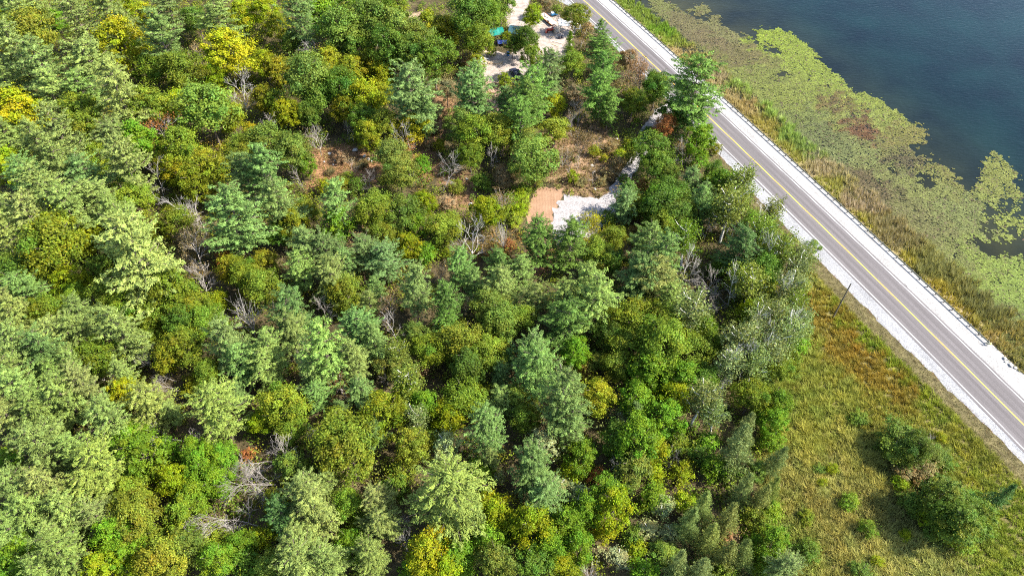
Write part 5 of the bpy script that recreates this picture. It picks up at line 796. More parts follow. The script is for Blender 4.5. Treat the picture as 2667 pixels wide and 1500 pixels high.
(-14.9,53.5,8.9,5.8,'D',(0.174,0.197,0.018),'oak',5,4.95,(-0.018,0.017),'broadleaf_tree','yellowish olive broadleaf tree left of the whitish-leaved tree'),
(-16.5,51.2,4.7,4.4,'D',(0.170,0.197,0.018),'shrub',9,3.04,(-0.021,-0.013),'shrub','yellowish olive bush down and left of the whitish-leaved tree'),
(-10.0,53.4,7.4,4.7,'D',(0.237,0.292,0.106),'whiteleaf',7,0.29,(-0.06,0.036),'broadleaf_tree','whitish-leaved broadleaf tree just above the largest pale pine'),
(-8.8,43.4,16.6,10.9,'P',(0.160,0.206,0.039),'pine',10,3.95,(-0.007,0.012),'white_pine','largest pale grey-green white pine, near the bottom centre'),
(-28.6,45.5,12.0,6.3,'P',(0.157,0.204,0.052),'pine',0,1.70,(-0.025,-0.028),'white_pine','pale grey-green white pine right of the fallen brush heap, nearest'),
(-25.9,46.9,8.7,4.6,'P',(0.143,0.187,0.041),'pine',6,4.43,(0.074,-0.008),'white_pine','pale grey-green white pine right of the fallen brush heap, third nearest'),
(-27.2,41.9,13.7,7.7,'P',(0.177,0.214,0.051),'pine',9,3.36,(0.029,-0.028),'white_pine','pale grey-green white pine right of the fallen brush heap, second nearest'),
(-32.1,41.8,10.6,5.1,'P',(0.064,0.126,0.031),'pine',0,2.22,(0.072,0.036),'white_pine','dark green white pine right of the fallen brush heap'),
(-18.0,44.1,10.1,6.0,'P',(0.151,0.172,0.045),'pine',6,2.34,(-0.059,0.086),'white_pine','pale grey-green white pine left of the largest pale pine, nearest'),
(-18.4,41.7,8.8,6.3,'P',(0.170,0.205,0.049),'pine',7,0.12,(0.007,0.02),'white_pine','pale grey-green white pine left of the largest pale pine, second nearest'),
(-23.3,44.1,7.6,4.9,'D',(0.128,0.201,0.016),'oak',7,3.99,(0.043,-0.044),'broadleaf_tree','olive green broadleaf tree right of the fallen brush heap'),
(-21.7,42.6,4.1,4.2,'D',(0.132,0.180,0.015),'shrub',10,0.16,(-0.015,0.005),'shrub','olive green bush left of the largest pale pine'),
(-34.3,46.0,4.5,4.0,'D',(0.179,0.193,0.007),'shrub',5,4.54,(-0,0.034),'shrub','yellow-green bush up and right of the fallen brush heap'),
(-4.6,51.2,4.0,4.4,'D',(0.117,0.205,0.013),'shrub',10,1.74,(-0.023,0.042),'shrub','bright green bush down and right of the whitish-leaved tree'),
(-2.0,50.6,2.0,2.3,'D',(0.210,0.240,0.089),'whiteleaf',5,1.29,(0.029,0.002),'shrub','whitish-leaved bush right of the largest pale pine'),
(-5.2,42.4,8.4,4.5,'P',(0.138,0.197,0.042),'pine',9,5.46,(-0.02,-0.025),'white_pine','pale grey-green white pine down and right of the largest pale pine'),
(-2.5,44.0,8.1,5.7,'D',(0.176,0.212,0.007),'maple',2,4.78,(0.039,0.089),'broadleaf_tree','yellow-green broadleaf tree right of the largest pale pine'),
(-28.2,38.0,11.8,6.2,'P',(0.156,0.199,0.045),'pine',7,5.49,(0.032,-0.001),'white_pine','pale grey-green white pine down and right of the fallen brush heap, nearest'),
(-27.3,35.1,12.0,6.9,'P',(0.151,0.197,0.046),'pine',4,5.97,(0.003,-0),'white_pine','pale grey-green white pine down and right of the fallen brush heap, second nearest'),
(-23.8,35.8,11.4,5.5,'P',(0.156,0.210,0.049),'pine',3,1.60,(-0.033,-0.003),'white_pine','pale grey-green white pine down and right of the fallen brush heap, third nearest'),
(-31.9,35.8,7.5,4.8,'D',(0.123,0.169,0.021),'maple',3,3.25,(0.055,0.009),'broadleaf_tree','dull sage green broadleaf tree below the fallen brush heap'),
(-35.2,41.2,3.4,4.1,'D',(0.177,0.212,0.007),'shrub',0,5.80,(0.013,-0.004),'shrub','yellow-green bush below the fallen brush heap'),
(-22.4,38.9,6.5,4.9,'D',(0.087,0.162,0.009),'maple',0,6.11,(-0.004,0.015),'broadleaf_tree','bright green broadleaf tree right of the fallen brush heap'),
(-18.6,37.0,9.2,4.9,'P',(0.153,0.195,0.042),'pine',10,0.44,(0.013,-0.015),'white_pine','pale grey-green white pine down and left of the largest pale pine'),
(-15.0,39.7,6.1,2.9,'S',(0.600,0.600,0.600),'wh',7,2.80,(0.028,-0.067),'dead_tree','white bare dead tree down and left of the largest pale pine'),
(-11.2,37.3,9.2,6.2,'D',(0.209,0.217,0.008),'maple',10,3.97,(0.019,-0.02),'broadleaf_tree','yellow-green broadleaf tree below the largest pale pine'),
(-7.7,37.4,6.7,5.8,'D',(0.100,0.182,0.011),'maple',7,6.14,(0.083,0.018),'broadleaf_tree','bright green broadleaf tree below the largest pale pine'),
(-5.8,39.7,3.4,3.2,'D',(0.156,0.195,0.014),'shrub',0,5.74,(-0.078,-0.012),'shrub','yellowish olive bush up and left of the bottom edge midpoint'),
(-3.3,39.4,7.3,4.7,'D',(0.121,0.215,0.013),'maple',3,3.91,(0.036,-0.006),'broadleaf_tree','bright green broadleaf tree up and left of the bottom edge midpoint'),
(-2.3,36.3,8.9,5.3,'D',(0.113,0.145,0.021),'maple',0,5.65,(-0.004,0.034),'broadleaf_tree','dull sage green broadleaf tree up and left of the bottom edge midpoint'),
(-13.5,36.1,4.6,4.6,'D',(0.112,0.195,0.011),'maple',1,0.88,(0.062,0.024),'broadleaf_tree','bright green broadleaf tree down and left of the largest pale pine'),
(-8.8,35.2,7.4,5.0,'D',(0.178,0.227,0.007),'maple',6,0.08,(0.008,-0.02),'broadleaf_tree','yellow-green broadleaf tree left of the bottom edge midpoint'),
(-35.6,49.7,5.1,5.1,'S',(0.600,0.600,0.600),'fl',4,0.32,(0.037,-1),'fallen_tree','fallen bare tree above the fallen brush heap, second nearest'),
(-34.5,52.4,8.4,4.8,'S',(0.600,0.600,0.600),'gy',8,4.58,(-0.037,-0.049),'dead_tree','grey bare dead tree up and right of the fallen brush heap, second nearest'),
(-36.3,49.6,7.8,4.2,'S',(0.600,0.600,0.600),'gy',5,4.81,(0.046,-0.018),'dead_tree','grey bare dead tree above the fallen brush heap, nearest'),
(-34.9,47.6,7.4,3.9,'S',(0.600,0.600,0.600),'gy',1,4.75,(0.23,0.098),'dead_tree','grey bare dead tree up and right of the fallen brush heap, nearest'),
(-12.5,57.3,3.5,4.1,'D',(0.086,0.140,0.015),'shrub',2,3.77,(-0.029,0.004),'shrub','dark green bush up and left of the whitish-leaved tree'),
(-13.3,60.8,8.1,4.7,'D',(0.106,0.204,0.013),'maple',8,2.33,(-0.037,0.052),'broadleaf_tree','bright green broadleaf tree right of the round olive-gold tree'),
(-1.5,41.3,4.2,4.3,'D',(0.101,0.167,0.011),'shrub',2,2.85,(-0.027,-0.06),'shrub','bright green bush above the bottom edge midpoint'),
(-17.5,48.6,4.0,4.6,'D',(0.088,0.144,0.014),'shrub',1,2.82,(-0.015,-0.028),'shrub','dark green bush left of the largest pale pine'),
(-15.4,43.1,5.6,2.5,'S',(0.600,0.600,0.600),'gy',9,5.75,(0.047,-0.023),'dead_tree','grey bare dead tree down and left of the largest pale pine'),
(-3.0,51.9,7.5,3.3,'P',(0.147,0.187,0.046),'pine',2,3.37,(-0.025,0.047),'white_pine','pale grey-green white pine right of the whitish-leaved tree'),
(7.1,58.2,16.9,8.3,'P',(0.120,0.176,0.043),'pine',1,1.74,(0.046,0.03),'white_pine','blue-green white pine below the grey twiggy tree'),
(8.5,55.7,12.5,7.0,'P',(0.109,0.167,0.040),'pine',2,3.43,(0.058,-0.06),'white_pine','blue-green white pine up and left of the rust-red round shrub'),
(1.3,62.4,6.7,5.6,'D',(0.131,0.180,0.023),'maple',3,2.22,(-0.031,-0.003),'broadleaf_tree','dull sage green broadleaf tree down and left of the grey twiggy tree'),
(2.1,58.7,7.3,4.6,'D',(0.110,0.159,0.015),'oak',8,5.36,(0.011,-0.003),'broadleaf_tree','olive green broadleaf tree down and left of the grey twiggy tree'),
(13.6,61.9,8.5,6.1,'D',(0.200,0.220,0.012),'maple',4,1.15,(-0.06,0.063),'broadleaf_tree','olive-gold broadleaf tree down and right of the grey twiggy tree'),
(19.6,61.9,8.5,6.3,'D',(0.100,0.186,0.011),'maple',8,1.34,(0.005,-0.042),'broadleaf_tree','bright green broadleaf tree down and right of the grey twiggy tree'),
(25.7,62.8,7.4,5.6,'D',(0.196,0.246,0.008),'maple',4,1.96,(0.004,-0.031),'broadleaf_tree','yellow-green broadleaf tree down and left of the dark fallen limb'),
(23.5,58.2,8.8,6.4,'D',(0.103,0.202,0.011),'maple',9,5.66,(-0.038,0.016),'broadleaf_tree','bright green broadleaf tree up and right of the rust-red round shrub, second nearest'),
(28.9,60.1,11.9,5.9,'B',(0.152,0.172,0.048),'aspen',10,2.61,(0.023,-0.033),'aspen','greyish sage aspen below the dark fallen limb, second nearest'),
(31.5,58.4,10.0,4.4,'B',(0.131,0.180,0.050),'aspen',2,1.40,(-0.068,-0.004),'aspen','greyish sage aspen below the dark fallen limb, third nearest'),
(34.4,63.7,7.0,3.6,'S',(0.600,0.600,0.600),'wh',10,2.89,(-0.001,0.11),'dead_tree','white bare dead tree below the dark fallen limb'),
(37.8,62.5,8.2,5.6,'D',(0.119,0.159,0.013),'oak',3,2.37,(-0.026,0.008),'broadleaf_tree','olive green broadleaf tree below the dark fallen limb, second nearest'),
(40.0,61.2,4.1,3.9,'D',(0.122,0.217,0.012),'shrub',3,3.81,(-0.079,-0.006),'shrub','bright green bush below the dark fallen limb'),
(17.5,59.6,3.6,4.1,'D',(0.212,0.242,0.097),'whiteleaf',10,0.33,(-0.015,0.033),'shrub','whitish-leaved bush up and right of the rust-red round shrub'),
(19.3,59.5,7.3,3.7,'P',(0.117,0.175,0.046),'pine',6,2.89,(0.032,0.032),'white_pine','blue-green white pine up and right of the rust-red round shrub'),
(18.9,53.9,11.0,7.6,'D',(0.097,0.177,0.010),'maple',8,3.16,(-0.009,0.047),'broadleaf_tree','bright green broadleaf tree up and right of the rust-red round shrub, nearest'),
(15.8,54.6,7.8,5.6,'D',(0.077,0.131,0.013),'oak',7,1.10,(-0.022,0.013),'broadleaf_tree','dark green broadleaf tree up and right of the rust-red round shrub'),
(21.1,53.6,7.5,4.7,'D',(0.168,0.202,0.007),'maple',6,2.20,(-0.023,-0.065),'broadleaf_tree','yellow-green broadleaf tree up and right of the rust-red round shrub'),
(4.7,54.5,6.7,5.0,'D',(0.247,0.271,0.111),'whiteleaf',0,5.26,(-0.006,-0.024),'broadleaf_tree','whitish-leaved broadleaf tree up and left of the rust-red round shrub'),
(3.1,49.0,11.2,6.7,'P',(0.099,0.159,0.039),'pine',10,6.24,(-0.012,0.018),'white_pine','blue-green white pine left of the rust-red round shrub, second nearest'),
(3.9,45.0,11.0,6.9,'P',(0.112,0.182,0.046),'pine',3,2.41,(0.043,-0.072),'white_pine','blue-green white pine left of the rust-red round shrub, nearest'),
(10.5,51.9,7.2,5.5,'D',(0.094,0.153,0.009),'maple',9,4.33,(0.016,-0.064),'broadleaf_tree','bright green broadleaf tree up and left of the rust-red round shrub'),
(12.8,50.9,2.4,3.2,'D',(0.329,0.145,0.039),'shrub',2,5.31,(-0.048,0.01),'shrub','small round rust-red bush among green crowns near the bottom'),
(9.0,51.0,3.5,4.2,'D',(0.188,0.252,0.008),'shrub',10,0.12,(-0.015,-0.036),'shrub','yellow-green bush left of the rust-red round shrub'),
(17.7,50.3,8.2,6.3,'D',(0.120,0.154,0.023),'maple',4,1.09,(0.019,0.019),'broadleaf_tree','dull sage green broadleaf tree right of the rust-red round shrub'),
(15.4,50.2,7.2,3.8,'S',(0.600,0.600,0.600),'gy',6,5.33,(-0.063,0.075),'dead_tree','grey bare dead tree right of the rust-red round shrub'),
(21.0,51.3,3.8,3.9,'D',(0.198,0.253,0.008),'shrub',2,5.14,(-0.083,0.051),'shrub','yellow-green bush right of the rust-red round shrub'),
(25.7,50.8,3.8,3.9,'D',(0.176,0.197,0.007),'shrub',4,3.97,(0.067,-0.04),'shrub','yellow-green bush up and left of the tamaracks at the bottom, second nearest'),
(24.3,52.4,5.8,2.6,'S',(0.600,0.600,0.600),'gy',5,4.71,(-0.11,-0.16),'dead_tree','grey bare dead tree up and left of the tamaracks at the bottom'),
(29.0,54.2,3.0,4.0,'D',(0.075,0.131,0.015),'shrub',9,1.35,(-0.02,-0.052),'shrub','dark green bush above the tamaracks at the bottom, second nearest'),
(30.5,51.5,4.5,4.4,'D',(0.112,0.184,0.011),'shrub',9,5.26,(0.012,0.006),'shrub','bright green bush above the tamaracks at the bottom, nearest'),
(33.6,51.8,13.4,5.9,'T',(0.131,0.167,0.051),'tamarack',1,0.49,(-0.052,-0.029),'tamarack','soft sage conifer above the tamaracks at the bottom, nearest'),
(35.5,56.3,9.9,4.2,'T',(0.120,0.146,0.043),'tamarack',9,0.06,(0.002,0.003),'tamarack','soft sage conifer above the tamaracks at the bottom, second nearest'),
(6.9,48.5,3.8,3.7,'D',(0.248,0.276,0.103),'whiteleaf',7,4.90,(-0.013,0.055),'shrub','whitish-leaved bush left of the rust-red round shrub'),
(9.7,47.1,4.3,4.3,'D',(0.208,0.269,0.104),'whiteleaf',1,2.22,(0.003,-0.031),'shrub','whitish-leaved bush down and left of the rust-red round shrub'),
(13.3,46.2,8.0,5.7,'D',(0.094,0.168,0.011),'maple',5,1.42,(0.01,0.039),'broadleaf_tree','bright green broadleaf tree down and right of the rust-red round shrub'),
(13.8,43.2,9.9,6.1,'D',(0.165,0.210,0.006),'maple',1,1.09,(0.023,0.066),'broadleaf_tree','yellow-green broadleaf tree down and right of the rust-red round shrub'),
(10.1,43.5,8.4,4.9,'D',(0.104,0.181,0.011),'maple',1,3.12,(0.003,-0.041),'broadleaf_tree','bright green broadleaf tree below the rust-red round shrub'),
(21.7,46.0,3.1,4.0,'D',(0.219,0.263,0.099),'whiteleaf',5,2.44,(-0.014,-0.022),'shrub','whitish-leaved bush left of the tamaracks at the bottom, second nearest'),
(20.5,47.0,5.2,4.5,'D',(0.102,0.169,0.010),'shrub',2,0.88,(0.012,-0.04),'shrub','bright green bush right of the rust-red round shrub'),
(25.4,46.2,3.3,3.8,'D',(0.204,0.264,0.009),'shrub',4,5.16,(-0.049,-0.013),'shrub','yellow-green bush up and left of the tamaracks at the bottom, nearest'),
(27.0,43.8,9.6,4.1,'T',(0.147,0.192,0.044),'tamarack',6,1.84,(-0.025,0.027),'tamarack','soft pale green conifer up and left of the tamaracks at the bottom'),
(24.4,41.5,9.9,4.2,'T',(0.125,0.170,0.043),'tamarack',2,2.01,(0.017,-0.009),'tamarack','soft sage conifer left of the tamaracks at the bottom'),
(30.0,41.6,10.3,4.4,'T',(0.145,0.159,0.039),'tamarack',10,5.76,(-0.024,-0.033),'tamarack','soft pale green conifer right of the tamaracks at the bottom'),
(27.2,39.5,9.4,4.0,'T',(0.157,0.186,0.041),'tamarack',9,3.20,(0.014,0.034),'tamarack','soft pale green conifer below the tamaracks at the bottom, nearest'),
(33.2,46.5,9.4,4.0,'T',(0.138,0.175,0.047),'tamarack',9,6.26,(-0.025,0.01),'tamarack','soft sage conifer up and right of the tamaracks at the bottom, nearest'),
(35.8,45.5,8.5,3.6,'T',(0.155,0.173,0.042),'tamarack',2,2.44,(-0.002,0.009),'tamarack','soft pale green conifer up and right of the tamaracks at the bottom'),
(34.9,43.0,4.7,4.2,'D',(0.126,0.156,0.015),'shrub',0,5.44,(-0.02,-0.028),'shrub','olive green bush right of the tamaracks at the bottom, nearest'),
(2.9,40.7,9.6,6.2,'D',(0.138,0.180,0.006),'maple',2,2.16,(0.006,0.036),'broadleaf_tree','yellow-green broadleaf tree up and right of the bottom edge midpoint'),
(7.7,41.2,8.3,5.2,'D',(0.102,0.170,0.010),'maple',3,6.09,(-0.045,-0.019),'broadleaf_tree','bright green broadleaf tree up and left of the grey brush heap, third nearest'),
(13.2,41.9,3.0,3.5,'D',(0.208,0.217,0.007),'shrub',10,6.20,(0.018,0.013),'shrub','golden yellow bush above the grey brush heap'),
(19.4,41.9,3.0,3.5,'D',(0.255,0.271,0.103),'whiteleaf',5,6.13,(-0.019,-0.005),'shrub','whitish-leaved bush left of the tamaracks at the bottom, third nearest'),
(17.1,41.3,3.1,3.7,'D',(0.083,0.138,0.014),'shrub',10,3.34,(-0.063,-0.003),'shrub','dark green bush up and right of the grey brush heap'),
(22.5,41.8,2.5,2.8,'D',(0.242,0.273,0.105),'whiteleaf',4,0.32,(-0.019,0.022),'shrub','whitish-leaved bush left of the tamaracks at the bottom, nearest'),
(9.1,38.6,7.0,4.9,'D',(0.092,0.168,0.009),'maple',10,1.66,(-0.005,0.046),'broadleaf_tree','bright green broadleaf tree up and left of the grey brush heap, nearest'),
(5.5,38.6,6.9,4.7,'D',(0.102,0.191,0.011),'maple',4,5.09,(-0.01,-0.019),'broadleaf_tree','bright green broadleaf tree up and left of the grey brush heap, second nearest'),
(14.7,38.1,3.0,3.4,'D',(0.225,0.244,0.107),'whiteleaf',5,5.43,(-0.006,0.022),'shrub','whitish-leaved bush right of the grey brush heap'),
(17.4,39.2,3.0,3.4,'D',(0.157,0.207,0.007),'shrub',10,3.58,(-0.019,0.011),'shrub','yellow-green bush up and right of the grey brush heap'),
(10.7,35.8,6.5,3.2,'S',(0.600,0.600,0.600),'bd',10,0.62,(0.06,-0.14),'dead_tree','grey brushy bare dead tree right at the grey brush heap'),
(21.1,38.2,3.9,4.3,'D',(0.128,0.192,0.024),'maple',0,1.83,(0.028,0.015),'shrub','dull sage green bush down and left of the tamaracks at the bottom'),
(22.0,35.5,9.9,4.2,'T',(0.137,0.171,0.050),'tamarack',7,4.36,(0.011,-0.022),'tamarack','soft sage conifer down and left of the tamaracks at the bottom'),
(25.6,35.6,9.2,3.9,'T',(0.136,0.171,0.052),'tamarack',8,4.86,(0.087,0.049),'tamarack','soft sage conifer below the tamaracks at the bottom'),
(29.0,37.0,9.3,3.9,'T',(0.144,0.160,0.039),'tamarack',7,5.71,(-0.019,-0.029),'tamarack','soft pale green conifer below the tamaracks at the bottom, second nearest'),
(31.4,36.9,8.9,3.7,'T',(0.119,0.153,0.037),'tamarack',0,5.35,(-0.023,-0.093),'tamarack','soft pale green conifer down and right of the tamaracks at the bottom'),
(34.2,39.4,3.7,3.9,'D',(0.096,0.159,0.010),'shrub',0,0.53,(-0.015,-0.036),'shrub','bright green bush down and right of the tamaracks at the bottom, nearest'),
(34.6,36.9,3.5,3.6,'D',(0.121,0.182,0.012),'shrub',7,0.16,(0.034,0.007),'shrub','bright green bush down and right of the tamaracks at the bottom, second nearest'),
(2.7,36.6,6.1,5.8,'D',(0.080,0.143,0.014),'oak',5,0.19,(-0.018,0.085),'broadleaf_tree','dark green broadleaf tree up and right of the bottom edge midpoint'),
(7.2,36.3,5.2,4.8,'D',(0.160,0.190,0.007),'maple',4,5.13,(-0.014,-0.056),'broadleaf_tree','yellow-green broadleaf tree left of the grey brush heap'),
(18.2,36.0,4.2,4.2,'D',(0.102,0.191,0.011),'shrub',5,1.96,(0.029,0.023),'shrub','bright green bush right of the grey brush heap'),
(30.7,41.0,3.2,3.5,'D',(0.250,0.151,0.070),'shrub',2,4.58,(-0.008,0.035),'shrub','dry brown bush down and right of the tamaracks at the bottom'),
(25.7,56.0,3.7,4.3,'D',(0.109,0.144,0.011),'shrub',1,0.75,(0.081,-0.083),'shrub','olive green bush right of the rust-red round shrub'),
(30.5,56.3,3.5,3.6,'D',(0.113,0.233,0.014),'shrub',6,0.11,(0.043,0.021),'shrub','bright green bush above the tamaracks at the bottom, second nearest'),
(32.6,50.8,4.1,3.9,'D',(0.068,0.104,0.013),'shrub',5,5.60,(-0.017,-0.064),'shrub','dark green bush above the tamaracks at the bottom, nearest'),
(36.9,51.1,3.6,3.7,'D',(0.117,0.172,0.023),'maple',9,4.21,(-0.038,-0.034),'shrub','dull sage green bush up and right of the tamaracks at the bottom'),
(29.0,36.2,3.2,3.8,'D',(0.120,0.163,0.014),'shrub',0,5.29,(-0.03,0.038),'shrub','olive green bush below the tamaracks at the bottom'),
(59.8,55.3,5.1,7.8,'D',(0.098,0.141,0.017),'oak',7,1.16,(-0.03,-0.036),'broadleaf_tree','dark green broadleaf tree up and left of the big meadow bush, second nearest'),
(64.6,54.2,3.0,4.7,'D',(0.099,0.134,0.016),'oak',1,1.83,(-0.029,-0.036),'broadleaf_tree','dark green broadleaf tree above the big meadow bush'),
(63.7,55.3,5.9,2.7,'S',(0.600,0.600,0.600),'gy',9,0.36,(-0.031,-0.15),'dead_tree','grey bare dead tree above the big meadow bush'),
(67.8,57.6,1.6,1.9,'D',(0.209,0.217,0.008),'shrub',5,4.56,(0.016,-0.057),'shrub','yellow-green bush above the big meadow bush'),
(60.1,51.8,2.8,4.7,'D',(0.196,0.147,0.053),'oak',5,6.06,(0.001,-0.021),'broadleaf_tree','drab brown broadleaf tree up and left of the big meadow bush'),
(58.2,49.5,2.1,2.5,'D',(0.157,0.221,0.007),'shrub',4,1.28,(0.088,0.082),'shrub','yellow-green bush left of the big meadow bush, nearest'),
(61.3,45.6,8.8,5.7,'D',(0.106,0.140,0.020),'maple',9,3.60,(-0.013,0.037),'broadleaf_tree','dull sage green broadleaf tree up and left of the big meadow bush'),
(64.6,45.4,3.0,5.2,'D',(0.087,0.136,0.016),'oak',10,5.57,(-0.033,0.067),'broadleaf_tree','big sage-green bush alone in the meadow, casting a dark shadow'),
(61.1,45.3,3.6,4.5,'D',(0.110,0.150,0.021),'maple',7,0.23,(-0.032,-0.03),'shrub','dull sage green bush left of the big meadow bush'),
(61.6,41.2,9.1,5.8,'D',(0.118,0.165,0.024),'maple',6,0.89,(0.015,0.001),'broadleaf_tree','dull sage green broadleaf tree down and right of the big meadow bush'),
(60.3,44.1,3.5,3.6,'D',(0.164,0.216,0.006),'shrub',2,5.33,(-0.05,0.059),'shrub','yellow-green bush down and left of the big meadow bush, nearest'),
(65.6,43.0,7.2,4.6,'D',(0.116,0.167,0.023),'maple',9,2.24,(0.034,0.01),'broadleaf_tree','dull sage green broadleaf tree down and left of the dark conical spruce'),
(71.0,46.6,6.6,3.5,'C',(0.060,0.118,0.031),'spruce',6,3.36,(-0.025,-0.043),'spruce','dark conical conifer standing alone in the meadow'),
(56.2,41.8,1.8,1.8,'D',(0.163,0.205,0.007),'shrub',2,5.92,(0.009,0.081),'shrub','yellow-green bush down and left of the big meadow bush, second nearest'),
(48.9,52.1,1.9,1.9,'D',(0.175,0.211,0.007),'shrub',4,0.02,(-0.003,-0.028),'shrub','yellow-green bush left of the big meadow bush, second nearest'),
(41.7,61.8,7.4,5.0,'D',(0.088,0.142,0.009),'maple',10,5.90,(0.049,-0.003),'broadleaf_tree','bright green broadleaf tree down and right of the dark fallen limb'),
(40.7,58.3,7.1,4.6,'D',(0.113,0.204,0.012),'maple',9,3.58,(-0.025,0.039),'broadleaf_tree','bright green broadleaf tree up and right of the tamaracks at the bottom'),
(39.0,51.6,9.2,3.9,'T',(0.109,0.143,0.039),'tamarack',10,0.06,(0.068,0.032),'tamarack','soft sage conifer up and right of the tamaracks at the bottom, second nearest'),
(37.9,47.5,7.4,3.0,'T',(0.129,0.161,0.031),'tamarack',1,4.48,(0.011,0.038),'tamarack','pale yellowish conifer up and right of the tamaracks at the bottom'),
(55.9,60.9,1.7,3.5,'D',(0.090,0.140,0.014),'shrub',2,2.85,(0.092,-0.028),'shrub','dark green bush below the utility pole'),
(37.6,44.7,3.5,3.6,'D',(0.123,0.195,0.012),'shrub',10,6.13,(-0.057,-0.029),'shrub','bright green bush right of the tamaracks at the bottom'),
(47.0,52.1,1.3,2.1,'D',(0.090,0.143,0.017),'shrub',10,2.80,(-0.024,-0.022),'shrub','dark green bush up and right of the tamaracks at the bottom'),
(36.1,39.1,7.0,4.9,'D',(0.095,0.166,0.010),'maple',1,3.91,(0.067,-0.001),'broadleaf_tree','bright green broadleaf tree right of the tamaracks at the bottom'),
(36.3,35.7,8.6,5.1,'P',(0.127,0.174,0.049),'pine',7,1.55,(-0.016,-0.049),'white_pine','blue-green white pine down and right of the tamaracks at the bottom'),
(40.1,56.2,4.0,3.8,'D',(0.110,0.187,0.011),'shrub',7,5.15,(-0.059,0.058),'shrub','bright green bush up and right of the tamaracks at the bottom'),
(62.3,51.5,3.1,4.2,'D',(0.186,0.148,0.054),'shrub',3,0.86,(0.028,0.005),'shrub','drab brown bush up and left of the big meadow bush'),
(41.9,39.4,2.2,3.5,'D',(0.086,0.135,0.014),'shrub',8,3.36,(0.019,0.026),'shrub','dark green bush right of the tamaracks at the bottom'),
(46.9,49.9,1.5,1.6,'D',(0.185,0.215,0.007),'shrub',5,2.41,(0.044,0.037),'shrub','yellow-green bush right of the tamaracks at the bottom'),
(58.7,46.0,3.0,4.5,'D',(0.090,0.134,0.016),'shrub',10,1.63,(-0.011,0.007),'shrub','dark green bush left of the big meadow bush, second nearest'),
(48.1,36.7,2.0,3.2,'D',(0.089,0.138,0.017),'shrub',9,5.39,(0.051,0.06),'shrub','dark green bush down and left of the big meadow bush, second nearest'),
(51.0,38.1,1.6,1.9,'D',(0.198,0.225,0.007),'shrub',5,4.61,(0.006,0.014),'shrub','yellow-green bush down and left of the big meadow bush, third nearest'),
(63.8,49.0,2.9,4.6,'D',(0.082,0.127,0.016),'shrub',7,3.67,(0.017,0.04),'shrub','dark green bush up and left of the big meadow bush, nearest'),
(66.6,46.4,3.1,5.4,'D',(0.096,0.167,0.018),'oak',5,2.56,(-0.008,-0.032),'broadleaf_tree','dark green broadleaf tree right of the big meadow bush'),
(61.2,42.6,8.2,5.6,'D',(0.074,0.117,0.013),'oak',4,0.88,(0.004,-0.054),'broadleaf_tree','dark green broadleaf tree below the big meadow bush'),
(60.6,41.9,2.8,4.0,'D',(0.084,0.123,0.016),'shrub',7,2.16,(0.066,-0.014),'shrub','dark green bush down and left of the big meadow bush, nearest'),
(63.6,40.4,3.3,3.9,'D',(0.134,0.187,0.015),'shrub',3,3.83,(0.019,-0.025),'shrub','olive green bush below the big meadow bush'),
(61.1,54.0,6.8,5.2,'D',(0.065,0.100,0.013),'oak',10,0.57,(0.023,-0.05),'broadleaf_tree','dark green broadleaf tree up and left of the big meadow bush, nearest'),
(66.9,42.5,2.6,3.8,'D',(0.081,0.137,0.015),'shrub',9,5.22,(0.029,-0.012),'shrub','dark green bush down and left of the dark conical spruce'),
(58.3,55.6,2.5,3.8,'D',(0.103,0.136,0.016),'shrub',9,5.97,(-0.032,-0.015),'shrub','dark green bush up and left of the big meadow bush, second nearest'),
(60.0,45.9,3.5,3.8,'D',(0.076,0.131,0.015),'shrub',3,1.83,(-0.047,-0.028),'shrub','dark green bush left of the big meadow bush, nearest'),
(66.4,53.5,2.4,3.6,'D',(0.092,0.141,0.016),'shrub',0,4.00,(-0.017,0.02),'shrub','dark green bush above the big meadow bush'),
(49.7,46.6,2.4,2.9,'D',(0.139,0.209,0.015),'shrub',4,2.53,(-0.025,-0.028),'shrub','olive green bush left of the big meadow bush, second nearest'),
(43.0,44.3,1.8,2.5,'D',(0.134,0.170,0.013),'shrub',2,4.07,(0.065,0.005),'shrub','olive green bush right of the tamaracks at the bottom, second nearest'),
(51.0,42.5,2.8,2.6,'D',(0.125,0.183,0.016),'shrub',8,3.86,(-0.004,0.017),'shrub','olive green bush left of the big meadow bush, nearest'),
(1.8,130.5,15.5,7.7,'P',(0.099,0.181,0.029),'pine',4,1.28,(0.016,-0.005),'white_pine','fresh green white pine below the dark pickup, second nearest'),
(9.4,133.1,7.9,6.9,'D',(0.180,0.208,0.018),'oak',9,1.96,(0.1,0.047),'broadleaf_tree','yellowish olive broadleaf tree down and right of the dark pickup'),
(3.6,126.0,9.9,7.0,'D',(0.127,0.165,0.025),'oak',3,3.11,(-0.048,0.005),'broadleaf_tree','dull sage green broadleaf tree above the raked soil patch, second nearest'),
(4.8,117.8,12.9,9.8,'D',(0.132,0.192,0.027),'oak',4,2.13,(-0.021,0.071),'broadleaf_tree','dull sage green broadleaf tree above the raked soil patch, nearest'),
(13.8,137.4,7.3,3.8,'S',(0.600,0.600,0.600),'gy',9,2.76,(-0.081,-0.025),'dead_tree','grey bare dead tree down and right of the dark pickup, second nearest'),
(15.2,129.6,7.9,5.7,'R',(0.134,0.096,0.041),'twiggy',1,0.13,(0.013,-0.005),'withered_tree','drab brown withered tree above the white gravel pad'),
(11.1,126.1,5.6,3.9,'R',(0.236,0.180,0.077),'dry',5,3.79,(-0.001,-0.007),'withered_tree','dry brown withered tree up and right of the raked soil patch'),
(13.3,121.2,3.0,2.9,'D',(0.184,0.225,0.007),'shrub',8,4.65,(0.039,-0.008),'shrub','yellow-green bush above the white gravel pad'),
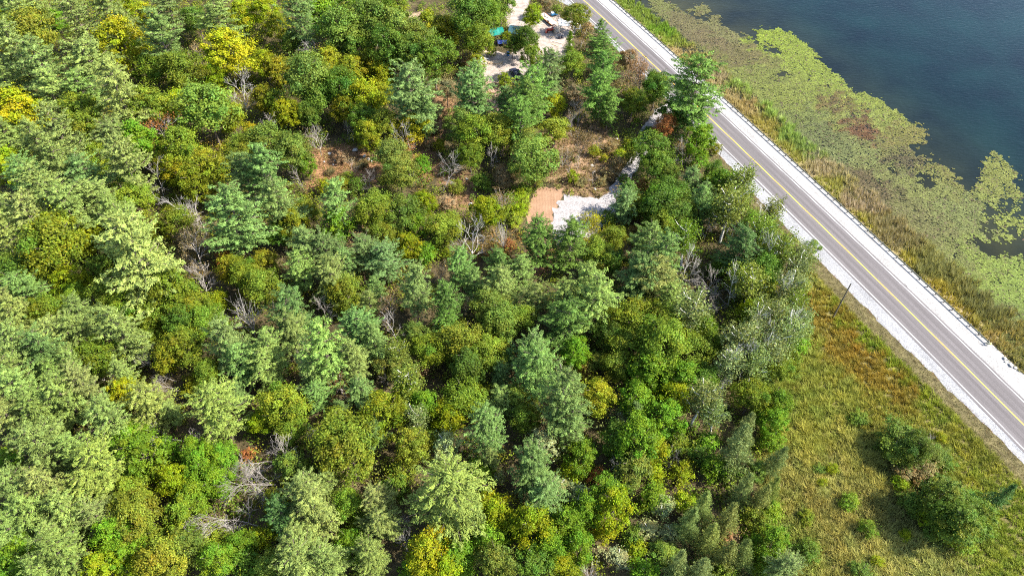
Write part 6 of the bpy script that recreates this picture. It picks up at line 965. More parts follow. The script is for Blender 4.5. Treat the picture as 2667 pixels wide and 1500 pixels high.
(12.4,123.2,4.6,1.7,'S',(0.600,0.600,0.600),'wh',10,2.12,(-0.027,-0.006),'dead_tree','white bare dead tree above the white gravel pad'),
(14.5,124.5,5.3,2.2,'S',(0.600,0.600,0.600),'gy',0,0.45,(-0.004,0.071),'dead_tree','grey bare dead tree above the white gravel pad'),
(22.6,132.1,2.6,4.2,'D',(0.193,0.137,0.053),'shrub',1,0.01,(0.053,-0.02),'shrub','drab brown bush left of the red roadside shrub'),
(24.2,129.1,2.4,3.3,'D',(0.189,0.238,0.008),'shrub',4,3.21,(0.015,-0.054),'shrub','yellow-green bush down and left of the red roadside shrub, second nearest'),
(26.7,132.7,2.8,3.4,'D',(0.149,0.171,0.006),'shrub',5,4.37,(0.053,0.04),'shrub','yellow-green bush down and left of the red roadside shrub, nearest'),
(20.6,128.4,1.9,2.2,'D',(0.195,0.194,0.011),'shrub',2,0.49,(-0.038,0.034),'shrub','olive-gold bush up and right of the white gravel pad'),
(21.2,122.7,2.5,4.3,'D',(0.178,0.123,0.052),'shrub',5,5.77,(0.021,0.041),'shrub','drab brown bush up and right of the white gravel pad, second nearest'),
(23.9,110.8,8.3,4.7,'P',(0.094,0.169,0.028),'pine',4,5.80,(0.014,0.005),'white_pine','fresh green white pine right of the white gravel pad'),
(30.0,123.4,11.2,8.5,'D',(0.087,0.142,0.015),'oak',5,4.39,(-0.015,-0.001),'broadleaf_tree','dark green broadleaf tree down and left of the red roadside shrub'),
(30.1,119.3,9.5,7.3,'D',(0.090,0.147,0.015),'oak',6,3.64,(-0.038,0.003),'broadleaf_tree','dark green broadleaf tree below the red roadside shrub, nearest'),
(34.8,134.9,7.7,4.9,'D',(0.283,0.119,0.038),'oak',3,6.00,(-0.016,-0.024),'broadleaf_tree','red-leaved shrub at the foot of the roadside pine'),
(40.8,128.1,9.7,6.8,'D',(0.116,0.197,0.012),'maple',1,3.94,(0.009,0.001),'broadleaf_tree','bright green broadleaf tree down and right of the red roadside shrub, nearest'),
(37.8,126.0,8.1,4.5,'S',(0.600,0.600,0.600),'gy',3,4.08,(0.05,-0.055),'dead_tree','grey bare dead tree down and right of the red roadside shrub'),
(41.7,125.5,4.1,4.3,'D',(0.114,0.204,0.012),'shrub',8,3.34,(0.059,0.032),'shrub','bright green bush down and right of the red roadside shrub'),
(46.0,131.1,2.9,3.1,'D',(0.138,0.150,0.008),'shrub',10,1.70,(-0.026,0.042),'shrub','olive-gold bush down and right of the red roadside shrub'),
(42.3,117.8,7.9,4.8,'D',(0.074,0.120,0.013),'oak',2,5.73,(-0.054,0.01),'broadleaf_tree','dark green broadleaf tree down and right of the red roadside shrub'),
(37.4,115.3,8.6,7.1,'P',(0.104,0.165,0.044),'pine',2,1.71,(-0.03,-0.012),'white_pine','blue-green white pine down and right of the red roadside shrub, nearest'),
(38.9,110.3,8.6,6.2,'P',(0.102,0.157,0.041),'pine',0,6.07,(-0.068,0.024),'white_pine','blue-green white pine down and right of the red roadside shrub, second nearest'),
(31.4,109.8,9.9,7.5,'D',(0.063,0.110,0.011),'oak',4,4.53,(-0.035,-0.011),'broadleaf_tree','dark green broadleaf tree below the red roadside shrub, third nearest'),
(32.4,103.3,10.2,7.3,'D',(0.079,0.124,0.015),'oak',8,0.20,(0.005,-0.037),'broadleaf_tree','dark green broadleaf tree below the red roadside shrub, fifth nearest'),
(28.1,118.3,3.0,3.2,'D',(0.270,0.142,0.033),'shrub',4,3.42,(-0.004,0.056),'shrub','rust brown bush below the red roadside shrub'),
(25.4,109.8,4.0,4.1,'D',(0.147,0.184,0.015),'shrub',3,1.33,(0.051,0.037),'shrub','olive green bush right of the white gravel pad'),
(28.7,104.0,7.0,5.0,'D',(0.120,0.174,0.015),'oak',1,3.89,(0.053,0.034),'broadleaf_tree','olive green broadleaf tree right of the white gravel pad, second nearest'),
(45.1,117.5,3.7,3.4,'D',(0.122,0.153,0.014),'shrub',3,2.61,(-0.004,0.032),'shrub','olive green bush down and right of the red roadside shrub'),
(-2.0,130.4,10.6,7.1,'D',(0.139,0.166,0.012),'oak',5,1.46,(0.017,0.071),'broadleaf_tree','olive green broadleaf tree down and right of the lone clearing pine, second nearest'),
(18.6,130.4,2.7,2.8,'D',(0.174,0.190,0.011),'shrub',7,2.44,(-0.047,-0.018),'shrub','olive-gold bush above the white gravel pad'),
(-0.1,122.6,2.6,4.0,'D',(0.169,0.139,0.047),'shrub',10,6.01,(-0.007,-0.034),'shrub','drab brown bush up and left of the raked soil patch'),
(32.6,117.1,7.9,4.8,'D',(0.071,0.109,0.013),'oak',10,5.33,(0.005,-0.031),'broadleaf_tree','dark green broadleaf tree below the red roadside shrub, second nearest'),
(38.6,138.2,6.4,5.2,'D',(0.078,0.136,0.015),'oak',5,6.03,(-0.009,-0.023),'broadleaf_tree','dark green broadleaf tree right of the red roadside shrub'),
(19.5,131.8,4.8,3.2,'R',(0.223,0.162,0.073),'dry',9,3.60,(0.031,0.061),'withered_tree','dry brown withered tree left of the red roadside shrub'),
(4.9,118.1,3.7,3.7,'D',(0.129,0.152,0.024),'maple',6,1.86,(0.018,0.011),'shrub','dull sage green bush above the raked soil patch'),
(1.7,114.1,3.6,3.9,'D',(0.199,0.244,0.008),'shrub',0,4.21,(0.031,-0.005),'shrub','yellow-green bush up and left of the raked soil patch'),
(1.3,109.5,3.9,3.8,'D',(0.194,0.262,0.008),'shrub',0,0.11,(-0.035,0.05),'shrub','yellow-green bush left of the raked soil patch'),
(2.6,116.5,3.2,3.4,'D',(0.128,0.173,0.016),'shrub',5,4.53,(0.024,0.003),'shrub','olive green bush up and left of the raked soil patch'),
(-0.3,112.4,4.0,3.9,'D',(0.147,0.212,0.016),'shrub',9,4.85,(0.014,0.036),'shrub','olive green bush left of the raked soil patch'),
(0.6,107.1,3.2,3.5,'D',(0.202,0.244,0.019),'shrub',9,4.07,(-0.007,0.001),'shrub','yellowish olive bush down and left of the raked soil patch'),
(-1.4,109.4,3.7,3.6,'D',(0.169,0.214,0.018),'shrub',0,5.94,(-0.002,0.07),'shrub','yellowish olive bush left of the raked soil patch, second nearest'),
(2.4,112.5,3.0,2.8,'D',(0.191,0.230,0.017),'shrub',4,5.10,(0.042,-0.015),'shrub','yellowish olive bush left of the raked soil patch, nearest'),
(28.3,132.5,3.5,4.2,'D',(0.073,0.132,0.013),'shrub',1,2.93,(-0.021,0.026),'shrub','dark green bush down and left of the red roadside shrub'),
(26.0,127.0,3.6,3.0,'D',(0.136,0.164,0.015),'shrub',10,2.31,(0.021,0.067),'shrub','olive green bush down and left of the red roadside shrub'),
(24.3,120.1,3.0,2.9,'D',(0.080,0.131,0.013),'shrub',10,5.97,(-0.057,-0.016),'shrub','dark green bush up and right of the white gravel pad'),
(31.6,136.9,3.1,3.7,'D',(0.070,0.119,0.013),'shrub',4,3.01,(0.018,-0.037),'shrub','dark green bush left of the red roadside shrub'),
(23.2,124.9,3.9,3.5,'D',(0.283,0.192,0.078),'shrub',1,5.98,(0.019,-0.003),'shrub','dry brown bush down and left of the red roadside shrub'),
(17.5,120.3,4.6,3.0,'R',(0.257,0.174,0.080),'dry',3,0.99,(-0.057,0.045),'withered_tree','dry brown withered tree up and right of the white gravel pad'),
(14.9,120.4,1.7,2.9,'D',(0.191,0.163,0.058),'shrub',4,5.58,(-0.029,0.016),'shrub','drab brown bush above the white gravel pad'),
(19.4,120.3,1.8,2.9,'D',(0.168,0.135,0.051),'shrub',5,0.32,(0.029,-0.055),'shrub','drab brown bush up and right of the white gravel pad, nearest'),
(-10.9,175.0,17.0,11.6,'D',(0.068,0.120,0.013),'oak',2,1.19,(-0.013,-0.038),'broadleaf_tree','dark green broadleaf tree up and left of the teal shelter, second nearest'),
(-7.8,187.6,10.9,10.4,'D',(0.094,0.154,0.017),'oak',2,5.33,(0.041,0.076),'broadleaf_tree','dark green broadleaf tree up and left of the teal shelter, nearest'),
(-3.2,187.0,12.1,7.9,'D',(0.120,0.174,0.022),'oak',7,5.05,(-0.014,-0.022),'broadleaf_tree','dull sage green broadleaf tree above the teal shelter'),
(5.5,185.9,8.5,6.0,'D',(0.160,0.215,0.007),'maple',3,4.44,(-0.031,0.007),'broadleaf_tree','yellow-green broadleaf tree up and left of the red tractor'),
(4.2,170.8,9.7,7.4,'D',(0.067,0.106,0.011),'oak',7,3.93,(0.053,0.021),'broadleaf_tree','dark green broadleaf tree up and right of the blue barrel, second nearest'),
(-1.7,181.3,3.1,3.1,'D',(0.139,0.172,0.005),'shrub',9,2.38,(0.039,-0.039),'shrub','yellow-green bush down and right of the teal shelter'),
(0.3,171.5,6.8,5.1,'D',(0.078,0.127,0.014),'oak',2,4.68,(-0.062,0.029),'broadleaf_tree','dark green broadleaf tree up and right of the blue barrel, nearest'),
(-8.2,167.2,12.1,7.9,'D',(0.115,0.156,0.012),'oak',0,3.58,(0.034,0.008),'broadleaf_tree','olive green broadleaf tree down and left of the teal shelter'),
(-9.0,162.4,7.1,4.7,'D',(0.193,0.211,0.011),'maple',1,2.02,(-0.001,-0.006),'broadleaf_tree','olive-gold broadleaf tree above the lone clearing pine'),
(17.4,185.3,8.9,7.1,'D',(0.125,0.147,0.013),'oak',1,6.21,(0.009,0.029),'broadleaf_tree','olive green broadleaf tree up and right of the red tractor'),
(9.4,193.5,6.9,4.7,'D',(0.190,0.144,0.067),'oak',1,1.00,(-0.055,-0.009),'broadleaf_tree','dry brown broadleaf tree above the red tractor'),
(12.9,196.8,2.7,3.3,'D',(0.118,0.158,0.015),'shrub',7,1.54,(-0.042,-0.027),'shrub','olive green bush above the red tractor'),
(15.3,172.5,7.8,4.1,'C',(0.108,0.175,0.010),'spruce',1,5.78,(0.047,0.003),'spruce','bright green conical conifer down and right of the red tractor'),
(18.6,176.5,5.4,3.6,'R',(0.201,0.119,0.027),'dry',9,5.45,(-0.014,0.011),'withered_tree','rust brown withered tree right of the red tractor'),
(23.0,174.0,9.8,6.0,'P',(0.082,0.144,0.025),'pine',2,4.41,(-0.021,-0.049),'white_pine','fresh green white pine right of the red tractor'),
(22.9,163.4,10.9,8.1,'P',(0.096,0.171,0.026),'pine',4,4.82,(0.032,-0.001),'white_pine','fresh green white pine down and right of the red tractor, nearest'),
(21.8,151.0,14.2,8.1,'P',(0.071,0.151,0.023),'pine',0,1.09,(-0.024,-0.02),'white_pine','fresh green white pine down and right of the red tractor, second nearest'),
(20.3,142.7,14.7,8.7,'P',(0.102,0.188,0.029),'pine',4,2.68,(-0.029,0.013),'white_pine','fresh green white pine up and left of the red roadside shrub'),
(22.2,140.0,10.4,6.8,'P',(0.104,0.180,0.029),'pine',6,0.08,(0.007,0.03),'white_pine','fresh green white pine left of the red roadside shrub'),
(15.3,159.7,8.9,6.7,'D',(0.121,0.176,0.015),'oak',7,2.47,(-0.006,0.045),'broadleaf_tree','olive green broadleaf tree down and right of the red tractor'),
(4.7,161.8,9.8,5.6,'D',(0.118,0.162,0.013),'oak',8,0.25,(-0.008,0.025),'broadleaf_tree','olive green broadleaf tree up and right of the dark pickup'),
(8.7,167.8,5.7,3.0,'C',(0.105,0.172,0.042),'spruce',1,4.44,(0.024,0.025),'spruce','blue-green conical conifer below the red tractor'),
(8.4,149.4,15.1,8.5,'P',(0.110,0.158,0.046),'pine',8,5.58,(-0.024,0.013),'white_pine','blue-green white pine right of the dark pickup'),
(4.2,140.6,17.7,11.3,'P',(0.098,0.183,0.029),'pine',3,2.54,(-0.031,-0.039),'white_pine','fresh green white pine down and right of the dark pickup'),
(2.5,135.0,16.7,9.0,'P',(0.115,0.184,0.030),'pine',7,0.65,(-0.016,0.066),'white_pine','fresh green white pine below the dark pickup, nearest'),
(-8.7,142.9,16.7,8.8,'P',(0.129,0.213,0.050),'pine',8,3.03,(-0.002,-0.031),'white_pine','blue-green white pine above the lone clearing pine'),
(-1.7,158.7,3.9,3.6,'D',(0.170,0.210,0.011),'shrub',0,4.57,(0.017,-0.062),'shrub','olive-gold bush down and left of the dark pickup'),
(31.4,153.7,11.0,8.4,'R',(0.226,0.137,0.078),'twiggy',8,1.87,(-0.062,-0.037),'withered_tree','mauve brown withered tree up and left of the red roadside shrub'),
(33.9,148.1,9.8,7.1,'D',(0.065,0.123,0.012),'oak',3,0.95,(0.004,-0.001),'broadleaf_tree','dark green broadleaf tree above the red roadside shrub'),
(29.9,162.9,7.7,5.2,'D',(0.201,0.142,0.067),'oak',3,1.77,(-0.067,0.061),'broadleaf_tree','dry brown broadleaf tree up and left of the tall roadside pine'),
(28.5,144.2,8.5,6.7,'D',(0.112,0.149,0.013),'oak',8,1.13,(0.051,-0.009),'broadleaf_tree','olive green broadleaf tree up and left of the red roadside shrub'),
(15.1,148.2,6.8,5.5,'D',(0.220,0.167,0.085),'oak',7,1.53,(0.072,-0.004),'broadleaf_tree','dry brown broadleaf tree right of the dark pickup'),
(15.6,141.5,8.8,5.1,'S',(0.600,0.600,0.600),'gy',10,5.96,(0.023,0.03),'dead_tree','grey bare dead tree down and right of the dark pickup, nearest'),
(10.0,143.7,8.0,5.4,'D',(0.218,0.246,0.009),'maple',4,5.66,(0.049,0.025),'broadleaf_tree','yellow-green broadleaf tree down and right of the dark pickup'),
(21.3,185.4,3.5,3.2,'D',(0.259,0.189,0.093),'shrub',10,6.08,(0.001,-0.021),'shrub','dry brown bush right of the red tractor, nearest'),
(-11.9,169.2,3.6,3.5,'D',(0.232,0.191,0.080),'shrub',1,4.17,(-0.043,-0.066),'shrub','dry brown bush above the lone clearing pine, second nearest'),
(-5.3,173.3,3.0,2.8,'D',(0.113,0.145,0.011),'shrub',4,3.00,(-0.008,0.002),'shrub','olive green bush left of the blue barrel'),
(21.5,175.5,3.2,3.3,'D',(0.209,0.164,0.072),'shrub',8,1.38,(-0.049,0.003),'shrub','dry brown bush right of the red tractor, second nearest'),
(-6.4,179.1,12.6,7.8,'D',(0.111,0.176,0.015),'oak',2,4.49,(-0.04,-0.019),'broadleaf_tree','olive green broadleaf tree up and left of the teal shelter'),
(41.2,138.4,19.8,13.5,'P',(0.099,0.176,0.029),'pine',10,0.70,(-0.007,-0.003),'white_pine','tall green white pine standing over the road edge, its crown hiding the asphalt'),
(37.3,140.5,7.9,7.3,'D',(0.077,0.137,0.013),'oak',2,2.93,(0.021,-0.016),'broadleaf_tree','dark green broadleaf tree up and right of the red roadside shrub'),
(46.5,110.3,13.4,7.0,'B',(0.120,0.152,0.024),'aspen',2,0.80,(-0.026,-0),'aspen','dull sage green aspen up and left of the leaning white birches, seventh nearest'),
(43.5,112.7,9.6,8.9,'D',(0.084,0.145,0.008),'maple',6,2.10,(-0.034,0.002),'broadleaf_tree','bright green broadleaf tree down and right of the red roadside shrub, second nearest'),
(41.8,102.3,15.0,8.4,'B',(0.134,0.159,0.029),'aspen',4,0.94,(-0.044,-0.015),'aspen','dull sage green aspen up and left of the leaning white birches, sixth nearest'),
(50.1,102.6,11.3,5.4,'B',(0.117,0.136,0.021),'aspen',7,2.73,(0.014,-0.009),'aspen','dull sage green aspen above the leaning white birches, second nearest'),
(43.2,130.8,8.3,4.8,'D',(0.109,0.180,0.011),'maple',9,5.59,(0.048,-0.011),'broadleaf_tree','bright green broadleaf tree right of the red roadside shrub'),
(34.9,151.5,8.4,7.2,'D',(0.073,0.116,0.012),'oak',10,3.92,(-0.091,-0.021),'broadleaf_tree','dark green broadleaf tree left of the tall roadside pine'),
(46.1,96.0,12.6,6.4,'B',(0.139,0.204,0.025),'aspen',4,2.28,(0.006,-0.04),'aspen','dull sage green aspen up and left of the leaning white birches, second nearest'),
(50.1,92.4,12.5,6.3,'B',(0.120,0.162,0.022),'aspen',9,1.42,(-0.053,0.021),'aspen','dull sage green aspen above the leaning white birches, nearest'),
(53.5,90.7,11.1,5.3,'B',(0.147,0.180,0.047),'aspen',1,5.54,(0.031,0.034),'aspen','greyish sage aspen up and right of the leaning white birches'),
(50.8,87.5,11.6,5.7,'B',(0.117,0.147,0.044),'aspen',10,3.83,(-0.017,-0.003),'aspen','greyish sage aspen right at the leaning white birches'),
(45.4,88.0,10.0,6.5,'D',(0.074,0.139,0.014),'oak',4,2.66,(0.015,-0.032),'broadleaf_tree','dark green broadleaf tree left of the leaning white birches'),
(45.6,85.6,7.7,5.5,'D',(0.152,0.184,0.006),'maple',6,1.43,(-0.027,0.063),'broadleaf_tree','yellow-green broadleaf tree down and left of the leaning white birches'),
(45.7,92.5,6.3,5.0,'D',(0.105,0.185,0.011),'maple',1,0.24,(0.034,0.03),'broadleaf_tree','bright green broadleaf tree left of the leaning white birches'),
(48.0,82.6,12.1,6.0,'B',(0.151,0.180,0.061),'aspen',5,4.09,(-0.002,0.008),'aspen','greyish sage aspen below the leaning white birches, nearest'),
(49.2,79.9,10.4,4.8,'B',(0.112,0.158,0.020),'aspen',10,0.50,(-0.026,-0.023),'aspen','dull sage green aspen below the leaning white birches'),
(45.1,76.3,11.8,5.8,'B',(0.155,0.178,0.051),'aspen',5,1.33,(-0.057,0.024),'aspen','greyish sage aspen below the leaning white birches, second nearest'),
(48.1,75.9,10.9,5.1,'B',(0.128,0.169,0.055),'aspen',0,1.60,(0.034,0.036),'aspen','greyish sage aspen left of the utility pole'),
(44.4,82.7,5.6,5.0,'D',(0.074,0.132,0.013),'oak',3,1.95,(0.019,-0),'broadleaf_tree','dark green broadleaf tree right of the dark fallen limb'),
(41.0,75.8,10.6,4.9,'B',(0.169,0.214,0.063),'aspen',3,4.67,(-0.033,-0.026),'aspen','greyish sage aspen down and right of the dark fallen limb, nearest'),
(44.8,72.1,12.5,6.3,'B',(0.150,0.201,0.059),'aspen',0,4.69,(-0.064,0.018),'aspen','greyish sage aspen down and left of the utility pole'),
(41.6,70.3,11.8,5.8,'B',(0.149,0.179,0.059),'aspen',9,2.82,(0.033,-0.058),'aspen','greyish sage aspen down and right of the dark fallen limb, fifth nearest'),
(38.8,66.9,11.4,5.5,'B',(0.140,0.191,0.053),'aspen',8,1.93,(0.025,0.063),'aspen','greyish sage aspen down and right of the dark fallen limb, seventh nearest'),
(49.5,75.2,3.5,4.1,'D',(0.109,0.217,0.012),'shrub',4,1.56,(0.029,0.023),'shrub','bright green bush down and left of the utility pole'),
(44.0,69.1,6.0,4.9,'D',(0.123,0.169,0.014),'oak',10,2.58,(-0.055,-0.052),'broadleaf_tree','olive green broadleaf tree down and right of the dark fallen limb'),
(47.4,71.5,4.2,4.1,'D',(0.110,0.143,0.013),'shrub',3,2.01,(-0.04,0.02),'shrub','olive green bush down and left of the utility pole'),
(51.1,77.5,3.5,3.5,'D',(0.139,0.178,0.026),'maple',7,5.44,(-0.014,-0.045),'shrub','dull sage green bush down and left of the utility pole'),
(47.4,93.2,13.9,4.0,'S',(0.600,0.600,0.600),'sl',10,4.06,(-0.11,0.25),'dead_tree','slender white-stemmed bare dead tree up and left of the leaning white birches, nearest'),
(47.0,82.2,13.5,3.8,'S',(0.600,0.600,0.600),'sl',10,0.77,(-0.043,0.046),'dead_tree','slender white-stemmed bare dead tree below the leaning white birches'),
(45.4,73.3,13.9,4.1,'S',(0.600,0.600,0.600),'sl',4,2.97,(0.004,0.013),'dead_tree','slender white-stemmed bare dead tree down and left of the utility pole'),
(39.7,68.6,13.0,3.5,'S',(0.600,0.600,0.600),'sl',4,3.66,(-0.046,-0.082),'dead_tree','slender white-stemmed bare dead tree down and right of the dark fallen limb, fifth nearest'),
(43.7,72.5,12.8,3.4,'S',(0.600,0.600,0.600),'sl',2,0.95,(-0.13,-0.055),'dead_tree','slender white-stemmed bare dead tree down and right of the dark fallen limb, sixth nearest'),
(52.2,90.8,13.0,3.5,'S',(0.600,0.600,0.600),'sl',4,5.40,(-0.12,0.12),'dead_tree','slender white-stemmed bare dead tree up and right of the leaning white birches'),
(43.3,85.1,7.2,4.9,'D',(0.078,0.129,0.016),'oak',0,6.03,(0.049,-0.002),'broadleaf_tree','dark green broadleaf tree up and right of the dark fallen limb'),
(49.9,95.0,5.7,5.1,'D',(0.098,0.148,0.020),'maple',10,2.42,(0.029,-0.056),'broadleaf_tree','dull sage green broadleaf tree up and left of the leaning white birches'),
(58.9,99.2,3.3,3.4,'D',(0.127,0.185,0.026),'maple',9,5.85,(-0.029,0.001),'shrub','dull sage green bush up and right of the leaning white birches'),
(54.5,89.2,2.8,3.2,'D',(0.138,0.181,0.016),'shrub',0,2.63,(-0.08,-0.003),'shrub','olive green bush down and right of the leaning white birches'),
(52.9,81.9,2.6,2.6,'D',(0.127,0.162,0.014),'shrub',3,4.89,(-0.022,-0.026),'shrub','olive green bush left of the utility pole'),
(48.0,70.3,1.6,2.9,'D',(0.110,0.145,0.016),'shrub',7,3.73,(0.031,0.047),'shrub','dark green bush down and left of the utility pole'),
(39.7,71.8,9.9,4.4,'B',(0.134,0.196,0.055),'aspen',10,1.94,(0.052,-0.029),'aspen','greyish sage aspen down and right of the dark fallen limb, fourth nearest')]
WOODS = np.array([(t[0], t[1]) for t in TREES])

def road_frame(y):
    x = np.interp(y, ROAD_Y, ROAD_X)
    dx = (np.interp(y + 1, ROAD_Y, ROAD_X) - np.interp(y - 1, ROAD_Y, ROAD_X)) / 2.0
    n = np.stack([np.ones_like(dx), -dx], -1)
    n /= np.linalg.norm(n, axis=-1, keepdims=True)
    return x, n                                     # n points to the lake side

def road_off(X, Y):
    """signed distance from the centre line, positive on the lake side"""
    x, n = road_frame(Y)
    return (X - x) * n[..., 0]

RAIL = 7.45
WATER_Z = -0.8
def left_edge(y):
    return np.interp(y, [40, 54, 68, 80, 107, 122, 129, 150, 178, 210], [5.2, 5.4, 6.0, 6.7, 7.0, 7.0, 6.2, 5.4, 5.0, 4.9])

def ground_z(X, Y):
    o = road_off(X, Y) - (RAIL + 0.6)
    return np.where(o > 0, -np.minimum(1.7, 0.24 * np.maximum(o, 0)), 0.0)

def pick(cp, X, Y, jitter, power=3.0):
    """colour and density of the nearest control points, edges broken by noise"""
    cp = [(c[0], c[1], *c[2:]) for c in cp]
    P = np.array([c[:2] for c in cp]); A = np.array([c[2:] for c in cp], float)
    Xj = X + jitter * noise2(X, Y, 7, 3) + 0.35 * jitter * rng.normal(size=X.shape)
    Yj = Y + jitter * noise2(X, Y, 7, 4) + 0.35 * jitter * rng.normal(size=X.shape)
    out = np.zeros((len(X), A.shape[1])); wsum = np.zeros(len(X))
    for p, a in zip(P, A):
        d2 = (Xj - p[0]) ** 2 + (Yj - p[1]) ** 2 + 1.0
        w = d2 ** -power
        out += w[:, None] * a; wsum += w
    return out / wsum[:, None]

# ------------------------------------------------------------------ ground, water, road
gx = np.concatenate([np.linspace(-3000, -190, 8), np.arange(-180, 181, 1.6), np.linspace(190, 3000, 8)])
gy = np.concatenate([np.linspace(-1500, -20, 6), np.arange(-10, 331, 1.6), np.linspace(340, 3500, 8)])
GX, GY = np.meshgrid(gx, gy)
gxr, gyr = GX.ravel(), GY.ravel()
gz = ground_z(gxr, gyr)
litter = np.array([0.052, 0.040, 0.018])
gcol = np.tile(litter, (len(gxr), 1)) * (1 + 0.35 * noise2(gxr, gyr, 9, 1)[:, None])
off = road_off(gxr, gyr)
for poly, c in POLY['ground']:
    m = inside(poly, gxr + 0.9 * noise2(gxr, gyr, 5, 2), gyr + 0.9 * noise2(gxr, gyr, 5, 5))
    v = (1 + 0.22 * noise2(gxr, gyr, 3, 6)[:, None])
    gcol[m] = (np.array(c) * v)[m]
verge = (off < -left_edge(gyr) + 0.5) & (off > -left_edge(gyr) - 4.2) & (gyr < 135)
gcol[verge] = np.array([0.075, 0.062, 0.026]) * (1 + 0.2 * noise2(gxr, gyr, 2.5, 8)[verge][:, None])
bank = off > RAIL - 0.6
gcol[bank] = np.array([0.16, 0.125, 0.06]) * (1 + 0.25 * noise2(gxr, gyr, 3, 9)[bank][:, None])
deep = gz < WATER_Z - 0.05
gcol[deep] = (0.03, 0.028, 0.016)
gcol = np.clip(gcol, 0.004, 1)
nx, ny = len(gx), len(gy)
I = (np.arange(ny - 1)[:, None] * nx + np.arange(nx - 1)[None, :]).ravel()
GF = np.stack([I, I + 1, I + 1 + nx, I + nx], 1)
ground = ob('ground', mesh_np('ground', np.stack([gxr, gyr, gz], 1), GF, M_ground, gcol, True))
tag(ground, kind='structure')

# water: a sheet on the lake side only
wy = np.concatenate([np.linspace(-400, 20, 6), np.linspace(30, 240, 43), np.linspace(280, 3500, 8)])
wx0, wn0 = road_frame(wy)
V = []
WO = (RAIL + 3.4, 20.0, 28.0, 36.0, 45.0, 55.0, 66.0, 80.0, 110.0, 3000.0)
for a in WO:
    V.append(np.stack([wx0 + wn0[:, 0] * a, wy + wn0[:, 1] * a * (a < 70), np.full(len(wy), WATER_Z)], 1))
n = len(wy)
WF = np.concatenate([np.stack([k * n + np.arange(n - 1), (k + 1) * n + np.arange(n - 1), (k + 1) * n + np.arange(1, n), k * n + np.arange(1, n)], 1) for k in range(len(WO) - 1)])
m, nt, out = new_mat('lake_water')
p = nd(nt, 'ShaderNodeBsdfPrincipled')
p.inputs['Roughness'].default_value = 0.10
p.inputs['IOR'].default_value = 1.33
c1, _n = noise_ramp(nt, 0.05, (0.45, 0.5, 0.6), (1.7, 1.5, 1.15), 0.36, 0.66, 6)
at = nd(nt, 'ShaderNodeAttribute', attribute_name='tint')
nt.links.new(mulcol(nt, at.outputs['Color'], c1), p.inputs['Base Color'])
p.inputs['Specular IOR Level'].default_value = 0.13
tc = nd(nt, 'ShaderNodeTexCoord')
mp = nd(nt, 'ShaderNodeMapping'); mp.inputs['Scale'].default_value = (1.0, 2.4, 1.0); mp.inputs['Rotation'].default_value = (0, 0, 0.35)
nt.links.new(tc.outputs['Object'], mp.inputs['Vector'])
w1 = nd(nt, 'ShaderNodeTexNoise'); w1.inputs['Scale'].default_value = 0.75; w1.inputs['Detail'].default_value = 5.0
w1.inputs['Roughness'].default_value = 0.62
nt.links.new(mp.outputs[0], w1.inputs['Vector'])
b = nd(nt, 'ShaderNodeBump'); b.inputs['Strength'].default_value = 0.36; b.inputs['Distance'].default_value = 0.2
nt.links.new(w1.outputs['Fac'], b.inputs['Height']); nt.links.new(b.outputs[0], p.inputs['Normal'])
nt.links.new(p.outputs[0], out.inputs['Surface'])
Vw = np.concatenate(V)
shal = np.clip(1 - (road_off(Vw[:, 0], Vw[:, 1]) - 28) / 34.0, 0, 1)[:, None] ** 1.5
wt = np.array([0.0010, 0.0072, 0.0100]) * (1 - shal) + np.array([0.014, 0.0155, 0.0075]) * shal
water = ob('lake_water', mesh_np('lake_water', Vw, WF, m, wt, True))
tag(water, kind='structure')


def ribbon(name, o0, o1, z0, z1, mat, y0=-350.0, y1=640.0, step=2.0, edge=0.0, seed=0):
    y = np.arange(y0, y1 + 0.1, step)
    x, nn = road_frame(y)
    a0 = (o0(y) if callable(o0) else np.full(len(y), o0)); a1 = (o1(y) if callable(o1) else np.full(len(y), o1))
    if edge:
        r = np.random.default_rng(seed); a0 = a0 + edge * r.normal(size=len(y))
    zz = lambda z: np.full(len(y), z)
    V = np.concatenate([np.stack([x + nn[:, 0] * a0, y + nn[:, 1] * a0, zz(z0)], 1), np.stack([x + nn[:, 0] * a1, y + nn[:, 1] * a1, zz(z1)], 1)])
    k = np.arange(len(y) - 1); n = len(y)
    F = np.stack([k, n + k, n + k + 1, k + 1], 1)
    o = ob(name, mesh_np(name, V, F, mat, None, True))
    return tag(o, kind='structure')


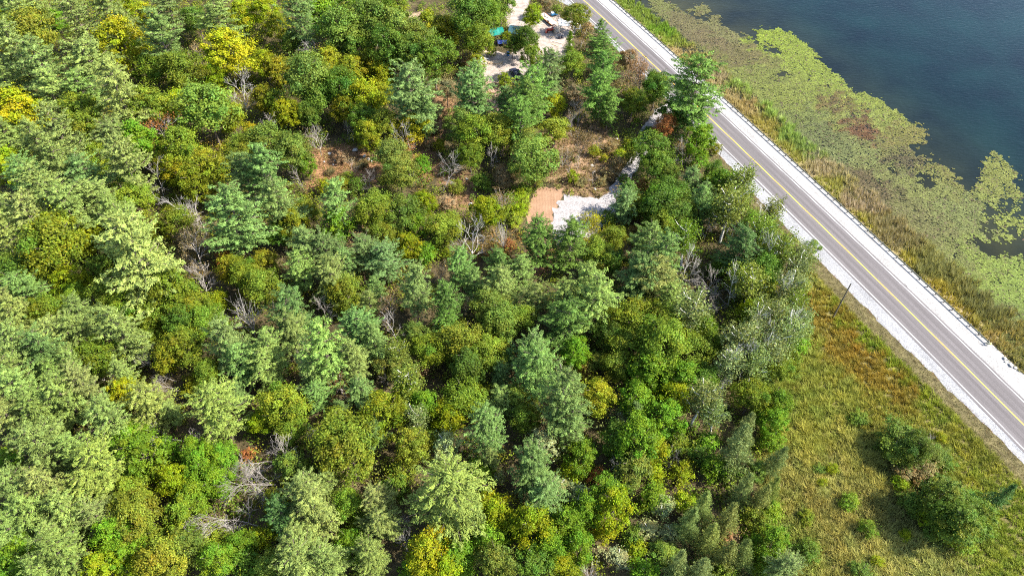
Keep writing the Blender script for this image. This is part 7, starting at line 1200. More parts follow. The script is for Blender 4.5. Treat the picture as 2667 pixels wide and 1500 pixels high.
def road_mat(name, lo, hi, stretch, rough=0.9, speck=0.12, wear=0.0):
    m, nt, out = new_mat(name)
    tc = nd(nt, 'ShaderNodeTexCoord')
    mp = nd(nt, 'ShaderNodeMapping'); mp.inputs['Rotation'].default_value = (0, 0, math.radians(68.5)); 
    mp.vector_type = 'TEXTURE'
    mp.inputs['Rotation'].default_value = (0, 0, math.radians(-68.5)); mp.inputs['Scale'].default_value = (stretch, 1, 1)
    nt.links.new(tc.outputs['Object'], mp.inputs['Vector'])
    n1 = nd(nt, 'ShaderNodeTexNoise'); n1.inputs['Scale'].default_value = 0.9; n1.inputs['Detail'].default_value = 6
    nt.links.new(mp.outputs[0], n1.inputs['Vector'])
    r = nd(nt, 'ShaderNodeValToRGB')
    r.color_ramp.elements[0].position = 0.3; r.color_ramp.elements[0].color = (*lo, 1)
    r.color_ramp.elements[1].position = 0.7; r.color_ramp.elements[1].color = (*hi, 1)
    nt.links.new(n1.outputs['Fac'], r.inputs['Fac'])
    c2, n2 = noise_ramp(nt, 7.0, (1 - speck,) * 3, (1 + speck,) * 3, 0.35, 0.65, 5)
    p = nd(nt, 'ShaderNodeBsdfPrincipled'); p.inputs['Roughness'].default_value = rough
    p.inputs['Specular IOR Level'].default_value = 0.13
    nt.links.new(mulcol(nt, r.outputs[0], c2), p.inputs['Base Color'])
    b = nd(nt, 'ShaderNodeBump'); b.inputs['Strength'].default_value = 0.3; b.inputs['Distance'].default_value = 0.05
    nt.links.new(n2.outputs['Fac'], b.inputs['Height']); nt.links.new(b.outputs[0], p.inputs['Normal'])
    nt.links.new(p.outputs[0], out.inputs['Surface'])
    return m

M_asph = road_mat('worn_asphalt', (0.082, 0.073, 0.071), (0.106, 0.095, 0.093), 14)
M_patch = road_mat('tyre_worn_asphalt', (0.068, 0.060, 0.058), (0.090, 0.081, 0.079), 20)
M_gravel = road_mat('white_gravel', (0.165, 0.157, 0.147), (0.245, 0.234, 0.22), 6, speck=0.32)
M_gravel2 = road_mat('grey_limestone_gravel', (0.145, 0.143, 0.143), (0.205, 0.202, 0.2), 6, speck=0.35)
M_white = plain('white_road_paint', (0.5, 0.49, 0.47), 0.7, var=0.12, scale=2.0)
M_yellow = plain('yellow_road_paint', (0.55, 0.32, 0.022), 0.7, var=0.14, scale=1.5)
M_edgesoil = tinted('dry_edge_soil', 1.2, 0.3)

ribbon('lakeside_shoulder', 3.85, RAIL + 0.75, 0.085, 0.02, M_gravel, edge=0.10, seed=1, step=0.7)
ribbon('forest_side_shoulder', lambda y: -left_edge(y) + 0.16 * noise2(y, y * 0, 6, 21), -3.85, 0.02, 0.085, M_gravel2, edge=0.07, seed=2, step=0.7)
ribbon('road', -4.05, 4.0, 0.104, 0.104, M_asph)
ribbon('wheel_track_marking', -2.75, -2.05, 0.108, 0.108, M_patch)
ribbon('wheel_track_marking', -1.35, -0.75, 0.108, 0.108, M_patch)
ribbon('wheel_track_marking', 0.75, 1.35, 0.108, 0.108, M_patch)
ribbon('wheel_track_marking', 2.05, 2.75, 0.108, 0.108, M_patch)
ribbon('edge_line_marking', -3.62, -3.49, 0.112, 0.112, M_white)
ribbon('edge_line_marking', 3.46, 3.59, 0.112, 0.112, M_white)
ribbon('centre_line_marking', -0.10, 0.10, 0.112, 0.112, M_yellow)


def sheet(name, poly, z, mat, edge=0.25, seed=0, thick=0.03, res=1.0):
    """a laid layer with a ragged edge and a thin side"""
    poly = np.asarray(poly, float)
    pts = []
    r = np.random.default_rng(seed + 50)
    for a, b_ in zip(poly, np.roll(poly, -1, 0)):
        n = max(2, int(np.linalg.norm(b_ - a) / res))
        for t in np.arange(n) / n:
            pts.append(a + (b_ - a) * t + r.normal(size=2) * edge)
    pts = np.array(pts)
    n = len(pts)
    from mathutils.geometry import tessellate_polygon
    tri = tessellate_polygon([[Vector((p[0], p[1], 0)) for p in pts]])
    V = np.concatenate([np.c_[pts, np.full(n, z)], np.c_[pts, np.full(n, z - thick)]])
    tri = np.array(tri)
    # upward facing
    a, b_, c = pts[tri[:, 0]], pts[tri[:, 1]], pts[tri[:, 2]]
    cr = (b_ - a)[:, 0] * (c - a)[:, 1] - (b_ - a)[:, 1] * (c - a)[:, 0]
    tri[cr < 0] = tri[cr < 0][:, ::-1]
    k = np.arange(n)
    side = np.stack([k, (k + 1) % n, n + (k + 1) % n, n + k], 1)
    o = ob(name, mesh_np(name, V, [tri, side], mat))
    return tag(o, kind='structure')

def soil_mat(name, lo, hi, scale, stripes=None, speck=0.2, tracks=0.0):
    m, nt, out = new_mat(name)
    c1, n1 = noise_ramp(nt, scale, lo, hi, 0.3, 0.7, 7)
    c2, n2 = noise_ramp(nt, 5.0, (1 - speck,) * 3, (1 + speck,) * 3, 0.3, 0.7, 4)
    col = mulcol(nt, c1, c2)
    h = n2.outputs['Fac']
    if tracks:                                          # wheel ruts wandering across the layer
        tc = nd(nt, 'ShaderNodeTexCoord')
        w = nd(nt, 'ShaderNodeTexWave', wave_type='BANDS', bands_direction='Y')
        w.inputs['Scale'].default_value = 0.13; w.inputs['Distortion'].default_value = 14.0
        w.inputs['Detail'].default_value = 4; w.inputs['Detail Scale'].default_value = 0.5
        nt.links.new(tc.outputs['Object'], w.inputs['Vector'])
        r = nd(nt, 'ShaderNodeValToRGB')
        r.color_ramp.elements[0].position = 0.05; r.color_ramp.elements[0].color = (1 - tracks, 1 - tracks * 1.08, 1 - tracks * 1.15, 1)
        r.color_ramp.elements[1].position = 0.45; r.color_ramp.elements[1].color = (1.05, 1.05, 1.05, 1)
        nt.links.new(w.outputs['Fac'], r.inputs['Fac'])
        col = mulcol(nt, col, r.outputs['Color'])
    if stripes:
        tc = nd(nt, 'ShaderNodeTexCoord')
        w = nd(nt, 'ShaderNodeTexWave', wave_type='BANDS', bands_direction='X')
        w.inputs['Scale'].default_value = stripes[0]; w.inputs['Distortion'].default_value = stripes[1]
        w.inputs['Detail'].default_value = 3; w.inputs['Detail Scale'].default_value = 0.6
        nt.links.new(tc.outputs['Object'], w.inputs['Vector'])
        h = w.outputs['Fac']
    p = nd(nt, 'ShaderNodeBsdfPrincipled'); p.inputs['Roughness'].default_value = 0.95
    p.inputs['Specular IOR Level'].default_value = 0.1
    nt.links.new(col, p.inputs['Base Color'])
    b = nd(nt, 'ShaderNodeBump'); b.inputs['Strength'].default_value = 0.12 if stripes else 0.5; b.inputs['Distance'].default_value = 0.12
    nt.links.new(h, b.inputs['Height']); nt.links.new(b.outputs[0], p.inputs['Normal'])
    nt.links.new(p.outputs[0], out.inputs['Surface'])
    return m

M_pad_gravel = soil_mat('crushed_limestone', (0.165, 0.150, 0.143), (0.240, 0.222, 0.215), 1.3, None, 0.32, 0.05)
M_yard = soil_mat('sandy_yard_soil', (0.185, 0.145, 0.115), (0.26, 0.222, 0.192), 0.8, None, 0.3, 0.08)
M_raked = soil_mat('raked_sandy_soil', (0.165, 0.096, 0.056), (0.215, 0.134, 0.084), 0.5, (0.5, 3.5))
sheet('raked_soil_patch', POLY['raked'], 0.03, M_raked, 0.22, 1, res=0.6)
sheet('gravel_pad', POLY['pad'], 0.06, M_pad_gravel, 0.2, 2, res=0.6)
sheet('gravel_lane', POLY['lane'], 0.045, M_pad_gravel, 0.25, 3)
sheet('work_yard', POLY['yard'], 0.03, M_yard, 0.45, 4)
sheet('entrance_lane', POLY['entrance'], 0.045, M_gravel2, 0.2, 5)

# ------------------------------------------------------------------ vegetation that nobody could count
def blades(X, Y, Z, h, w, lean, col, cvar, per=4, droop=0.0):
    """grass: `per` pointed blades at each spot"""
    n = len(X) * per
    bx = np.repeat(X, per) + rng.normal(size=n) * 0.12; by = np.repeat(Y, per) + rng.normal(size=n) * 0.12; bz = np.repeat(Z, per)
    hh = np.repeat(h, per) * rng.uniform(0.6, 1.15, n)
    a = rng.uniform(0, 6.283, n); l = hh * lean * rng.uniform(0.3, 1.5, n)
    tip = np.stack([bx + np.cos(a) * l, by + np.sin(a) * l, bz + hh], 1)
    ww = np.repeat(w, per) if np.ndim(w) else w
    wv = np.stack([-np.sin(a), np.cos(a), np.zeros(n)], 1) * (ww[:, None] if np.ndim(ww) else ww)
    base = np.stack([bx, by, bz], 1)
    V = np.stack([base - wv, base + wv, tip], 1).reshape(-1, 3)
    c = np.repeat(col, per, 0) * (1 + cvar * rng.normal(size=(n, 1)))
    return V, np.repeat(np.clip(c, 0.005, 0.9), 3, 0)

def scatter(poly_bb, n):
    x0, x1, y0, y1 = poly_bb
    return rng.uniform(x0, x1, n), rng.uniform(y0, y1, n)

def bb(poly, pad=0):
    p = np.asarray(poly); return p[:, 0].min() - pad, p[:, 0].max() + pad, p[:, 1].min() - pad, p[:, 1].max() + pad

def stuff_blades(name, parts, mat, label, cat):
    V = np.concatenate([p[0] for p in parts]); C = np.concatenate([p[1] for p in parts])
    o = ob(name, mesh_np(name, V, np.arange(len(V)).reshape(-1, 3), mat, C))
    return tag(o, label, cat, None, 'stuff')

# meadow beside the road
X, Y = scatter(bb(POLY['field'], 2), 150000)
k = inside(POLY['field'], X + noise2(X, Y, 6, 30), Y + noise2(X, Y, 6, 31)) & (road_off(X, Y) < -left_edge(Y) - 3.2)
X, Y = X[k], Y[k]
cp = pick(PTS['field'], X, Y, 2.2)
clump = noise2(X, Y, 2.6, 32) + 0.6 * noise2(X, Y, 1.1, 33)
keep = rng.uniform(size=len(X)) < np.clip(0.62 + 0.65 * clump, 0.08, 1)
X, Y, cp, clump = X[keep], Y[keep], cp[keep], clump[keep]
hh = cp[:, 3] * np.clip(1 + 0.6 * clump, 0.35, 2.0)
patch = noise2(X, Y, 4.0, 34)[:, None]
col = np.array([1.18, 1.27, 0.88]) * cp[:, :3] * (1 + 0.16 * patch * np.array([[1.2, 0.7, 0.5]])) * (1 + 0.14 * noise2(X, Y, 9, 35)[:, None])
stuff_blades('meadow_grass', [blades(X, Y, np.zeros(len(X)), hh * 0.9, 0.055, 0.8, col, 0.2, 5)], M_grass,
             'tall tussocky meadow grass, rust brown to yellow green, beside the road', 'grass')
# short mown verge
X, Y = scatter((20, 112, 30, 215), 210000)
o_ = road_off(X, Y); le = left_edge(Y)
k = (o_ < -le + 0.25) & (o_ > -le - 4.1 - 0.5 * noise2(Y, Y, 9, 41)) & (Y < 133)
X, Y, o_, le = X[k], Y[k], o_[k], le[k]
d = -le - o_
stripe = 0.5 + 0.5 * np.sin(d * 5.2 + 0.4 * noise2(X, Y, 5, 40))
cA = np.array([0.115, 0.078, 0.033]); cB = np.array([0.125, 0.118, 0.033]); cC = np.array([0.19, 0.175, 0.046])
col = np.where((d < 0.25)[:, None], np.array([0.26, 0.15, 0.075]), cA + (cB - cA) * stripe[:, None])
far = np.clip((d - 2.7) / 0.7, 0, 1)[:, None]
col = col * (1 - far) + cC * far
hh = np.where(d < 2.9, 0.12, 0.55)
stuff_blades('mown_verge_grass', [blades(X, Y, np.zeros(len(X)), hh, 0.05, 0.9, col, 0.2, 3)], M_grass,
             'short mown brownish grass strip along the gravel shoulder', 'grass')
# bank: sedges, dry grass, reeds on the lake side
X, Y = scatter((15, 150, 25, 260), 520000)
o_ = road_off(X, Y)
lim = np.interp(Y, PTS['bank_w'][0], PTS['bank_w'][1])
lim = lim + 2.2
k = (o_ > RAIL + 0.55 + 0.25 * noise2(Y, Y, 4, 52)) & (o_ < RAIL + lim + 1.6 * noise2(X, Y, 6, 50))
X, Y, o_ = X[k], Y[k], o_[k]
cp = pick(PTS['bank'], X, Y, 1.6)
clump = noise2(X, Y, 2.2, 51)
keep = rng.uniform(size=len(X)) < np.clip(0.62 + 0.5 * clump, 0.12, 1)
X, Y, cp, clump, o_ = X[keep], Y[keep], cp[keep], clump[keep], o_[keep]
hh = cp[:, 3] * np.clip(1 + 0.35 * clump, 0.4, 1.6) * np.clip((o_ - RAIL - 0.4) / 1.5, 0.3, 1)
col = 1.35 * cp[:, :3] * (1 + 0.2 * noise2(X, Y, 3.0, 53)[:, None])
stuff_blades('bank_reeds', [blades(X, Y, np.maximum(ground_z(X, Y), -1.0), hh, 0.07, 0.45, col, 0.25, 4)], M_grass,
             'reeds and dry sedge on the lake bank behind the guardrail', 'reeds')
# dry grass on the clearings
parts = []
for poly, c, dens, h in POLY['drygrass']:
    x0, x1, y0, y1 = bb(poly, 1)
    X, Y = scatter((x0, x1, y0, y1), int((x1 - x0) * (y1 - y0) * dens))
    k = inside(poly, X + 1.2 * noise2(X, Y, 4, 60), Y + 1.2 * noise2(X, Y, 4, 61)) & ~inside(POLY['pad'], X, Y) & ~inside(POLY['raked'], X, Y) & ~inside(POLY['lane'], X, Y)
    X, Y = X[k], Y[k]
    cl = noise2(X, Y, 2.5, 62)
    kk = rng.uniform(size=len(X)) < np.clip(0.55 + 0.6 * cl, 0.05, 1)
    X, Y = X[kk], Y[kk]
    col = np.array(c) * (1 + 0.25 * noise2(X, Y, 2.0, 63)[:, None]) * np.ones((len(X), 3))
    g = rng.uniform(size=len(X)) < 0.14
    col[g] = np.array([0.16, 0.15, 0.03])
    parts.append(blades(X, Y, np.full(len(X), 0.02), np.full(len(X), h), 0.06, 0.8, col, 0.25, 4))
stuff_blades('clearing_grass', parts, M_grass, 'dry tan grass and brambles in the woodland clearings', 'dry grass')

# lily mat
def pads(X, Y, r, col, cvar):
    n = len(X)
    a = np.arange(6) * math.pi / 3
    ph = rng.uniform(0, 6.28, n)
    A = a[None, :] + ph[:, None]
    tx, ty = rng.normal(size=n) * 0.10, rng.normal(size=n) * 0.10
    dx, dy = r[:, None] * np.cos(A), r[:, None] * np.sin(A) * 0.85
    z = WATER_Z + 0.035 + rng.uniform(0, 0.05, n)[:, None] + dx * tx[:, None] + dy * ty[:, None]
    V = np.stack([X[:, None] + dx, Y[:, None] + dy, z], 2).reshape(-1, 3)
    c = np.clip(col * (1 + cvar * rng.normal(size=(n, 1))), 0.004, 0.9)
    return V, np.repeat(c, 6, 0)

VV, CC = [], []
x0, x1, y0, y1 = bb(POLY['lily'][0], 4)
X, Y = scatter((x0, x1, y0, y1), 520000)
Xn, Yn = X + 1.0 * noise2(X, Y, 5, 70) + 0.5 * noise2(X, Y, 1.6, 74) + 0.25 * rng.normal(size=len(X)), Y + 1.6 * noise2(X, Y, 5, 71) + 0.9 * noise2(X, Y, 1.6, 75) + 0.4 * rng.normal(size=len(X))
k = np.zeros(len(X), bool)
for poly in POLY['lily']: k |= inside(poly, Xn, Yn)
for poly in POLY['holes']: k &= ~inside(poly, Xn, Yn)
k &= road_off(X, Y) > RAIL + 4.2
X, Y = X[k], Y[k]
cp = pick(PTS['lily'], X, Y, 2.6)
cl = 0.55 * noise2(X, Y, 1.1, 72) + 0.35 * noise2(X, Y, 5.0, 73)
kk = rng.uniform(size=len(X)) < cp[:, 3] * np.clip(0.82 + 0.8 * cl, 0.10, 1.3)
X, Y, cp = X[kk], Y[kk], cp[kk]
r = rng.uniform(0.12, 0.25, len(X))
col = np.array([0.50, 0.515, 0.37]) * cp[:, :3] * (1 + 0.15 * noise2(X, Y, 3.5, 76)[:, None])
br = rng.uniform(size=len(X)) < 0.06
col[br] = np.array([0.06, 0.042, 0.025])
v, c = pads(X, Y, r, col, 0.2)
lily = ob('lily_pads', mesh_np('lily_pads', v, np.arange(len(v)).reshape(-1, 6), M_pad, c))
tag(lily, 'mat of floating lily pads along the lake shore', 'lily pads', None, 'stuff')

# undergrowth between the trees: leafy mounds
N = 18500
X, Y = rng.uniform(-185, 75, N), rng.uniform(20, 265, N)
o_ = road_off(X, Y)
k = o_ < -left_edge(Y) - 2.0
for poly in [POLY['field'], POLY['pad'], POLY['raked'], POLY['lane'], POLY['yard'], POLY['entrance']] + [q[0] for q in POLY['open']]:
    k &= ~inside(poly, X, Y)
k |= (rng.uniform(size=N) < 0.11) & np.any([inside(q[0], X, Y) for q in POLY['open']], axis=0) & (o_ < -9)
k &= np.abs(X) < 62 + 0.52 * Y
X, Y = X[k], Y[k]
pal = np.array([(0.13, 0.16, 0.018), (0.155, 0.175, 0.015), (0.165, 0.165, 0.018), (0.1, 0.155, 0.014), (0.14, 0.185, 0.012), (0.075, 0.115, 0.014), (0.16, 0.12, 0.035), (0.11, 0.12, 0.03)])
d2 = (X[:, None] - WOODS[None, :, 0]) ** 2 + (Y[:, None] - WOODS[None, :, 1]) ** 2
near = np.argpartition(d2, 5, axis=1)[:, :5]
TC = np.array([t[5] for t in TREES])
pickn = near[np.arange(len(X)), rng.integers(0, 5, len(X))]
base = TC[pickn]
isd = np.array([t[4] in 'DBR' for t in TREES])[pickn]
pc = pal[rng.integers(0, len(pal), len(X))]
base = np.where(isd[:, None], 0.6 * base + 0.4 * pc, pc) * 0.95
rad = rng.uniform(0.7, 2.0, len(X)); hgt = rad * rng.uniform(0.8, 2.5, len(X))
per = 60
n = len(X) * per
u = rand_dir(n); u[:, 2] = np.abs(u[:, 2])
R_, H_ = np.repeat(rad, per), np.repeat(hgt, per)
sh = rng.uniform(0.65, 1.08, n)
C = np.stack([np.repeat(X, per) + u[:, 0] * R_ * sh, np.repeat(Y, per) + u[:, 1] * R_ * sh, 0.15 + u[:, 2] * H_ * sh], 1)
nrm = unit(u + 0.8 * rand_dir(n)); t1 = unit(np.cross(nrm, rand_dir(n))); t2 = np.cross(nrm, t1)
sz = rng.uniform(0.10, 0.23, n)[:, None]
V, F = rhombs(C, t1 * sz, t2 * sz * 0.62)
colr = np.repeat(base, per, 0) * (1 + 0.2 * rng.normal(size=(n, 1)))
under = ob('undergrowth', mesh_np('undergrowth', V, F, M_under, np.repeat(np.clip(colr, 0.004, 0.6), 4, 0)))
tag(under, 'low leafy undergrowth filling the gaps between the forest trees', 'undergrowth', None, 'stuff')

# ------------------------------------------------------------------ tree models
def leaf_tint(n, v=0.2, hue=0.08):
    k = 1 + v * rng.normal(size=(n, 1))
    h = hue * rng.normal(size=(n, 1))
    return np.clip(np.concatenate([k * (1 + h), k, k * (1 - h)], 1), 0.35, 1.8)

def pine_model(seed, H=18.0, W=10.0, dense=1.0, cone=0.75, upsweep=0.5):
    """white pine: separate layered plumes on near-horizontal limbs, ragged outline"""
    r = np.random.default_rng(seed)
    wood = MB()
    zz = np.linspace(0, H * 0.985, 9)
    bend = np.cumsum(r.normal(size=(9, 2)) * 0.10, 0)
    tp = np.c_[bend, zz]
    wood.tube(tp, np.linspace(0.24, 0.03, 9), 6)
    cl, cd, cs = [], [], []
    z = 0.24 * H
    while z < H * 0.985:
        t = (z - 0.24 * H) / (0.76 * H)
        prof = (min(1.0, 0.68 + 1.7 * t)) * max(0.05, 1 - t ** 2.1) ** cone
        nb = r.integers(5, 8) if t < 0.8 else r.integers(4, 6)
        a0 = r.uniform(0, 6.28)
        for i in range(nb):
            L = W * 0.5 * prof * r.uniform(0.5, 1.22)
            if L < 0.35: continue
            if t < 0.5 and r.uniform() < 0.12: continue
            a = a0 + i * 6.283 / nb + r.normal() * 0.3
            up = -0.05 + 0.75 * t * upsweep + r.normal() * 0.10
            zb = min(H * 0.98, z + r.normal() * 0.42)
            o = np.array([np.interp(zb, zz, bend[:, 0]), np.interp(zb, zz, bend[:, 1]), zb])
            d = np.array([math.cos(a), math.sin(a), 0.0])
            s = np.linspace(0, 1, 5)
            curve = o + np.outer(s * L, d) + np.outer(up * L * s + 0.16 * L * s ** 2, [0, 0, 1])
            wood.tube(curve, np.linspace(0.075, 0.015, 5) * (0.6 + 0.12 * L), 3, False)
            side = np.array([-d[1], d[0], 0])
            ns = max(2, int(L / 0.72))
            for q in np.linspace(0.34 if L > 2 else 0.15, 1.0, ns):
                p = o + d * L * q + np.array([0, 0, up * L * q + 0.16 * L * q * q])
                spread = 0.34 * L * (1.08 - q) + 0.22
                m = 1 + int(spread / 0.55)
                for sd in np.linspace(-spread, spread, max(1, m)) if m > 1 else [0.0]:
                    if r.uniform() < 0.10: continue
                    cl.append(p + side * (sd + r.normal() * 0.08) + d * (-0.35 * abs(sd)) + np.array([0, 0, r.normal() * 0.07]))
                    cd.append(unit(d * 0.9 + side * np.sign(sd) * 0.5 * (abs(sd) > 0.1) + np.array([0, 0, 0.35])))
        z += r.uniform(0.95, 1.5) * (1.0 if t < 0.75 else 0.6)
    cl.append(tp[-1]); cd.append(np.array([0, 0, 1.0]))
    cl, cd = np.array(cl), np.array(cd)
    per = int(26 * dense)
    n = len(cl) * per
    C0 = np.repeat(cl, per, 0); D0 = np.repeat(cd, per, 0)
    rad = np.repeat(rng.uniform(0.30, 0.52, len(cl)), per)[:, None]
    u = rand_dir(n); u[:, 2] = np.where(u[:, 2] < -0.2, -u[:, 2], u[:, 2])
    k = rng.uniform(0.5, 1.1, n)[:, None]
    C = C0 + u * rad * k * np.array([0.95, 0.95, 0.55]) + D0 * rng.uniform(-0.45, 0.5, n)[:, None] * np.array([1, 1, 0.6])
    nrm = unit(0.7 * u + 0.25 * D0 + 0.5 * rand_dir(n) + np.array([0, 0, 0.2]))
    dv = unit(np.cross(np.cross(nrm, D0 + 0.9 * rand_dir(n) + 0.5 * u), nrm))
    ln = rng.uniform(0.17, 0.33, n)[:, None]
    wv = np.cross(nrm, dv) * 0.075
    V, F = rhombs(C, dv * ln, wv)
    tone = np.repeat(1 + 0.18 * rng.normal(size=(len(cl), 1)), per, 0)
    tint = np.repeat(leaf_tint(n, 0.13, 0.05) * tone, 4, 0)
    return wood.mesh('pine_trunk', M_bark), mesh_np('pine_crown', V, F, M_needle, tint)

def soft_conifer(seed, H=14.0, W=6.0, full=False):
    """tamarack / spruce: narrow cone of fine soft foliage"""
    r = np.random.default_rng(seed)
    wood = MB(); wood.tube(np.c_[np.zeros(6), np.zeros(6), np.linspace(0, H * 0.97, 6)], np.linspace(0.2, 0.02, 6), 6)
    cl, cd = [], []
    z = 0.08 * H
    while z < H * 0.99:
        t = z / H
        for i in range(8):
            L = W * 0.5 * (1 - t) ** (0.8 if full else 0.65) * r.uniform(0.65, 1.15)
            a = r.uniform(0, 6.28)
            for q in np.linspace(0.25, 1, max(2, int(L / 0.4))):
                cl.append([math.cos(a) * L * q, math.sin(a) * L * q, z + (0.12 - 0.1 * q) * L + r.normal() * 0.12])
                cd.append([math.cos(a), math.sin(a), 0.15])
        z += 0.55
    cl.append([0, 0, H]); cd.append([0, 0, 1])
    cl, cd = np.array(cl), np.array(cd)
    per = 12; n = len(cl) * per
    D0 = np.repeat(cd, per, 0)
    dv = unit(D0 * 0.8 + rand_dir(n) * 0.8 + np.array([0, 0, 0.2]))
    ln = rng.uniform(0.14, 0.26, n)[:, None]
    C = np.repeat(cl, per, 0) + rng.normal(size=(n, 3)) * 0.17
    V, F = rhombs(C, dv * ln, unit(np.cross(dv, rand_dir(n))) * 0.05)
    return wood.mesh('conifer_trunk', M_bark), mesh_np('conifer_crown', V, F, M_needle, np.repeat(leaf_tint(n, 0.18), 4, 0))

def limbs(r, wood, H, W, nl, r0, rtop=0.02, start=0.25, sides=5, lift=0.62, tips=None):
    hz = np.linspace(0, H * 0.86, 7)
    b = np.cumsum(r.normal(size=(7, 2)) * 0.12, 0); b[0] = 0
    wood.tube(np.c_[b, hz], np.linspace(r0, r0 * 0.25, 7), sides)
    for i in range(nl):
        f = start + (0.8 - start) * i / max(1, nl - 1)
        o = np.array([np.interp(f * H, hz, b[:, 0]), np.interp(f * H, hz, b[:, 1]), f * H])
        a = i * 2.4 + r.normal() * 0.4
        L = W * 0.46 * r.uniform(0.75, 1.05) * (1.05 - 0.45 * f)
        s = np.linspace(0, 1, 5)
        c = o + np.outer(s * L, [math.cos(a), math.sin(a), 0]) + np.outer(L * lift * s ** 1.3, [0, 0, 1]) + r.normal(size=(5, 3)) * 0.10 * s[:, None]
        wood.tube(c, np.linspace(r0 * 0.42, rtop, 5), 4, False)
        if tips is not None: tips.append(c)

def broadleaf(seed, H=11.0, W=8.0, lobes=62, per=210, leaf=0.16, lobe_r=0.92, low=0.30, round_=1.0, gap=0.12, bark=None, open_=0.0, r0=0.2, vari=0.17):
    """a crown of many overlapping leafy lobes round a forked trunk"""
    r = np.random.default_rng(seed)
    wood = MB()
    limbs(r, wood, H, W, 7, r0, start=low)
    cz = H * (low + (1 - low) * 0.47); hz = H * (1 - low) * 0.5
    L = []
    g = (1 + 5 ** 0.5) / 2
    for i in range(lobes):
        zf = 1 - 1.72 * (i + 0.5) / lobes
        a = 2 * math.pi * i / g + r.normal() * 0.25
        rr = math.sqrt(max(0, 1 - zf * zf)) ** round_
        k = r.uniform(0.66, 1.14) if i % 4 else r.uniform(0.3, 0.65)
        if r.uniform() < gap: continue
        lr = lobe_r * r.uniform(0.5, 1.35)
        L.append((math.cos(a) * rr * (W * 0.5 - 0.55 * lr) * k, math.sin(a) * rr * (W * 0.5 - 0.55 * lr) * k, cz + zf * (hz - 0.4 * lr) * (0.9 + 0.1 * k) * r.uniform(0.85, 1.12), lr))
    Lc = np.array(L)
    n = len(Lc) * per
    lc = np.repeat(Lc, per, 0)
    u = rand_dir(n); u[:, 2] = np.where(u[:, 2] < -0.35, -u[:, 2], u[:, 2])
    k = (1 - open_ * 0.5) * rng.uniform(0.25, 1.30, n) ** 0.7
    asp = np.repeat(rng.uniform(0.55, 1.45, (len(Lc), 3)) * np.array([1.05, 1.05, 0.8]), per, 0)
    C = lc[:, :3] + u * (lc[:, 3] * k)[:, None] * asp
    loose = rng.uniform(size=n) < 0.16
    C[loose] += rng.normal(size=(int(loose.sum()), 3)) * 0.55
    outw = unit(C - np.array([0, 0, cz - 1.5]))
    nrm = unit(0.42 * u + 0.50 * outw + 0.66 * rand_dir(n))
    t1 = unit(np.cross(nrm, rand_dir(n))); t2 = np.cross(nrm, t1)
    sz = (leaf * rng.uniform(0.65, 1.25, n))[:, None]
    V, F = rhombs(C, t1 * sz, t2 * sz * 0.6)
    tone = np.repeat(1 + 0.14 * rng.normal(size=(len(Lc), 1)), per, 0)
    hue = rng.normal(size=(len(Lc), 1)) * 0.075
    tone3 = tone * np.repeat(np.concatenate([1 + hue, 1 - 0.25 * hue, 1 - hue], 1), per, 0)
    tint = np.clip(np.repeat(leaf_tint(n, vari) * tone3, 4, 0), 0.25, 2)
    return wood.mesh('tree_trunk', bark or M_bark), mesh_np('tree_crown', V, F, M_leaf, tint)

def aspen(seed, H=13.0, W=6.0):
    """thin airy crown with pale stems showing through"""
    r = np.random.default_rng(seed)
    wood = MB(); tips = []
    limbs(r, wood, H, W * 1.05, 13, 0.24, 0.05, 0.35, 6, 1.0, tips)
    cl = []
    for c in tips:
        for q in np.linspace(0.25, 1.0, 7):
            p = np.array([np.interp(q * 4, range(5), c[:, j]) for j in range(3)])
            for _ in range(2): cl.append(p + r.normal(size=3) * 0.42)
    for q in np.linspace(0.7, 1.0, 8): cl.append(np.array([0, 0, H * q]) + r.normal(size=3) * 0.4)
    cl = np.array(cl); per = 15; n = len(cl) * per
    C = np.repeat(cl, per, 0) + rng.normal(size=(n, 3)) * 0.40
    nrm = rand_dir(n); t1 = unit(np.cross(nrm, rand_dir(n))); t2 = np.cross(nrm, t1)
    sz = (0.15 * rng.uniform(0.7, 1.3, n))[:, None]
    V, F = rhombs(C, t1 * sz, t2 * sz * 0.75)
    return wood.mesh('aspen_trunk', M_birch), mesh_np('aspen_crown', V, F, M_leaf, np.repeat(leaf_tint(n, 0.25), 4, 0))

def grow(r, wood, p, d, L, rad, lev, maxlev, spread, kids, tips, twig=0.016):
    n = 5
    pts = [p]
    for i in range(n - 1):
        d = unit(d + r.normal(size=3) * 0.13 + np.array([0, 0, 0.05]))
        pts.append(pts[-1] + d * L / (n - 1))
    pts = np.array(pts)
    wood.tube(pts, np.linspace(rad, max(twig, rad * 0.5), n), 5 if lev < 2 else 3, False)
    if lev >= maxlev:
        tips.append(pts[-1]); return
    for i in range(kids[min(lev, len(kids) - 1)]):
        q = r.uniform(0.35, 1.0) if i else 1.0
        o = np.array([np.interp(q * (n - 1), range(n), pts[:, j]) for j in range(3)])
        side = unit(np.cross(d, r.normal(size=3)))
        nd_ = unit(d + side * spread * r.uniform(0.6, 1.3))
        grow(r, wood, o, nd_, L * r.uniform(0.5, 0.78), max(twig, rad * 0.52), lev + 1, maxlev, spread, kids, tips, twig)

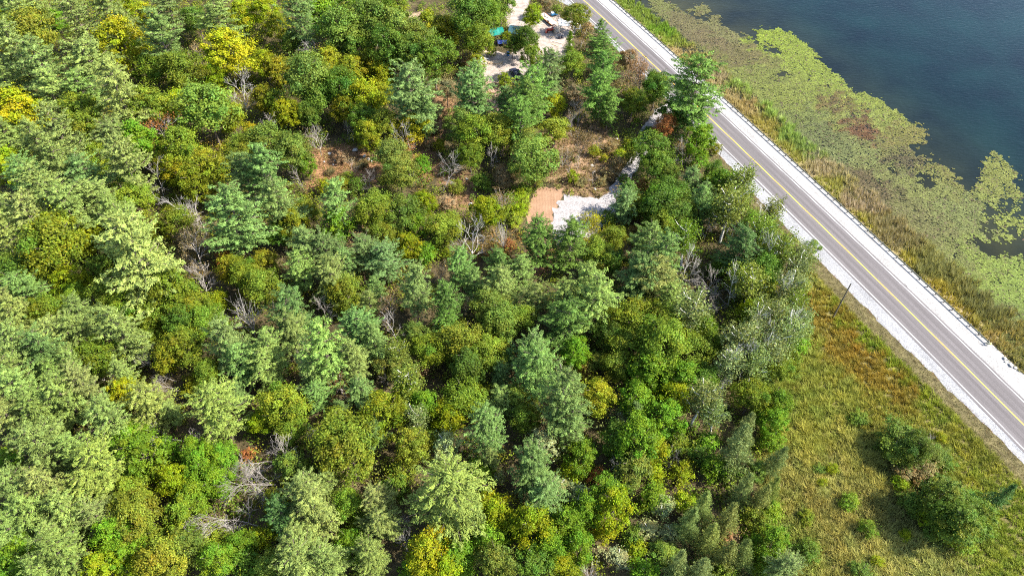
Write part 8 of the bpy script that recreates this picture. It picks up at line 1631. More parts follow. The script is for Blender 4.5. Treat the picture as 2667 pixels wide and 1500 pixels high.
def bare(seed, H=10.0, spread=0.75, kids=(5, 4, 3, 3), maxlev=4, r0=0.16, trunk=0.35, vase=False, mat=None, twig=0.016, fan=1):
    """leafless tree: trunk mesh and branch mesh"""
    mat = mat or M_dead
    r = np.random.default_rng(seed)
    tr, br, tips = MB(), MB(), []
    th = H * trunk
    tp = np.c_[np.cumsum(r.normal(size=(6, 2)) * 0.05 * H / 10, 0), np.linspace(0, th, 6)]; tp[0, :2] = 0
    tr.tube(tp, np.linspace(r0, r0 * 0.7, 6), 7)
    if vase:
        for i in range(11):
            a = i * 2.4; e = r.uniform(0.25, 0.95)
            grow(r, br, tp[-1] * np.array([1, 1, r.uniform(0.3, 1)]), unit(np.array([math.cos(a) * e, math.sin(a) * e, 1.0])), H * 0.42, r0 * 0.5, 1, 3, 0.42, (3, 3, 3), tips, twig)
    else:
        grow(r, br, tp[-1], unit(np.array([r.normal() * 0.1, r.normal() * 0.1, 1])), H * 0.42, r0 * 0.68, 0, maxlev - 1, spread, kids, tips, twig)
        for i in range(4):
            a = r.uniform(0, 6.28); z = r.uniform(0.5, 1) * th
            grow(r, br, np.array([0, 0, z]), unit(np.array([math.cos(a), math.sin(a), 0.45])), H * 0.25, r0 * 0.4, 1, maxlev - 1, spread, kids, tips, twig)
    return tr.mesh('dead_trunk', mat, True), br.mesh('dead_branches', mat), np.array(tips)

def dry_leaves(tips, seed, per=16, leaf=0.13, spread=0.30):
    n = len(tips) * per
    C = np.repeat(tips, per, 0) + rng.normal(size=(n, 3)) * spread
    nrm = rand_dir(n); t1 = unit(np.cross(nrm, rand_dir(n))); t2 = np.cross(nrm, t1)
    sz = (leaf * rng.uniform(0.7, 1.3, n))[:, None]
    V, F = rhombs(C, t1 * sz, t2 * sz * 0.7)
    return mesh_np('dry_crown', V, F, M_leaf, np.repeat(leaf_tint(n, 0.22), 4, 0))

MODELS = {}
MODELS['pine'] = ([pine_model(s) for s in (1, 2, 3)] + [pine_model(4, cone=0.6, upsweep=0.7), pine_model(9, W=11.5, cone=0.5, upsweep=0.45), pine_model(10, H=17, W=11, cone=0.65), pine_model(12, H=19, W=9.5, cone=0.8, upsweep=0.6)] + [pine_model(s, cone=0.55, upsweep=0.35) for s in (5, 6)] + [pine_model(7, cone=0.95, upsweep=0.8), pine_model(8, W=11, dense=1.15, cone=0.5)], 18.0, 10.0)
MODELS['oak'] = ([broadleaf(s) for s in (11, 12, 13)] + [broadleaf(s, lobes=44, per=290, lobe_r=1.15, gap=0.05) for s in (14, 15)] + [broadleaf(s, lobes=84, per=140, lobe_r=0.75, gap=0.2) for s in (16, 17)], 11.0, 8.0)
MODELS['maple'] = ([broadleaf(s, lobes=66, per=190, lobe_r=0.8, leaf=0.17, round_=1.25, low=0.2, gap=0.12) for s in (21, 22, 23, 24)], 11.0, 8.0)
MODELS['shrub'] = ([broadleaf(s, H=4.2, W=4.2, lobes=34, per=110, lobe_r=0.52, leaf=0.125, low=0.06, r0=0.07, gap=0.1) for s in (31, 32, 33, 34)], 4.2, 4.2)
MODELS['whiteleaf'] = ([broadleaf(s, H=9, W=5, lobes=44, per=100, lobe_r=0.6, leaf=0.14, low=0.25, round_=1.4, gap=0.2, open_=0.1, vari=0.28, bark=M_birch) for s in (36, 37)], 9.0, 5.0)
MODELS['aspen'] = ([aspen(s) for s in (41, 42, 43)], 13.0, 6.0)
MODELS['tamarack'] = ([soft_conifer(s) for s in (51, 52)], 14.0, 6.0)
MODELS['spruce'] = ([soft_conifer(53, 8, 4.2, True)], 8.0, 4.2)
def with_leaves(seed, H, per, leaf, spread=0.3, mat=None, **kw):
    tr, br, tips = bare(seed, H, mat=mat or M_deadgrey, **kw)
    return tr, br, dry_leaves(tips, seed, per, leaf, spread)
MODELS['dry'] = ([with_leaves(s, 9.0, 12, 0.13, trunk=0.32) for s in (61, 62)] + [with_leaves(63, 9.0, 14, 0.12, trunk=0.2, vase=True)], 9.0, 7.0)
MODELS['twiggy'] = ([with_leaves(64, 6.0, 26, 0.10, 0.32, trunk=0.12, vase=True, r0=0.09)], 6.0, 6.0)
BARE = {'wh': [bare(s, 10, mat=M_dead, r0=0.12, kids=(5, 4, 4, 3), twig=0.014) for s in (71, 72, 73)],
        'gy': [bare(s, 10, mat=M_deadgrey, r0=0.11, kids=(5, 5, 4, 3), twig=0.014) for s in (74, 75)],
        'sl': [bare(s, 12, mat=M_birch, trunk=0.5, r0=0.19, kids=(4, 4, 3, 2), spread=0.6, twig=0.022) for s in (83, 84, 85)],
        'vs': [bare(s, 10, vase=True, trunk=0.22, mat=M_dead) for s in (76, 77)],
        'fl': [bare(s, 10, maxlev=4, trunk=0.3, mat=M_fallen, r0=0.11, kids=(6, 5, 4, 3), spread=0.7, twig=0.013) for s in (78, 79, 82)],
        'rd': [bare(80, 10, vase=True, mat=M_deadred)],
        'bd': [bare(81, 6, vase=True, trunk=0.1, mat=M_deadgrey, kids=(4, 4, 4))]}
def bare_width(tr, br):
    a = np.empty(len(br.vertices) * 3, np.float32); br.vertices.foreach_get('co', a); a = a.reshape(-1, 3)
    return float(np.percentile(np.hypot(a[:, 0], a[:, 1]), 96) * 2), float(a[:, 2].max())

# ------------------------------------------------------------------ the trees, each its own thing
# rows: x, y, height, crown width, type, colour, model, variant, turn, lean, name, label, category, group
KIND = {'white_pine': ('pine tree', 'white pines in the woodland'), 'broadleaf_tree': ('tree', 'broadleaf trees in the woodland'), 'withered_tree': ('withered tree', 'trees with withered leaves'), 'dead_tree': ('dead tree', 'bare dead trees'), 'shrub': ('bush', 'bushes and saplings'), 'fallen_tree': ('fallen tree', 'fallen dead trees'), 'aspen': ('aspen', 'aspens along the wood edge'), 'tamarack': ('conifer', 'soft conifers at the wood edge'), 'spruce': ('conifer', 'conical conifers')}
for (x, y, h, w, typ, colr, model, var, turn, lean, name, label) in TREES:
    cat, group = KIND[name]
    root = empty(name, (x, y, 0.5 if model == 'fl' else 0.0), turn)
    tag(root, label, cat, group)
    if typ == 'S':
        lst = BARE[model]; tr, br = lst[var % len(lst)][:2]
        bw, bh = bare_width(tr, br)
        sc = (w / bw, w / bw, h / bh)
        if model == 'fl':
            sc = (w / bw * 1.15,) * 3
        a = ob('trunk', tr, root); b_ = ob('branches', br, root)
        root.scale = sc
    else:
        lst, H0, W0 = MODELS[model]
        md = lst[var % len(lst)]
        q = 1 + 0.10 * math.sin(x * 12.9 + y * 7.1)
        root.scale = (w / W0 * q, w / W0 / q, h / H0)
        ob('trunk', md[0], root)
        if len(md) == 3:
            ob('branches', md[1], root)
        c = ob('crown', md[-1], root)
        c.color = (*colr, 1.0)
    if lean[0] or lean[1]:
        root.rotation_euler = (lean[0], lean[1], turn)


PLACE = {'rail_end': (85.59, 74.04), 'utility_pole': (58.58, 82.68), 'slim_pole': (45.91, 126.75), 'tractor': (11.04, 186.57), 'trailer_a': (8.27, 196.31), 'trailer_b': (12.3, 189.15), 'blue_tub': (12.15, 195.63), 'sheets': (14.72, 191.36), 'rack': (13.05, 185.71), 'drums': (13.13, 182.76), 'frame': (18.26, 186.57), 'teal': (-4.7, 183.3), 'tent': (1.32, 184.15), 'bluetarp': (-2.67, 179.69), 'barrel': (-1.08, 173.84), 'pickup': (1.14, 163.57), 'greentarp': (5.71, 161.05), 'lumber': (-6.69, 171.11), 'lumber2': (-6.89, 175.42), 'redbox': (8.5, 204.3)}
BOULDERS = [(-41.54, 131.1, 0.91, 'round pale boulder alone in the upper part of the rusty clearing', 'pale boulders in the rusty dirt clearing'), (-39.12, 131.81, 0.71, 'pale boulder at the top middle of the rusty clearing', 'pale boulders in the rusty dirt clearing'), (-35.93, 132.24, 1.31, 'large grey-white boulder at the shaded top of the clearing', 'pale boulders in the rusty dirt clearing'), (-33.53, 130.11, 1.0, 'tallest pale boulder of the clearing rock cluster, uppermost', 'pale boulders in the rusty dirt clearing'), (-34.13, 128.84, 0.9, 'pale boulder, leftmost of the clearing rock cluster', 'pale boulders in the rusty dirt clearing'), (-32.5, 128.98, 1.0, 'pale boulder in the middle of the clearing rock cluster', 'pale boulders in the rusty dirt clearing'), (-31.65, 128.43, 0.8, 'pale boulder, rightmost of the clearing rock cluster', 'pale boulders in the rusty dirt clearing'), (-40.1, 127.18, 0.49, 'small white stone low in the rusty clearing', 'pale boulders in the rusty dirt clearing'), (-39.98, 128.57, 0.4, 'tiny pale stone in the centre of the rusty clearing', 'pale boulders in the rusty dirt clearing'), (-42.34, 128.15, 0.6, 'flat pale stone at the left side of the rusty clearing', 'pale boulders in the rusty dirt clearing'), (85.59, 73.44, 0.69, 'pale rock touching the looped guardrail end', 'pale rocks past the guardrail end'), (85.49, 72.78, 0.53, 'small pale rock just past the guardrail end', 'pale rocks past the guardrail end'), (86.01, 72.05, 0.84, 'broad tan rock farther past the guardrail end', 'pale rocks past the guardrail end'), (86.6, 71.48, 0.61, 'last pale rock beyond the guardrail end', 'pale rocks past the guardrail end'), (17.92, 126.63, 0.89, 'pale rock on the dry slope above the gravel pad', 'rocks on the dry slope by the lane'), (24.39, 136.47, 0.82, 'pinkish pale rock at the top of the dry slope', 'rocks on the dry slope by the lane'), (17.97, 118.57, 0.76, 'pale rock at the foot of the dry slope, by the pad edge', 'rocks on the dry slope by the lane'), (18.29, 124.73, 0.59, 'smaller pale rock on the dry slope, below the other', 'rocks on the dry slope by the lane'), (-9.9, 122.07, 0.68, 'pale rock beside the shaded brown gap left of the raked soil', 'rocks on the dry slope by the lane'), (-8.82, 113.7, 0.93, 'white rock at the lower end of the brown gap', 'rocks on the dry slope by the lane'), (-43.39, 169.62, 1.4, 'white rock in the left of the small upper woods opening', 'pale rocks in the upper woods'), (-39.42, 168.86, 1.05, 'pale rock in the right of the small upper woods opening', 'pale rocks in the upper woods'), (-24.23, 175.86, 1.67, 'bright white rock among dark oaks left of the yard', 'pale rocks in the upper woods'), (-36.96, 178.89, 1.08, 'tan rock showing between sage-green oaks', 'pale rocks in the upper woods'), (-28.6, 191.42, 1.26, 'pale rock below the pale trunk at the top', 'pale rocks in the upper woods')]
PLANKS = [(-7.27, 169.96, 1.2, 2.6, 'long pale board lying in front of the largest plank pile'), (-5.15, 170.53, 0.5, 1.8, 'dark short board leaning off the smaller plank pile'), (10.94, 183.8, 1.5, 1.6, 'dark board lying below the timber rack'), (12.51, 180.68, 1.1, 3.0, 'long tan board beside the navy drums'), (11.71, 179.24, 0.9, 2.2, 'tan board lowest of those below the drums'), (8.58, 190.92, 1.4, 1.5, 'pale board in front of the flatbed trailer')]

# ------------------------------------------------------------------ guardrail
M_galv = plain('galvanised_steel', (0.17, 0.165, 0.115), 0.6, 0.2, var=0.12, scale=3)
M_post = plain('guardrail_timber', (0.09, 0.075, 0.05), 0.85, var=0.25, scale=6)
M_refl = plain('yellow_end_paint', (0.65, 0.55, 0.12), 0.6, var=0.1)
gy_end = PLACE['rail_end'][1]
ys = np.arange(gy_end, 330, 1.905)
rx, rn = road_frame(ys)
gp = np.stack([rx + rn[:, 0] * RAIL, ys + rn[:, 1] * RAIL], 1)
rail = empty('guardrail', (gp[0][0], gp[0][1], 0))
tag(rail, 'long steel guardrail on timber posts between the road and the lake', 'guardrail')
prof = [(0.0, 0.42), (0.05, 0.47), (0.05, 0.52), (-0.02, 0.57), (-0.02, 0.61), (0.05, 0.66), (0.05, 0.71), (0.0, 0.74)]
prof2 = [(a + 0.012, z) for a, z in prof[::-1]]
pr = np.array(prof + prof2)
Vb = np.concatenate([np.c_[gp + rn * (-a), np.full(len(gp), z)] for a, z in pr]) - np.array([gp[0][0], gp[0][1], 0])
n = len(gp); kk = np.arange(n - 1); m_ = len(pr)
Fb = np.concatenate([np.stack([i * n + kk, ((i + 1) % m_) * n + kk, ((i + 1) % m_) * n + kk + 1, i * n + kk + 1], 1) for i in range(m_)])
ob('beam', mesh_np('beam', Vb, Fb, M_galv), rail)
pm = MB(); pm.box((0.13, 0, 0.34), (0.16, 0.16, 0.86)); pm.box((0.13, 0, 0.775), (0.15, 0.15, 0.015))
post_me = pm.mesh('post', M_post)
bm_ = MB(); bm_.box((0.03, 0, 0.58), (0.05, 0.13, 0.30)); block_me = bm_.mesh('spacer_block', M_post)
for i, (p, nn) in enumerate(zip(gp, rn)):
    if p[1] > 225: break
    a = math.atan2(nn[1], nn[0])
    po = ob('post', post_me, rail, (p[0] - gp[0][0], p[1] - gp[0][1], 0)); po.rotation_euler = (0, 0, a)
    bo = ob('spacer_block', block_me, po, (0, 0, 0))
# looped end of the rail
t = gp[0] - gp[1]; t /= np.linalg.norm(t)
et = MB()
arc = []
for k in range(9):
    a = math.pi * k / 8
    arc.append(np.array([t[0] * math.sin(a) * 0.45 - rn[0][0] * 0.28 * (1 - math.cos(a)), t[1] * math.sin(a) * 0.45 - rn[0][1] * 0.28 * (1 - math.cos(a)), 0]))
for zc in (0.50, 0.66):
    et.tube(np.array(arc) + np.array([0, 0, zc]), np.full(9, 0.07), 6)
et.build('end_loop', M_galv, rail)
mk = MB(); mk.box((t[0] * 0.52, t[1] * 0.52, 0.58), (0.18, 0.3, 0.32), math.atan2(t[1], t[0]))
mk.build('end_marker', M_refl, rail)

# ------------------------------------------------------------------ poles
M_pole = plain('creosoted_pole', (0.11, 0.088, 0.06), 0.85, var=0.3, scale=4)
M_iron = plain('dull_iron', (0.12, 0.12, 0.12), 0.5, 0.6)
p = PLACE['utility_pole']
up = empty('utility_pole', (p[0], p[1], 0)); tag(up, 'tall bare wooden utility pole standing in the meadow grass by the road', 'pole')
b_ = MB(); b_.tube([(0, 0, -0.3), (0, 0, 3), (0.02, 0, 6.5), (0.03, 0, 9.25)], [0.15, 0.14, 0.125, 0.11], 10); b_.build('shaft', M_pole, up)
b_ = MB(); b_.tube([(0.03, 0, 9.25), (0.03, 0, 9.34)], [0.12, 0.10], 10); b_.build('cap', M_iron, up)
b_ = MB(); b_.box((-0.24, 0, 4.9), (0.26, 0.06, 0.07)); b_.box((-0.36, 0, 4.98), (0.1, 0.1, 0.2)); b_.build('side_bracket', M_iron, up)
p = PLACE['slim_pole']
b_ = MB(); b_.tube([(0, 0, -0.2), (0.06, 0.02, 2.5), (0.12, 0, 5.6)], [0.09, 0.075, 0.05], 7); b_.tube([(0.08, 0, 3.6), (0.5, 0.2, 4.5)], [0.03, 0.012], 4); b_.tube([(0.1, 0, 4.6), (-0.3, 0.1, 5.3)], [0.025, 0.01], 4)
o = b_.build('slender_pole', M_pole, None, (p[0], p[1], 0))
tag(o, 'slender dark pole leaning at the edge of the gravel shoulder, below the roadside pine', 'pole')

# ------------------------------------------------------------------ boulders
M_rock = plain('pale_limestone', (0.30, 0.28, 0.25), 0.9, var=0.28, scale=2.5, bump=0.5)
def rock_mesh(seed):
    r = np.random.default_rng(seed)
    import bmesh
    bmx = bmesh.new(); bmesh.ops.create_icosphere(bmx, subdivisions=2, radius=0.5)
    ax = unit(r.normal(size=(9, 3))); dd = r.uniform(0.26, 0.46, 9)
    for v in bmx.verts:
        c = np.array(v.co)
        for a, d in zip(ax, dd):
            q = c @ a
            if q > d: c = c - a * (q - d)
        v.co = c * np.array([1.15, 0.95, 0.8])
    me = bpy.data.meshes.new('boulder'); bmx.to_mesh(me); bmx.free(); me.materials.append(M_rock)
    return me
ROCKS = [rock_mesh(s) for s in range(90, 96)]
for i, (x, y, s, label, group) in enumerate(BOULDERS):
    o = ob('boulder', ROCKS[i % 6], None, (x, y, s * 0.22 + float(ground_z(np.array([x]), np.array([y]))[0])))
    o.scale = (s, s * 0.9, s * 0.85); o.rotation_euler = (0, 0, i * 1.7)
    tag(o, label, 'rock', group)

# ------------------------------------------------------------------ things in the work yard
def paint(name, c, rough=0.45, metal=0.0, var=0.12): return plain(name, c, rough, metal, var, 4.0)
M_red = paint('orange_red_paint', (0.36, 0.045, 0.018)); M_tyre = paint('tyre_rubber', (0.025, 0.025, 0.025), 0.9)
M_hub = paint('pale_hub', (0.5, 0.3, 0.22)); M_black = paint('black_plastic', (0.02, 0.02, 0.025), 0.5)
M_glass = paint('dark_glass', (0.03, 0.04, 0.05), 0.08); M_navy = paint('navy_black_paint', (0.018, 0.02, 0.035), 0.25)
M_wood = plain('bleached_lumber', (0.34, 0.285, 0.21), 0.85, var=0.2, scale=5)
M_wood2 = plain('tan_lumber', (0.38, 0.26, 0.15), 0.85, var=0.25, scale=5)
M_orange = paint('orange_rail_paint', (0.45, 0.16, 0.03)); M_cream = paint('cream_panel', (0.40, 0.34, 0.29), 0.6)
M_blue = paint('sky_blue_plastic', (0.03, 0.17, 0.35), 0.4); M_blue2 = paint('barrel_blue_plastic', (0.012, 0.10, 0.36), 0.4)
M_grey = paint('grey_sheet', (0.30, 0.31, 0.31), 0.5); M_white2 = paint('white_tubing', (0.5, 0.51, 0.5), 0.4)
M_teal = plain('teal_tarpaulin', (0.0, 0.13, 0.10), 0.45, var=0.1, scale=2, bump=0.3)
M_dteal = plain('dark_teal_canvas', (0.003, 0.035, 0.045), 0.6, var=0.15, scale=2, bump=0.3)
M_dblue = plain('dark_blue_tarpaulin', (0.005, 0.015, 0.09), 0.5, var=0.2, scale=2, bump=0.4)
M_green = plain('grey_green_tarpaulin', (0.07, 0.14, 0.10), 0.5, var=0.15, scale=2, bump=0.4)

def wheel(parent, x, y, z, r, w, hub=None):
    b_ = MB(); b_.tube([(x - w / 2, y, z), (x + w / 2, y, z)], [r, r], 14)
    o = b_.build('wheel', M_tyre, parent)
    h = MB(); h.tube([(x - w / 2 - 0.015, y, z), (x + w / 2 + 0.015, y, z)], [r * 0.5, r * 0.5], 10); h.build('hub', hub or M_hub, o)

# tractor
p = PLACE['tractor']; t_ = empty('tractor', (p[0], p[1], 0), math.radians(-80)); tag(t_, 'small orange-red tractor parked on the sandy yard beside the pale trailer', 'tractor')
b_ = MB(); b_.box((0, -0.55, 0.82), (0.62, 1.15, 0.55), taper=0.9); b_.box((0, -1.14, 0.78), (0.56, 0.06, 0.5)); b_.build('hood', M_red, t_)
b_ = MB(); b_.box((0, 0.1, 0.52), (0.4, 2.3, 0.22)); b_.box((0, 0.6, 0.75), (0.8, 0.8, 0.3)); b_.build('chassis', M_red, t_)
for s in (-1, 1):
    b_ = MB(); b_.prism([(0.15, 0.9), (0.25, 1.15), (0.95, 1.15), (1.1, 0.8), (1.0, 0.8), (0.9, 1.05), (0.3, 1.05), (0.25, 0.9)], 0.28, 'x', (s * 0.6, 0, 0)); b_.build('fender', M_red, t_)
    wheel(t_, s * 0.62, 0.62, 0.52, 0.52, 0.28); wheel(t_, s * 0.5, -0.85, 0.34, 0.34, 0.2)
b_ = MB(); b_.box((0, 0.62, 1.0), (0.5, 0.45, 0.12)); b_.box((0, 0.86, 1.22), (0.5, 0.1, 0.45)); b_.build('seat', M_black, t_)
b_ = MB(); b_.tube([(-0.45, 1.05, 0.8), (-0.45, 1.08, 1.9), (0.45, 1.08, 1.9), (0.45, 1.05, 0.8)], [0.04] * 4, 6); b_.build('roll_bar', M_red, t_)
b_ = MB(); b_.tube([(0, 0.05, 0.9), (0, 0.2, 1.25)], [0.03, 0.03], 5); b_.tube([(0.17 * math.cos(a), 0.2 + 0.15 * math.sin(a), 1.25 + 0.06 * math.sin(a)) for a in np.linspace(0, 6.283, 9)], [0.02] * 9, 4); b_.build('steering_wheel', M_black, t_)
b_ = MB(); b_.prism([(-1.35, 0.15), (-1.75, 0.12), (-1.85, 0.2), (-1.45, 0.75), (-1.35, 0.75)], 1.3, 'x'); b_.box((-0.4, -1.0, 0.6), (0.08, 0.9, 0.1)); b_.box((0.4, -1.0, 0.6), (0.08, 0.9, 0.1)); b_.build('loader_bucket', M_red, t_)

# flatbed trailer
p, q = PLACE['trailer_a'], PLACE['trailer_b']
L = math.hypot(q[0] - p[0], q[1] - p[1]); az = math.atan2(q[1] - p[1], q[0] - p[0])
L = min(L, 7.0)
t_ = empty('flatbed_trailer', ((p[0] + q[0]) / 2, (p[1] + q[1]) / 2, 0), az - math.pi / 2)
tag(t_, 'long cream flatbed trailer with orange side rails, beside the red tractor', 'trailer')
b_ = MB(); b_.box((0, 0, 0.75), (1.9, L, 0.10)); b_.build('deck', M_cream, t_)
for s in (-1, 1):
    b_ = MB(); b_.box((s * 0.98, 0, 0.72), (0.09, L * 1.0, 0.22)); b_.build('side_rail', M_orange, t_)
    for yy in (-0.5, 0.5): wheel(t_, s * 0.75, yy, 0.36, 0.36, 0.2)
b_ = MB(); b_.box((0, L / 2 + 0.6, 0.55), (0.14, 1.2, 0.12)); b_.box((0, L / 2 + 1.1, 0.3), (0.1, 0.1, 0.6)); b_.build('tongue', M_iron, t_)
b_ = MB(); b_.box((0.2, L * 0.22, 0.95), (1.2, 1.0, 0.3)); b_.box((-0.3, -L * 0.1, 0.88), (0.7, 1.4, 0.16), 0.2); b_.build('load', M_grey, t_)
# blue tub
p = PLACE['blue_tub']; t_ = empty('garden_cart', (p[0], p[1], 0), 0.2); tag(t_, 'small bright blue open cart beyond the flatbed trailer', 'cart')
b_ = MB()
for c_, s_ in (((0, 0, 0.5), (1.7, 0.9, 0.06)), ((0.85, 0, 0.8), (0.06, 0.96, 0.6)), ((-0.85, 0, 0.8), (0.06, 0.96, 0.6)), ((0, 0.46, 0.8), (1.64, 0.06, 0.6)), ((0, -0.46, 0.8), (1.64, 0.06, 0.6))): b_.box(c_, s_)
b_.build('tub', M_blue, t_)
for s in (-1, 1): wheel(t_, s * 0.6, 0.0, 0.25, 0.25, 0.14, M_grey)
b_ = MB(); b_.box((-0.45, 0, 1.13), (0.75, 1.0, 0.05)); b_.build('lid', M_white2, t_)
# stacked sheets
p = PLACE['sheets']; t_ = empty('sheet_stack', (p[0], p[1], 0), -0.5); tag(t_, 'loose stack of grey-white roofing sheets lying right of the trailer', 'roofing sheets')
for i, (dx, dy, rz, z) in enumerate(((0, 0, 0, 0.08), (0.6, -0.8, 0.35, 0.16), (-0.5, 0.7, -0.25, 0.24), (0.9, 0.5, 0.6, 0.32))):
    b_ = MB(); b_.box((dx, dy, z), (3.2, 1.3, 0.05), rz, 1.0, 0.03 * i); b_.build('sheet', M_grey if i % 2 else M_white2, t_)
# timber rack
p = PLACE['rack']; t_ = empty('timber_rack', (p[0], p[1], 0), 0.5); tag(t_, 'leaning pale timber rack stacked with boards behind the tractor', 'timber rack')
for s in (-1, 1):
    b_ = MB(); b_.box((s * 1.1, 0, 0.85), (0.12, 0.12, 1.7)); b_.box((s * 1.1, 0.8, 0.85), (0.12, 0.12, 1.7)); b_.build('upright', M_wood, t_)
for k in range(5):
    b_ = MB(); b_.box((0, 0.1 + k * 0.16, 0.5 + k * 0.28), (2.7, 0.22, 0.06), 0.02 * k); b_.build('board', M_wood, t_)
# dark drums by the rack
p = PLACE['drums']
for i, (dx, dy, lab) in enumerate(((0, 0, 'dark navy drum nearest the timber rack'), (0.75, 0.25, 'dark navy drum, outer of the pair by the timber rack'))):
    d_ = empty('steel_drum', (p[0] + dx, p[1] + dy, 0)); tag(d_, lab, 'drum', 'drums by the timber rack')
    b_ = MB(); b_.tube([(0, 0, 0), (0, 0, 0.3), (0, 0, 0.32), (0, 0, 0.6), (0, 0, 0.62), (0, 0, 0.9)], [0.29, 0.29, 0.31, 0.31, 0.29, 0.29], 14); b_.build('shell', M_navy, d_)
    b_ = MB(); b_.tube([(0, 0, 0.9), (0, 0, 0.92)], [0.27, 0.27], 14); b_.build('lid', M_black, d_)
# white canopy frame
p = PLACE['frame']; t_ = empty('canopy_frame', (p[0], p[1], 0), 0.1); tag(t_, 'empty white tube canopy frame between the yard and the road', 'canopy frame')
for sx in (-1, 1):
    for sy in (-1, 1):
        b_ = MB(); b_.tube([(sx * 0.9, sy * 1.3, 0), (sx * 0.9, sy * 1.3, 1.7)], [0.05, 0.05], 6); b_.build('leg', M_white2, t_)
for a, c_ in (((-0.9, -1.3), (0.9, -1.3)), ((0.9, -1.3), (0.9, 1.3)), ((0.9, 1.3), (-0.9, 1.3)), ((-0.9, 1.3), (-0.9, -1.3))):
    b_ = MB(); b_.tube([(*a, 1.72), (*c_, 1.72)], [0.06, 0.06], 6); b_.build('top_rail', M_white2, t_)
# shelters under the trees
def shelter(name, key, label, mat, w, d, h, rz, ridge=0.9):
    p = PLACE[key]; t_ = empty(name, (p[0], p[1], 0), rz); tag(t_, label, 'tarp shelter')
    b_ = MB()
    n = 8
    X_ = np.linspace(-w / 2, w / 2, n); Y_ = np.linspace(-d / 2, d / 2, n)
    G1, G2 = np.meshgrid(X_, Y_)
    Z_ = h + ridge * (1 - np.abs(G2) / (d / 2)) - 0.12 * np.sin((G1 / w + 0.5) * math.pi * 2) ** 2
    V = np.stack([G1.ravel(), G2.ravel(), Z_.ravel()], 1); V2 = V - np.array([0, 0, 0.03])
    I_ = (np.arange(n - 1)[:, None] * n + np.arange(n - 1)[None, :]).ravel()
    F_ = np.stack([I_, I_ + 1, I_ + 1 + n, I_ + n], 1)
    b_.add(V, F_); b_.add(V2, F_[:, ::-1])
    b_.build('canopy', mat, t_)
    for sx in (-1, 1):
        for sy in (-1, 1):
            q_ = MB(); q_.tube([(sx * (w / 2 - 0.05), sy * (d / 2 - 0.05), 0), (sx * (w / 2 - 0.05), sy * (d / 2 - 0.05), h - 0.02)], [0.04, 0.04], 6); q_.build('post', M_wood2, t_)
shelter('tarp_shelter', 'teal', 'bright teal tarpaulin shelter half hidden under the oak branches', M_teal, 4.6, 4.2, 1.9, 0.25)
shelter('canvas_tent', 'tent', 'dark teal canvas shelter in deep shade under the yard trees', M_dteal, 4.2, 4.4, 2.0, -0.2)
shelter('blue_tarp', 'bluetarp', 'dark blue low tarpaulin cover in the shade below the teal shelter', M_dblue, 2.6, 2.2, 0.9, 0.1, 0.35)
shelter('green_tarp_shelter', 'greentarp', 'grey-green tarpaulin roof showing through pine branches beside the pickup', M_green, 3.6, 3.4, 1.9, 0.3, 0.5)
# blue barrel
p = PLACE['barrel']; t_ = empty('plastic_barrel', (p[0], p[1], 0)); tag(t_, 'single bright blue plastic barrel standing on sandy soil', 'barrel')
b_ = MB(); b_.tube([(0, 0, 0), (0, 0, 0.12), (0, 0, 0.55), (0, 0, 1.0), (0, 0, 1.15)], [0.30, 0.36, 0.39, 0.36, 0.28], 16); b_.build('shell', M_blue2, t_)
b_ = MB(); b_.tube([(0.1, 0, 1.15), (0.1, 0, 1.2)], [0.06, 0.06], 8); b_.tube([(-0.12, 0, 1.15), (-0.12, 0, 1.19)], [0.05, 0.05], 8); b_.build('bung', M_blue, t_)
# pickup truck
p = PLACE['pickup']; t_ = empty('pickup_truck', (p[0], p[1], 0), math.radians(24)); tag(t_, 'dark navy pickup truck parked half under a pine by the yard', 'pickup truck')
b_ = MB(); b_.prism([(-2.7, 0.45), (2.6, 0.45), (2.7, 0.6), (2.65, 0.95), (1.2, 1.08), (-0.75, 1.08), (-0.75, 0.72), (-2.6, 0.72), (-2.6, 1.08), (-2.72, 1.08)], 1.86, 'x'); b_.build('body', M_navy, t_)
for s in (-1, 1):
    b_ = MB(); b_.box((s * 0.9, -1.7, 0.9), (0.1, 1.9, 0.36)); b_.box((s * 0.9, -1.7, 1.095), (0.13, 1.9, 0.03)); b_.build('bed_side', M_navy, t_)
b_ = MB(); b_.prism([(1.15, 1.085), (0.55, 1.72), (-0.55, 1.76), (-0.78, 1.085)], 1.62, 'x'); b_.build('cab', M_glass, t_)
b_ = MB(); b_.prism([(0.5, 1.735), (0.45, 1.79), (-0.5, 1.81), (-0.55, 1.775)], 1.5, 'x'); b_.build('roof', M_navy, t_)
for s in (-1, 1):
    wheel(t_, s * 0.86, 1.65, 0.38, 0.38, 0.24, M_grey); wheel(t_, s * 0.86, -1.7, 0.38, 0.38, 0.24, M_grey)
    b_ = MB(); b_.box((s * 0.7, 2.68, 0.78), (0.35, 0.08, 0.16)); b_.build('headlight', M_white2, t_)
    b_ = MB(); b_.box((s * 0.84, -2.73, 0.85), (0.14, 0.05, 0.28)); b_.build('tail_light', M_red, t_)
    b_ = MB(); b_.box((s * 1.02, 0.75, 1.15), (0.2, 0.1, 0.15)); b_.build('mirror', M_black, t_)
b_ = MB(); b_.box((0, -1.7, 0.735), (1.6, 1.7, 0.02)); b_.build('bed_floor', M_wood2, t_)
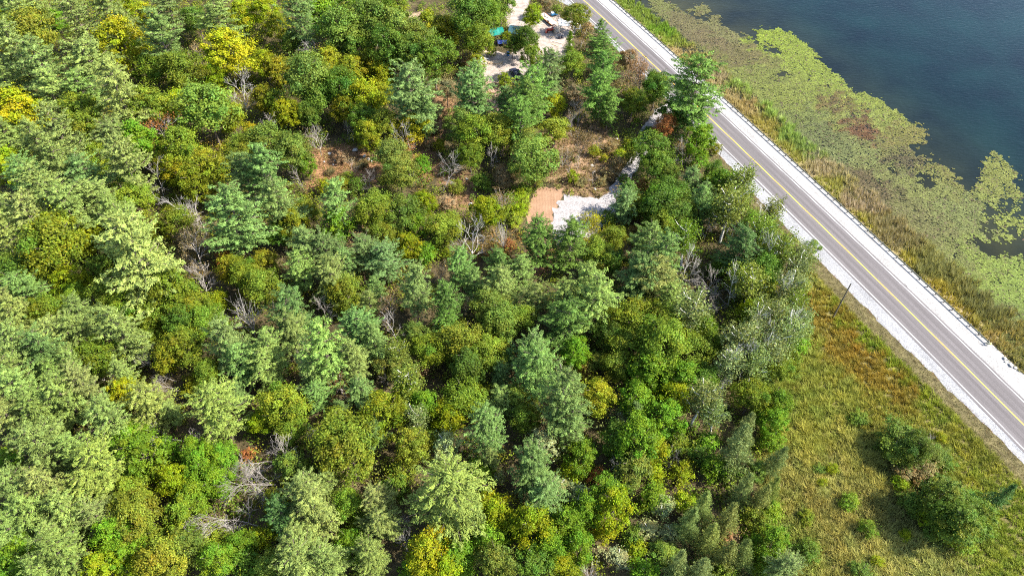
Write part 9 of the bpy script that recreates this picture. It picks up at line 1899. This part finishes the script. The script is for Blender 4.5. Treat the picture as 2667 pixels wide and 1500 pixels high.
b_ = MB(); b_.box((0, 2.74, 0.5), (1.8, 0.1, 0.16)); b_.box((0, -2.76, 0.5), (1.8, 0.1, 0.16)); b_.build('bumper', M_grey, t_)
# lumber piles
p = PLACE['lumber']
def pile(x, y, rz, n, lay, label, mats, L):
    t_ = empty('lumber_pile', (x, y, 0), rz); tag(t_, label, 'lumber pile', 'lumber piles at the end of the yard')
    for l in range(lay):
        for i in range(n - l):
            b_ = MB(); b_.box(((i - (n - l - 1) / 2) * 0.32 + random.uniform(-0.06, 0.06), random.uniform(-0.4, 0.4), 0.1 + l * 0.17), (0.26, L * random.uniform(0.8, 1.05), 0.14), random.uniform(-0.06, 0.06))
            b_.build('plank', mats[(i + l) % len(mats)], t_)
pile(p[0] - 1.8, p[1] + 0.3, 1.2, 8, 3, 'largest pile of bleached planks at the far end of the sandy yard', (M_wood, M_white2, M_wood), 4.6)
pile(p[0] + 2.4, p[1] - 1.0, 1.45, 6, 2, 'smaller pile of bleached planks nearest the blue barrel', (M_wood, M_wood2), 3.8)
p = PLACE['lumber2']
pile(p[0], p[1], 1.3, 4, 2, 'short plank pile tucked under the oaks above the bleached planks', (M_wood, M_wood2), 2.6)
# red machine at the far edge of the yard
p = PLACE['redbox']; t_ = empty('log_splitter', (p[0], p[1], 0), 0.1); tag(t_, 'faded red machine with a pale panel at the upper end of the yard', 'machine')
b_ = MB(); b_.box((0, 0, 0.75), (1.1, 0.9, 0.7), taper=0.9); b_.build('engine_cover', M_red, t_)
b_ = MB(); b_.box((0.75, 0, 0.7), (0.35, 0.8, 0.9)); b_.build('side_panel', M_cream, t_)
b_ = MB(); b_.box((0.2, 0, 0.35), (2.0, 0.3, 0.12)); b_.build('beam', M_iron, t_)
for s in (-0.45, 0.45): wheel(t_, s, 0, 0.3, 0.3, 0.16)
# small boards and debris on the yard
for i, (x, y, rz, L_, lab) in enumerate(PLANKS):
    b_ = MB(); b_.box((0, 0, 0), (0.28, L_, 0.08)); o = b_.build('loose_board', M_wood if i % 2 else M_wood2, None, (x, y, 0.09)); o.rotation_euler = (0, 0, rz)
    tag(o, lab, 'board', 'boards lying on the yard')
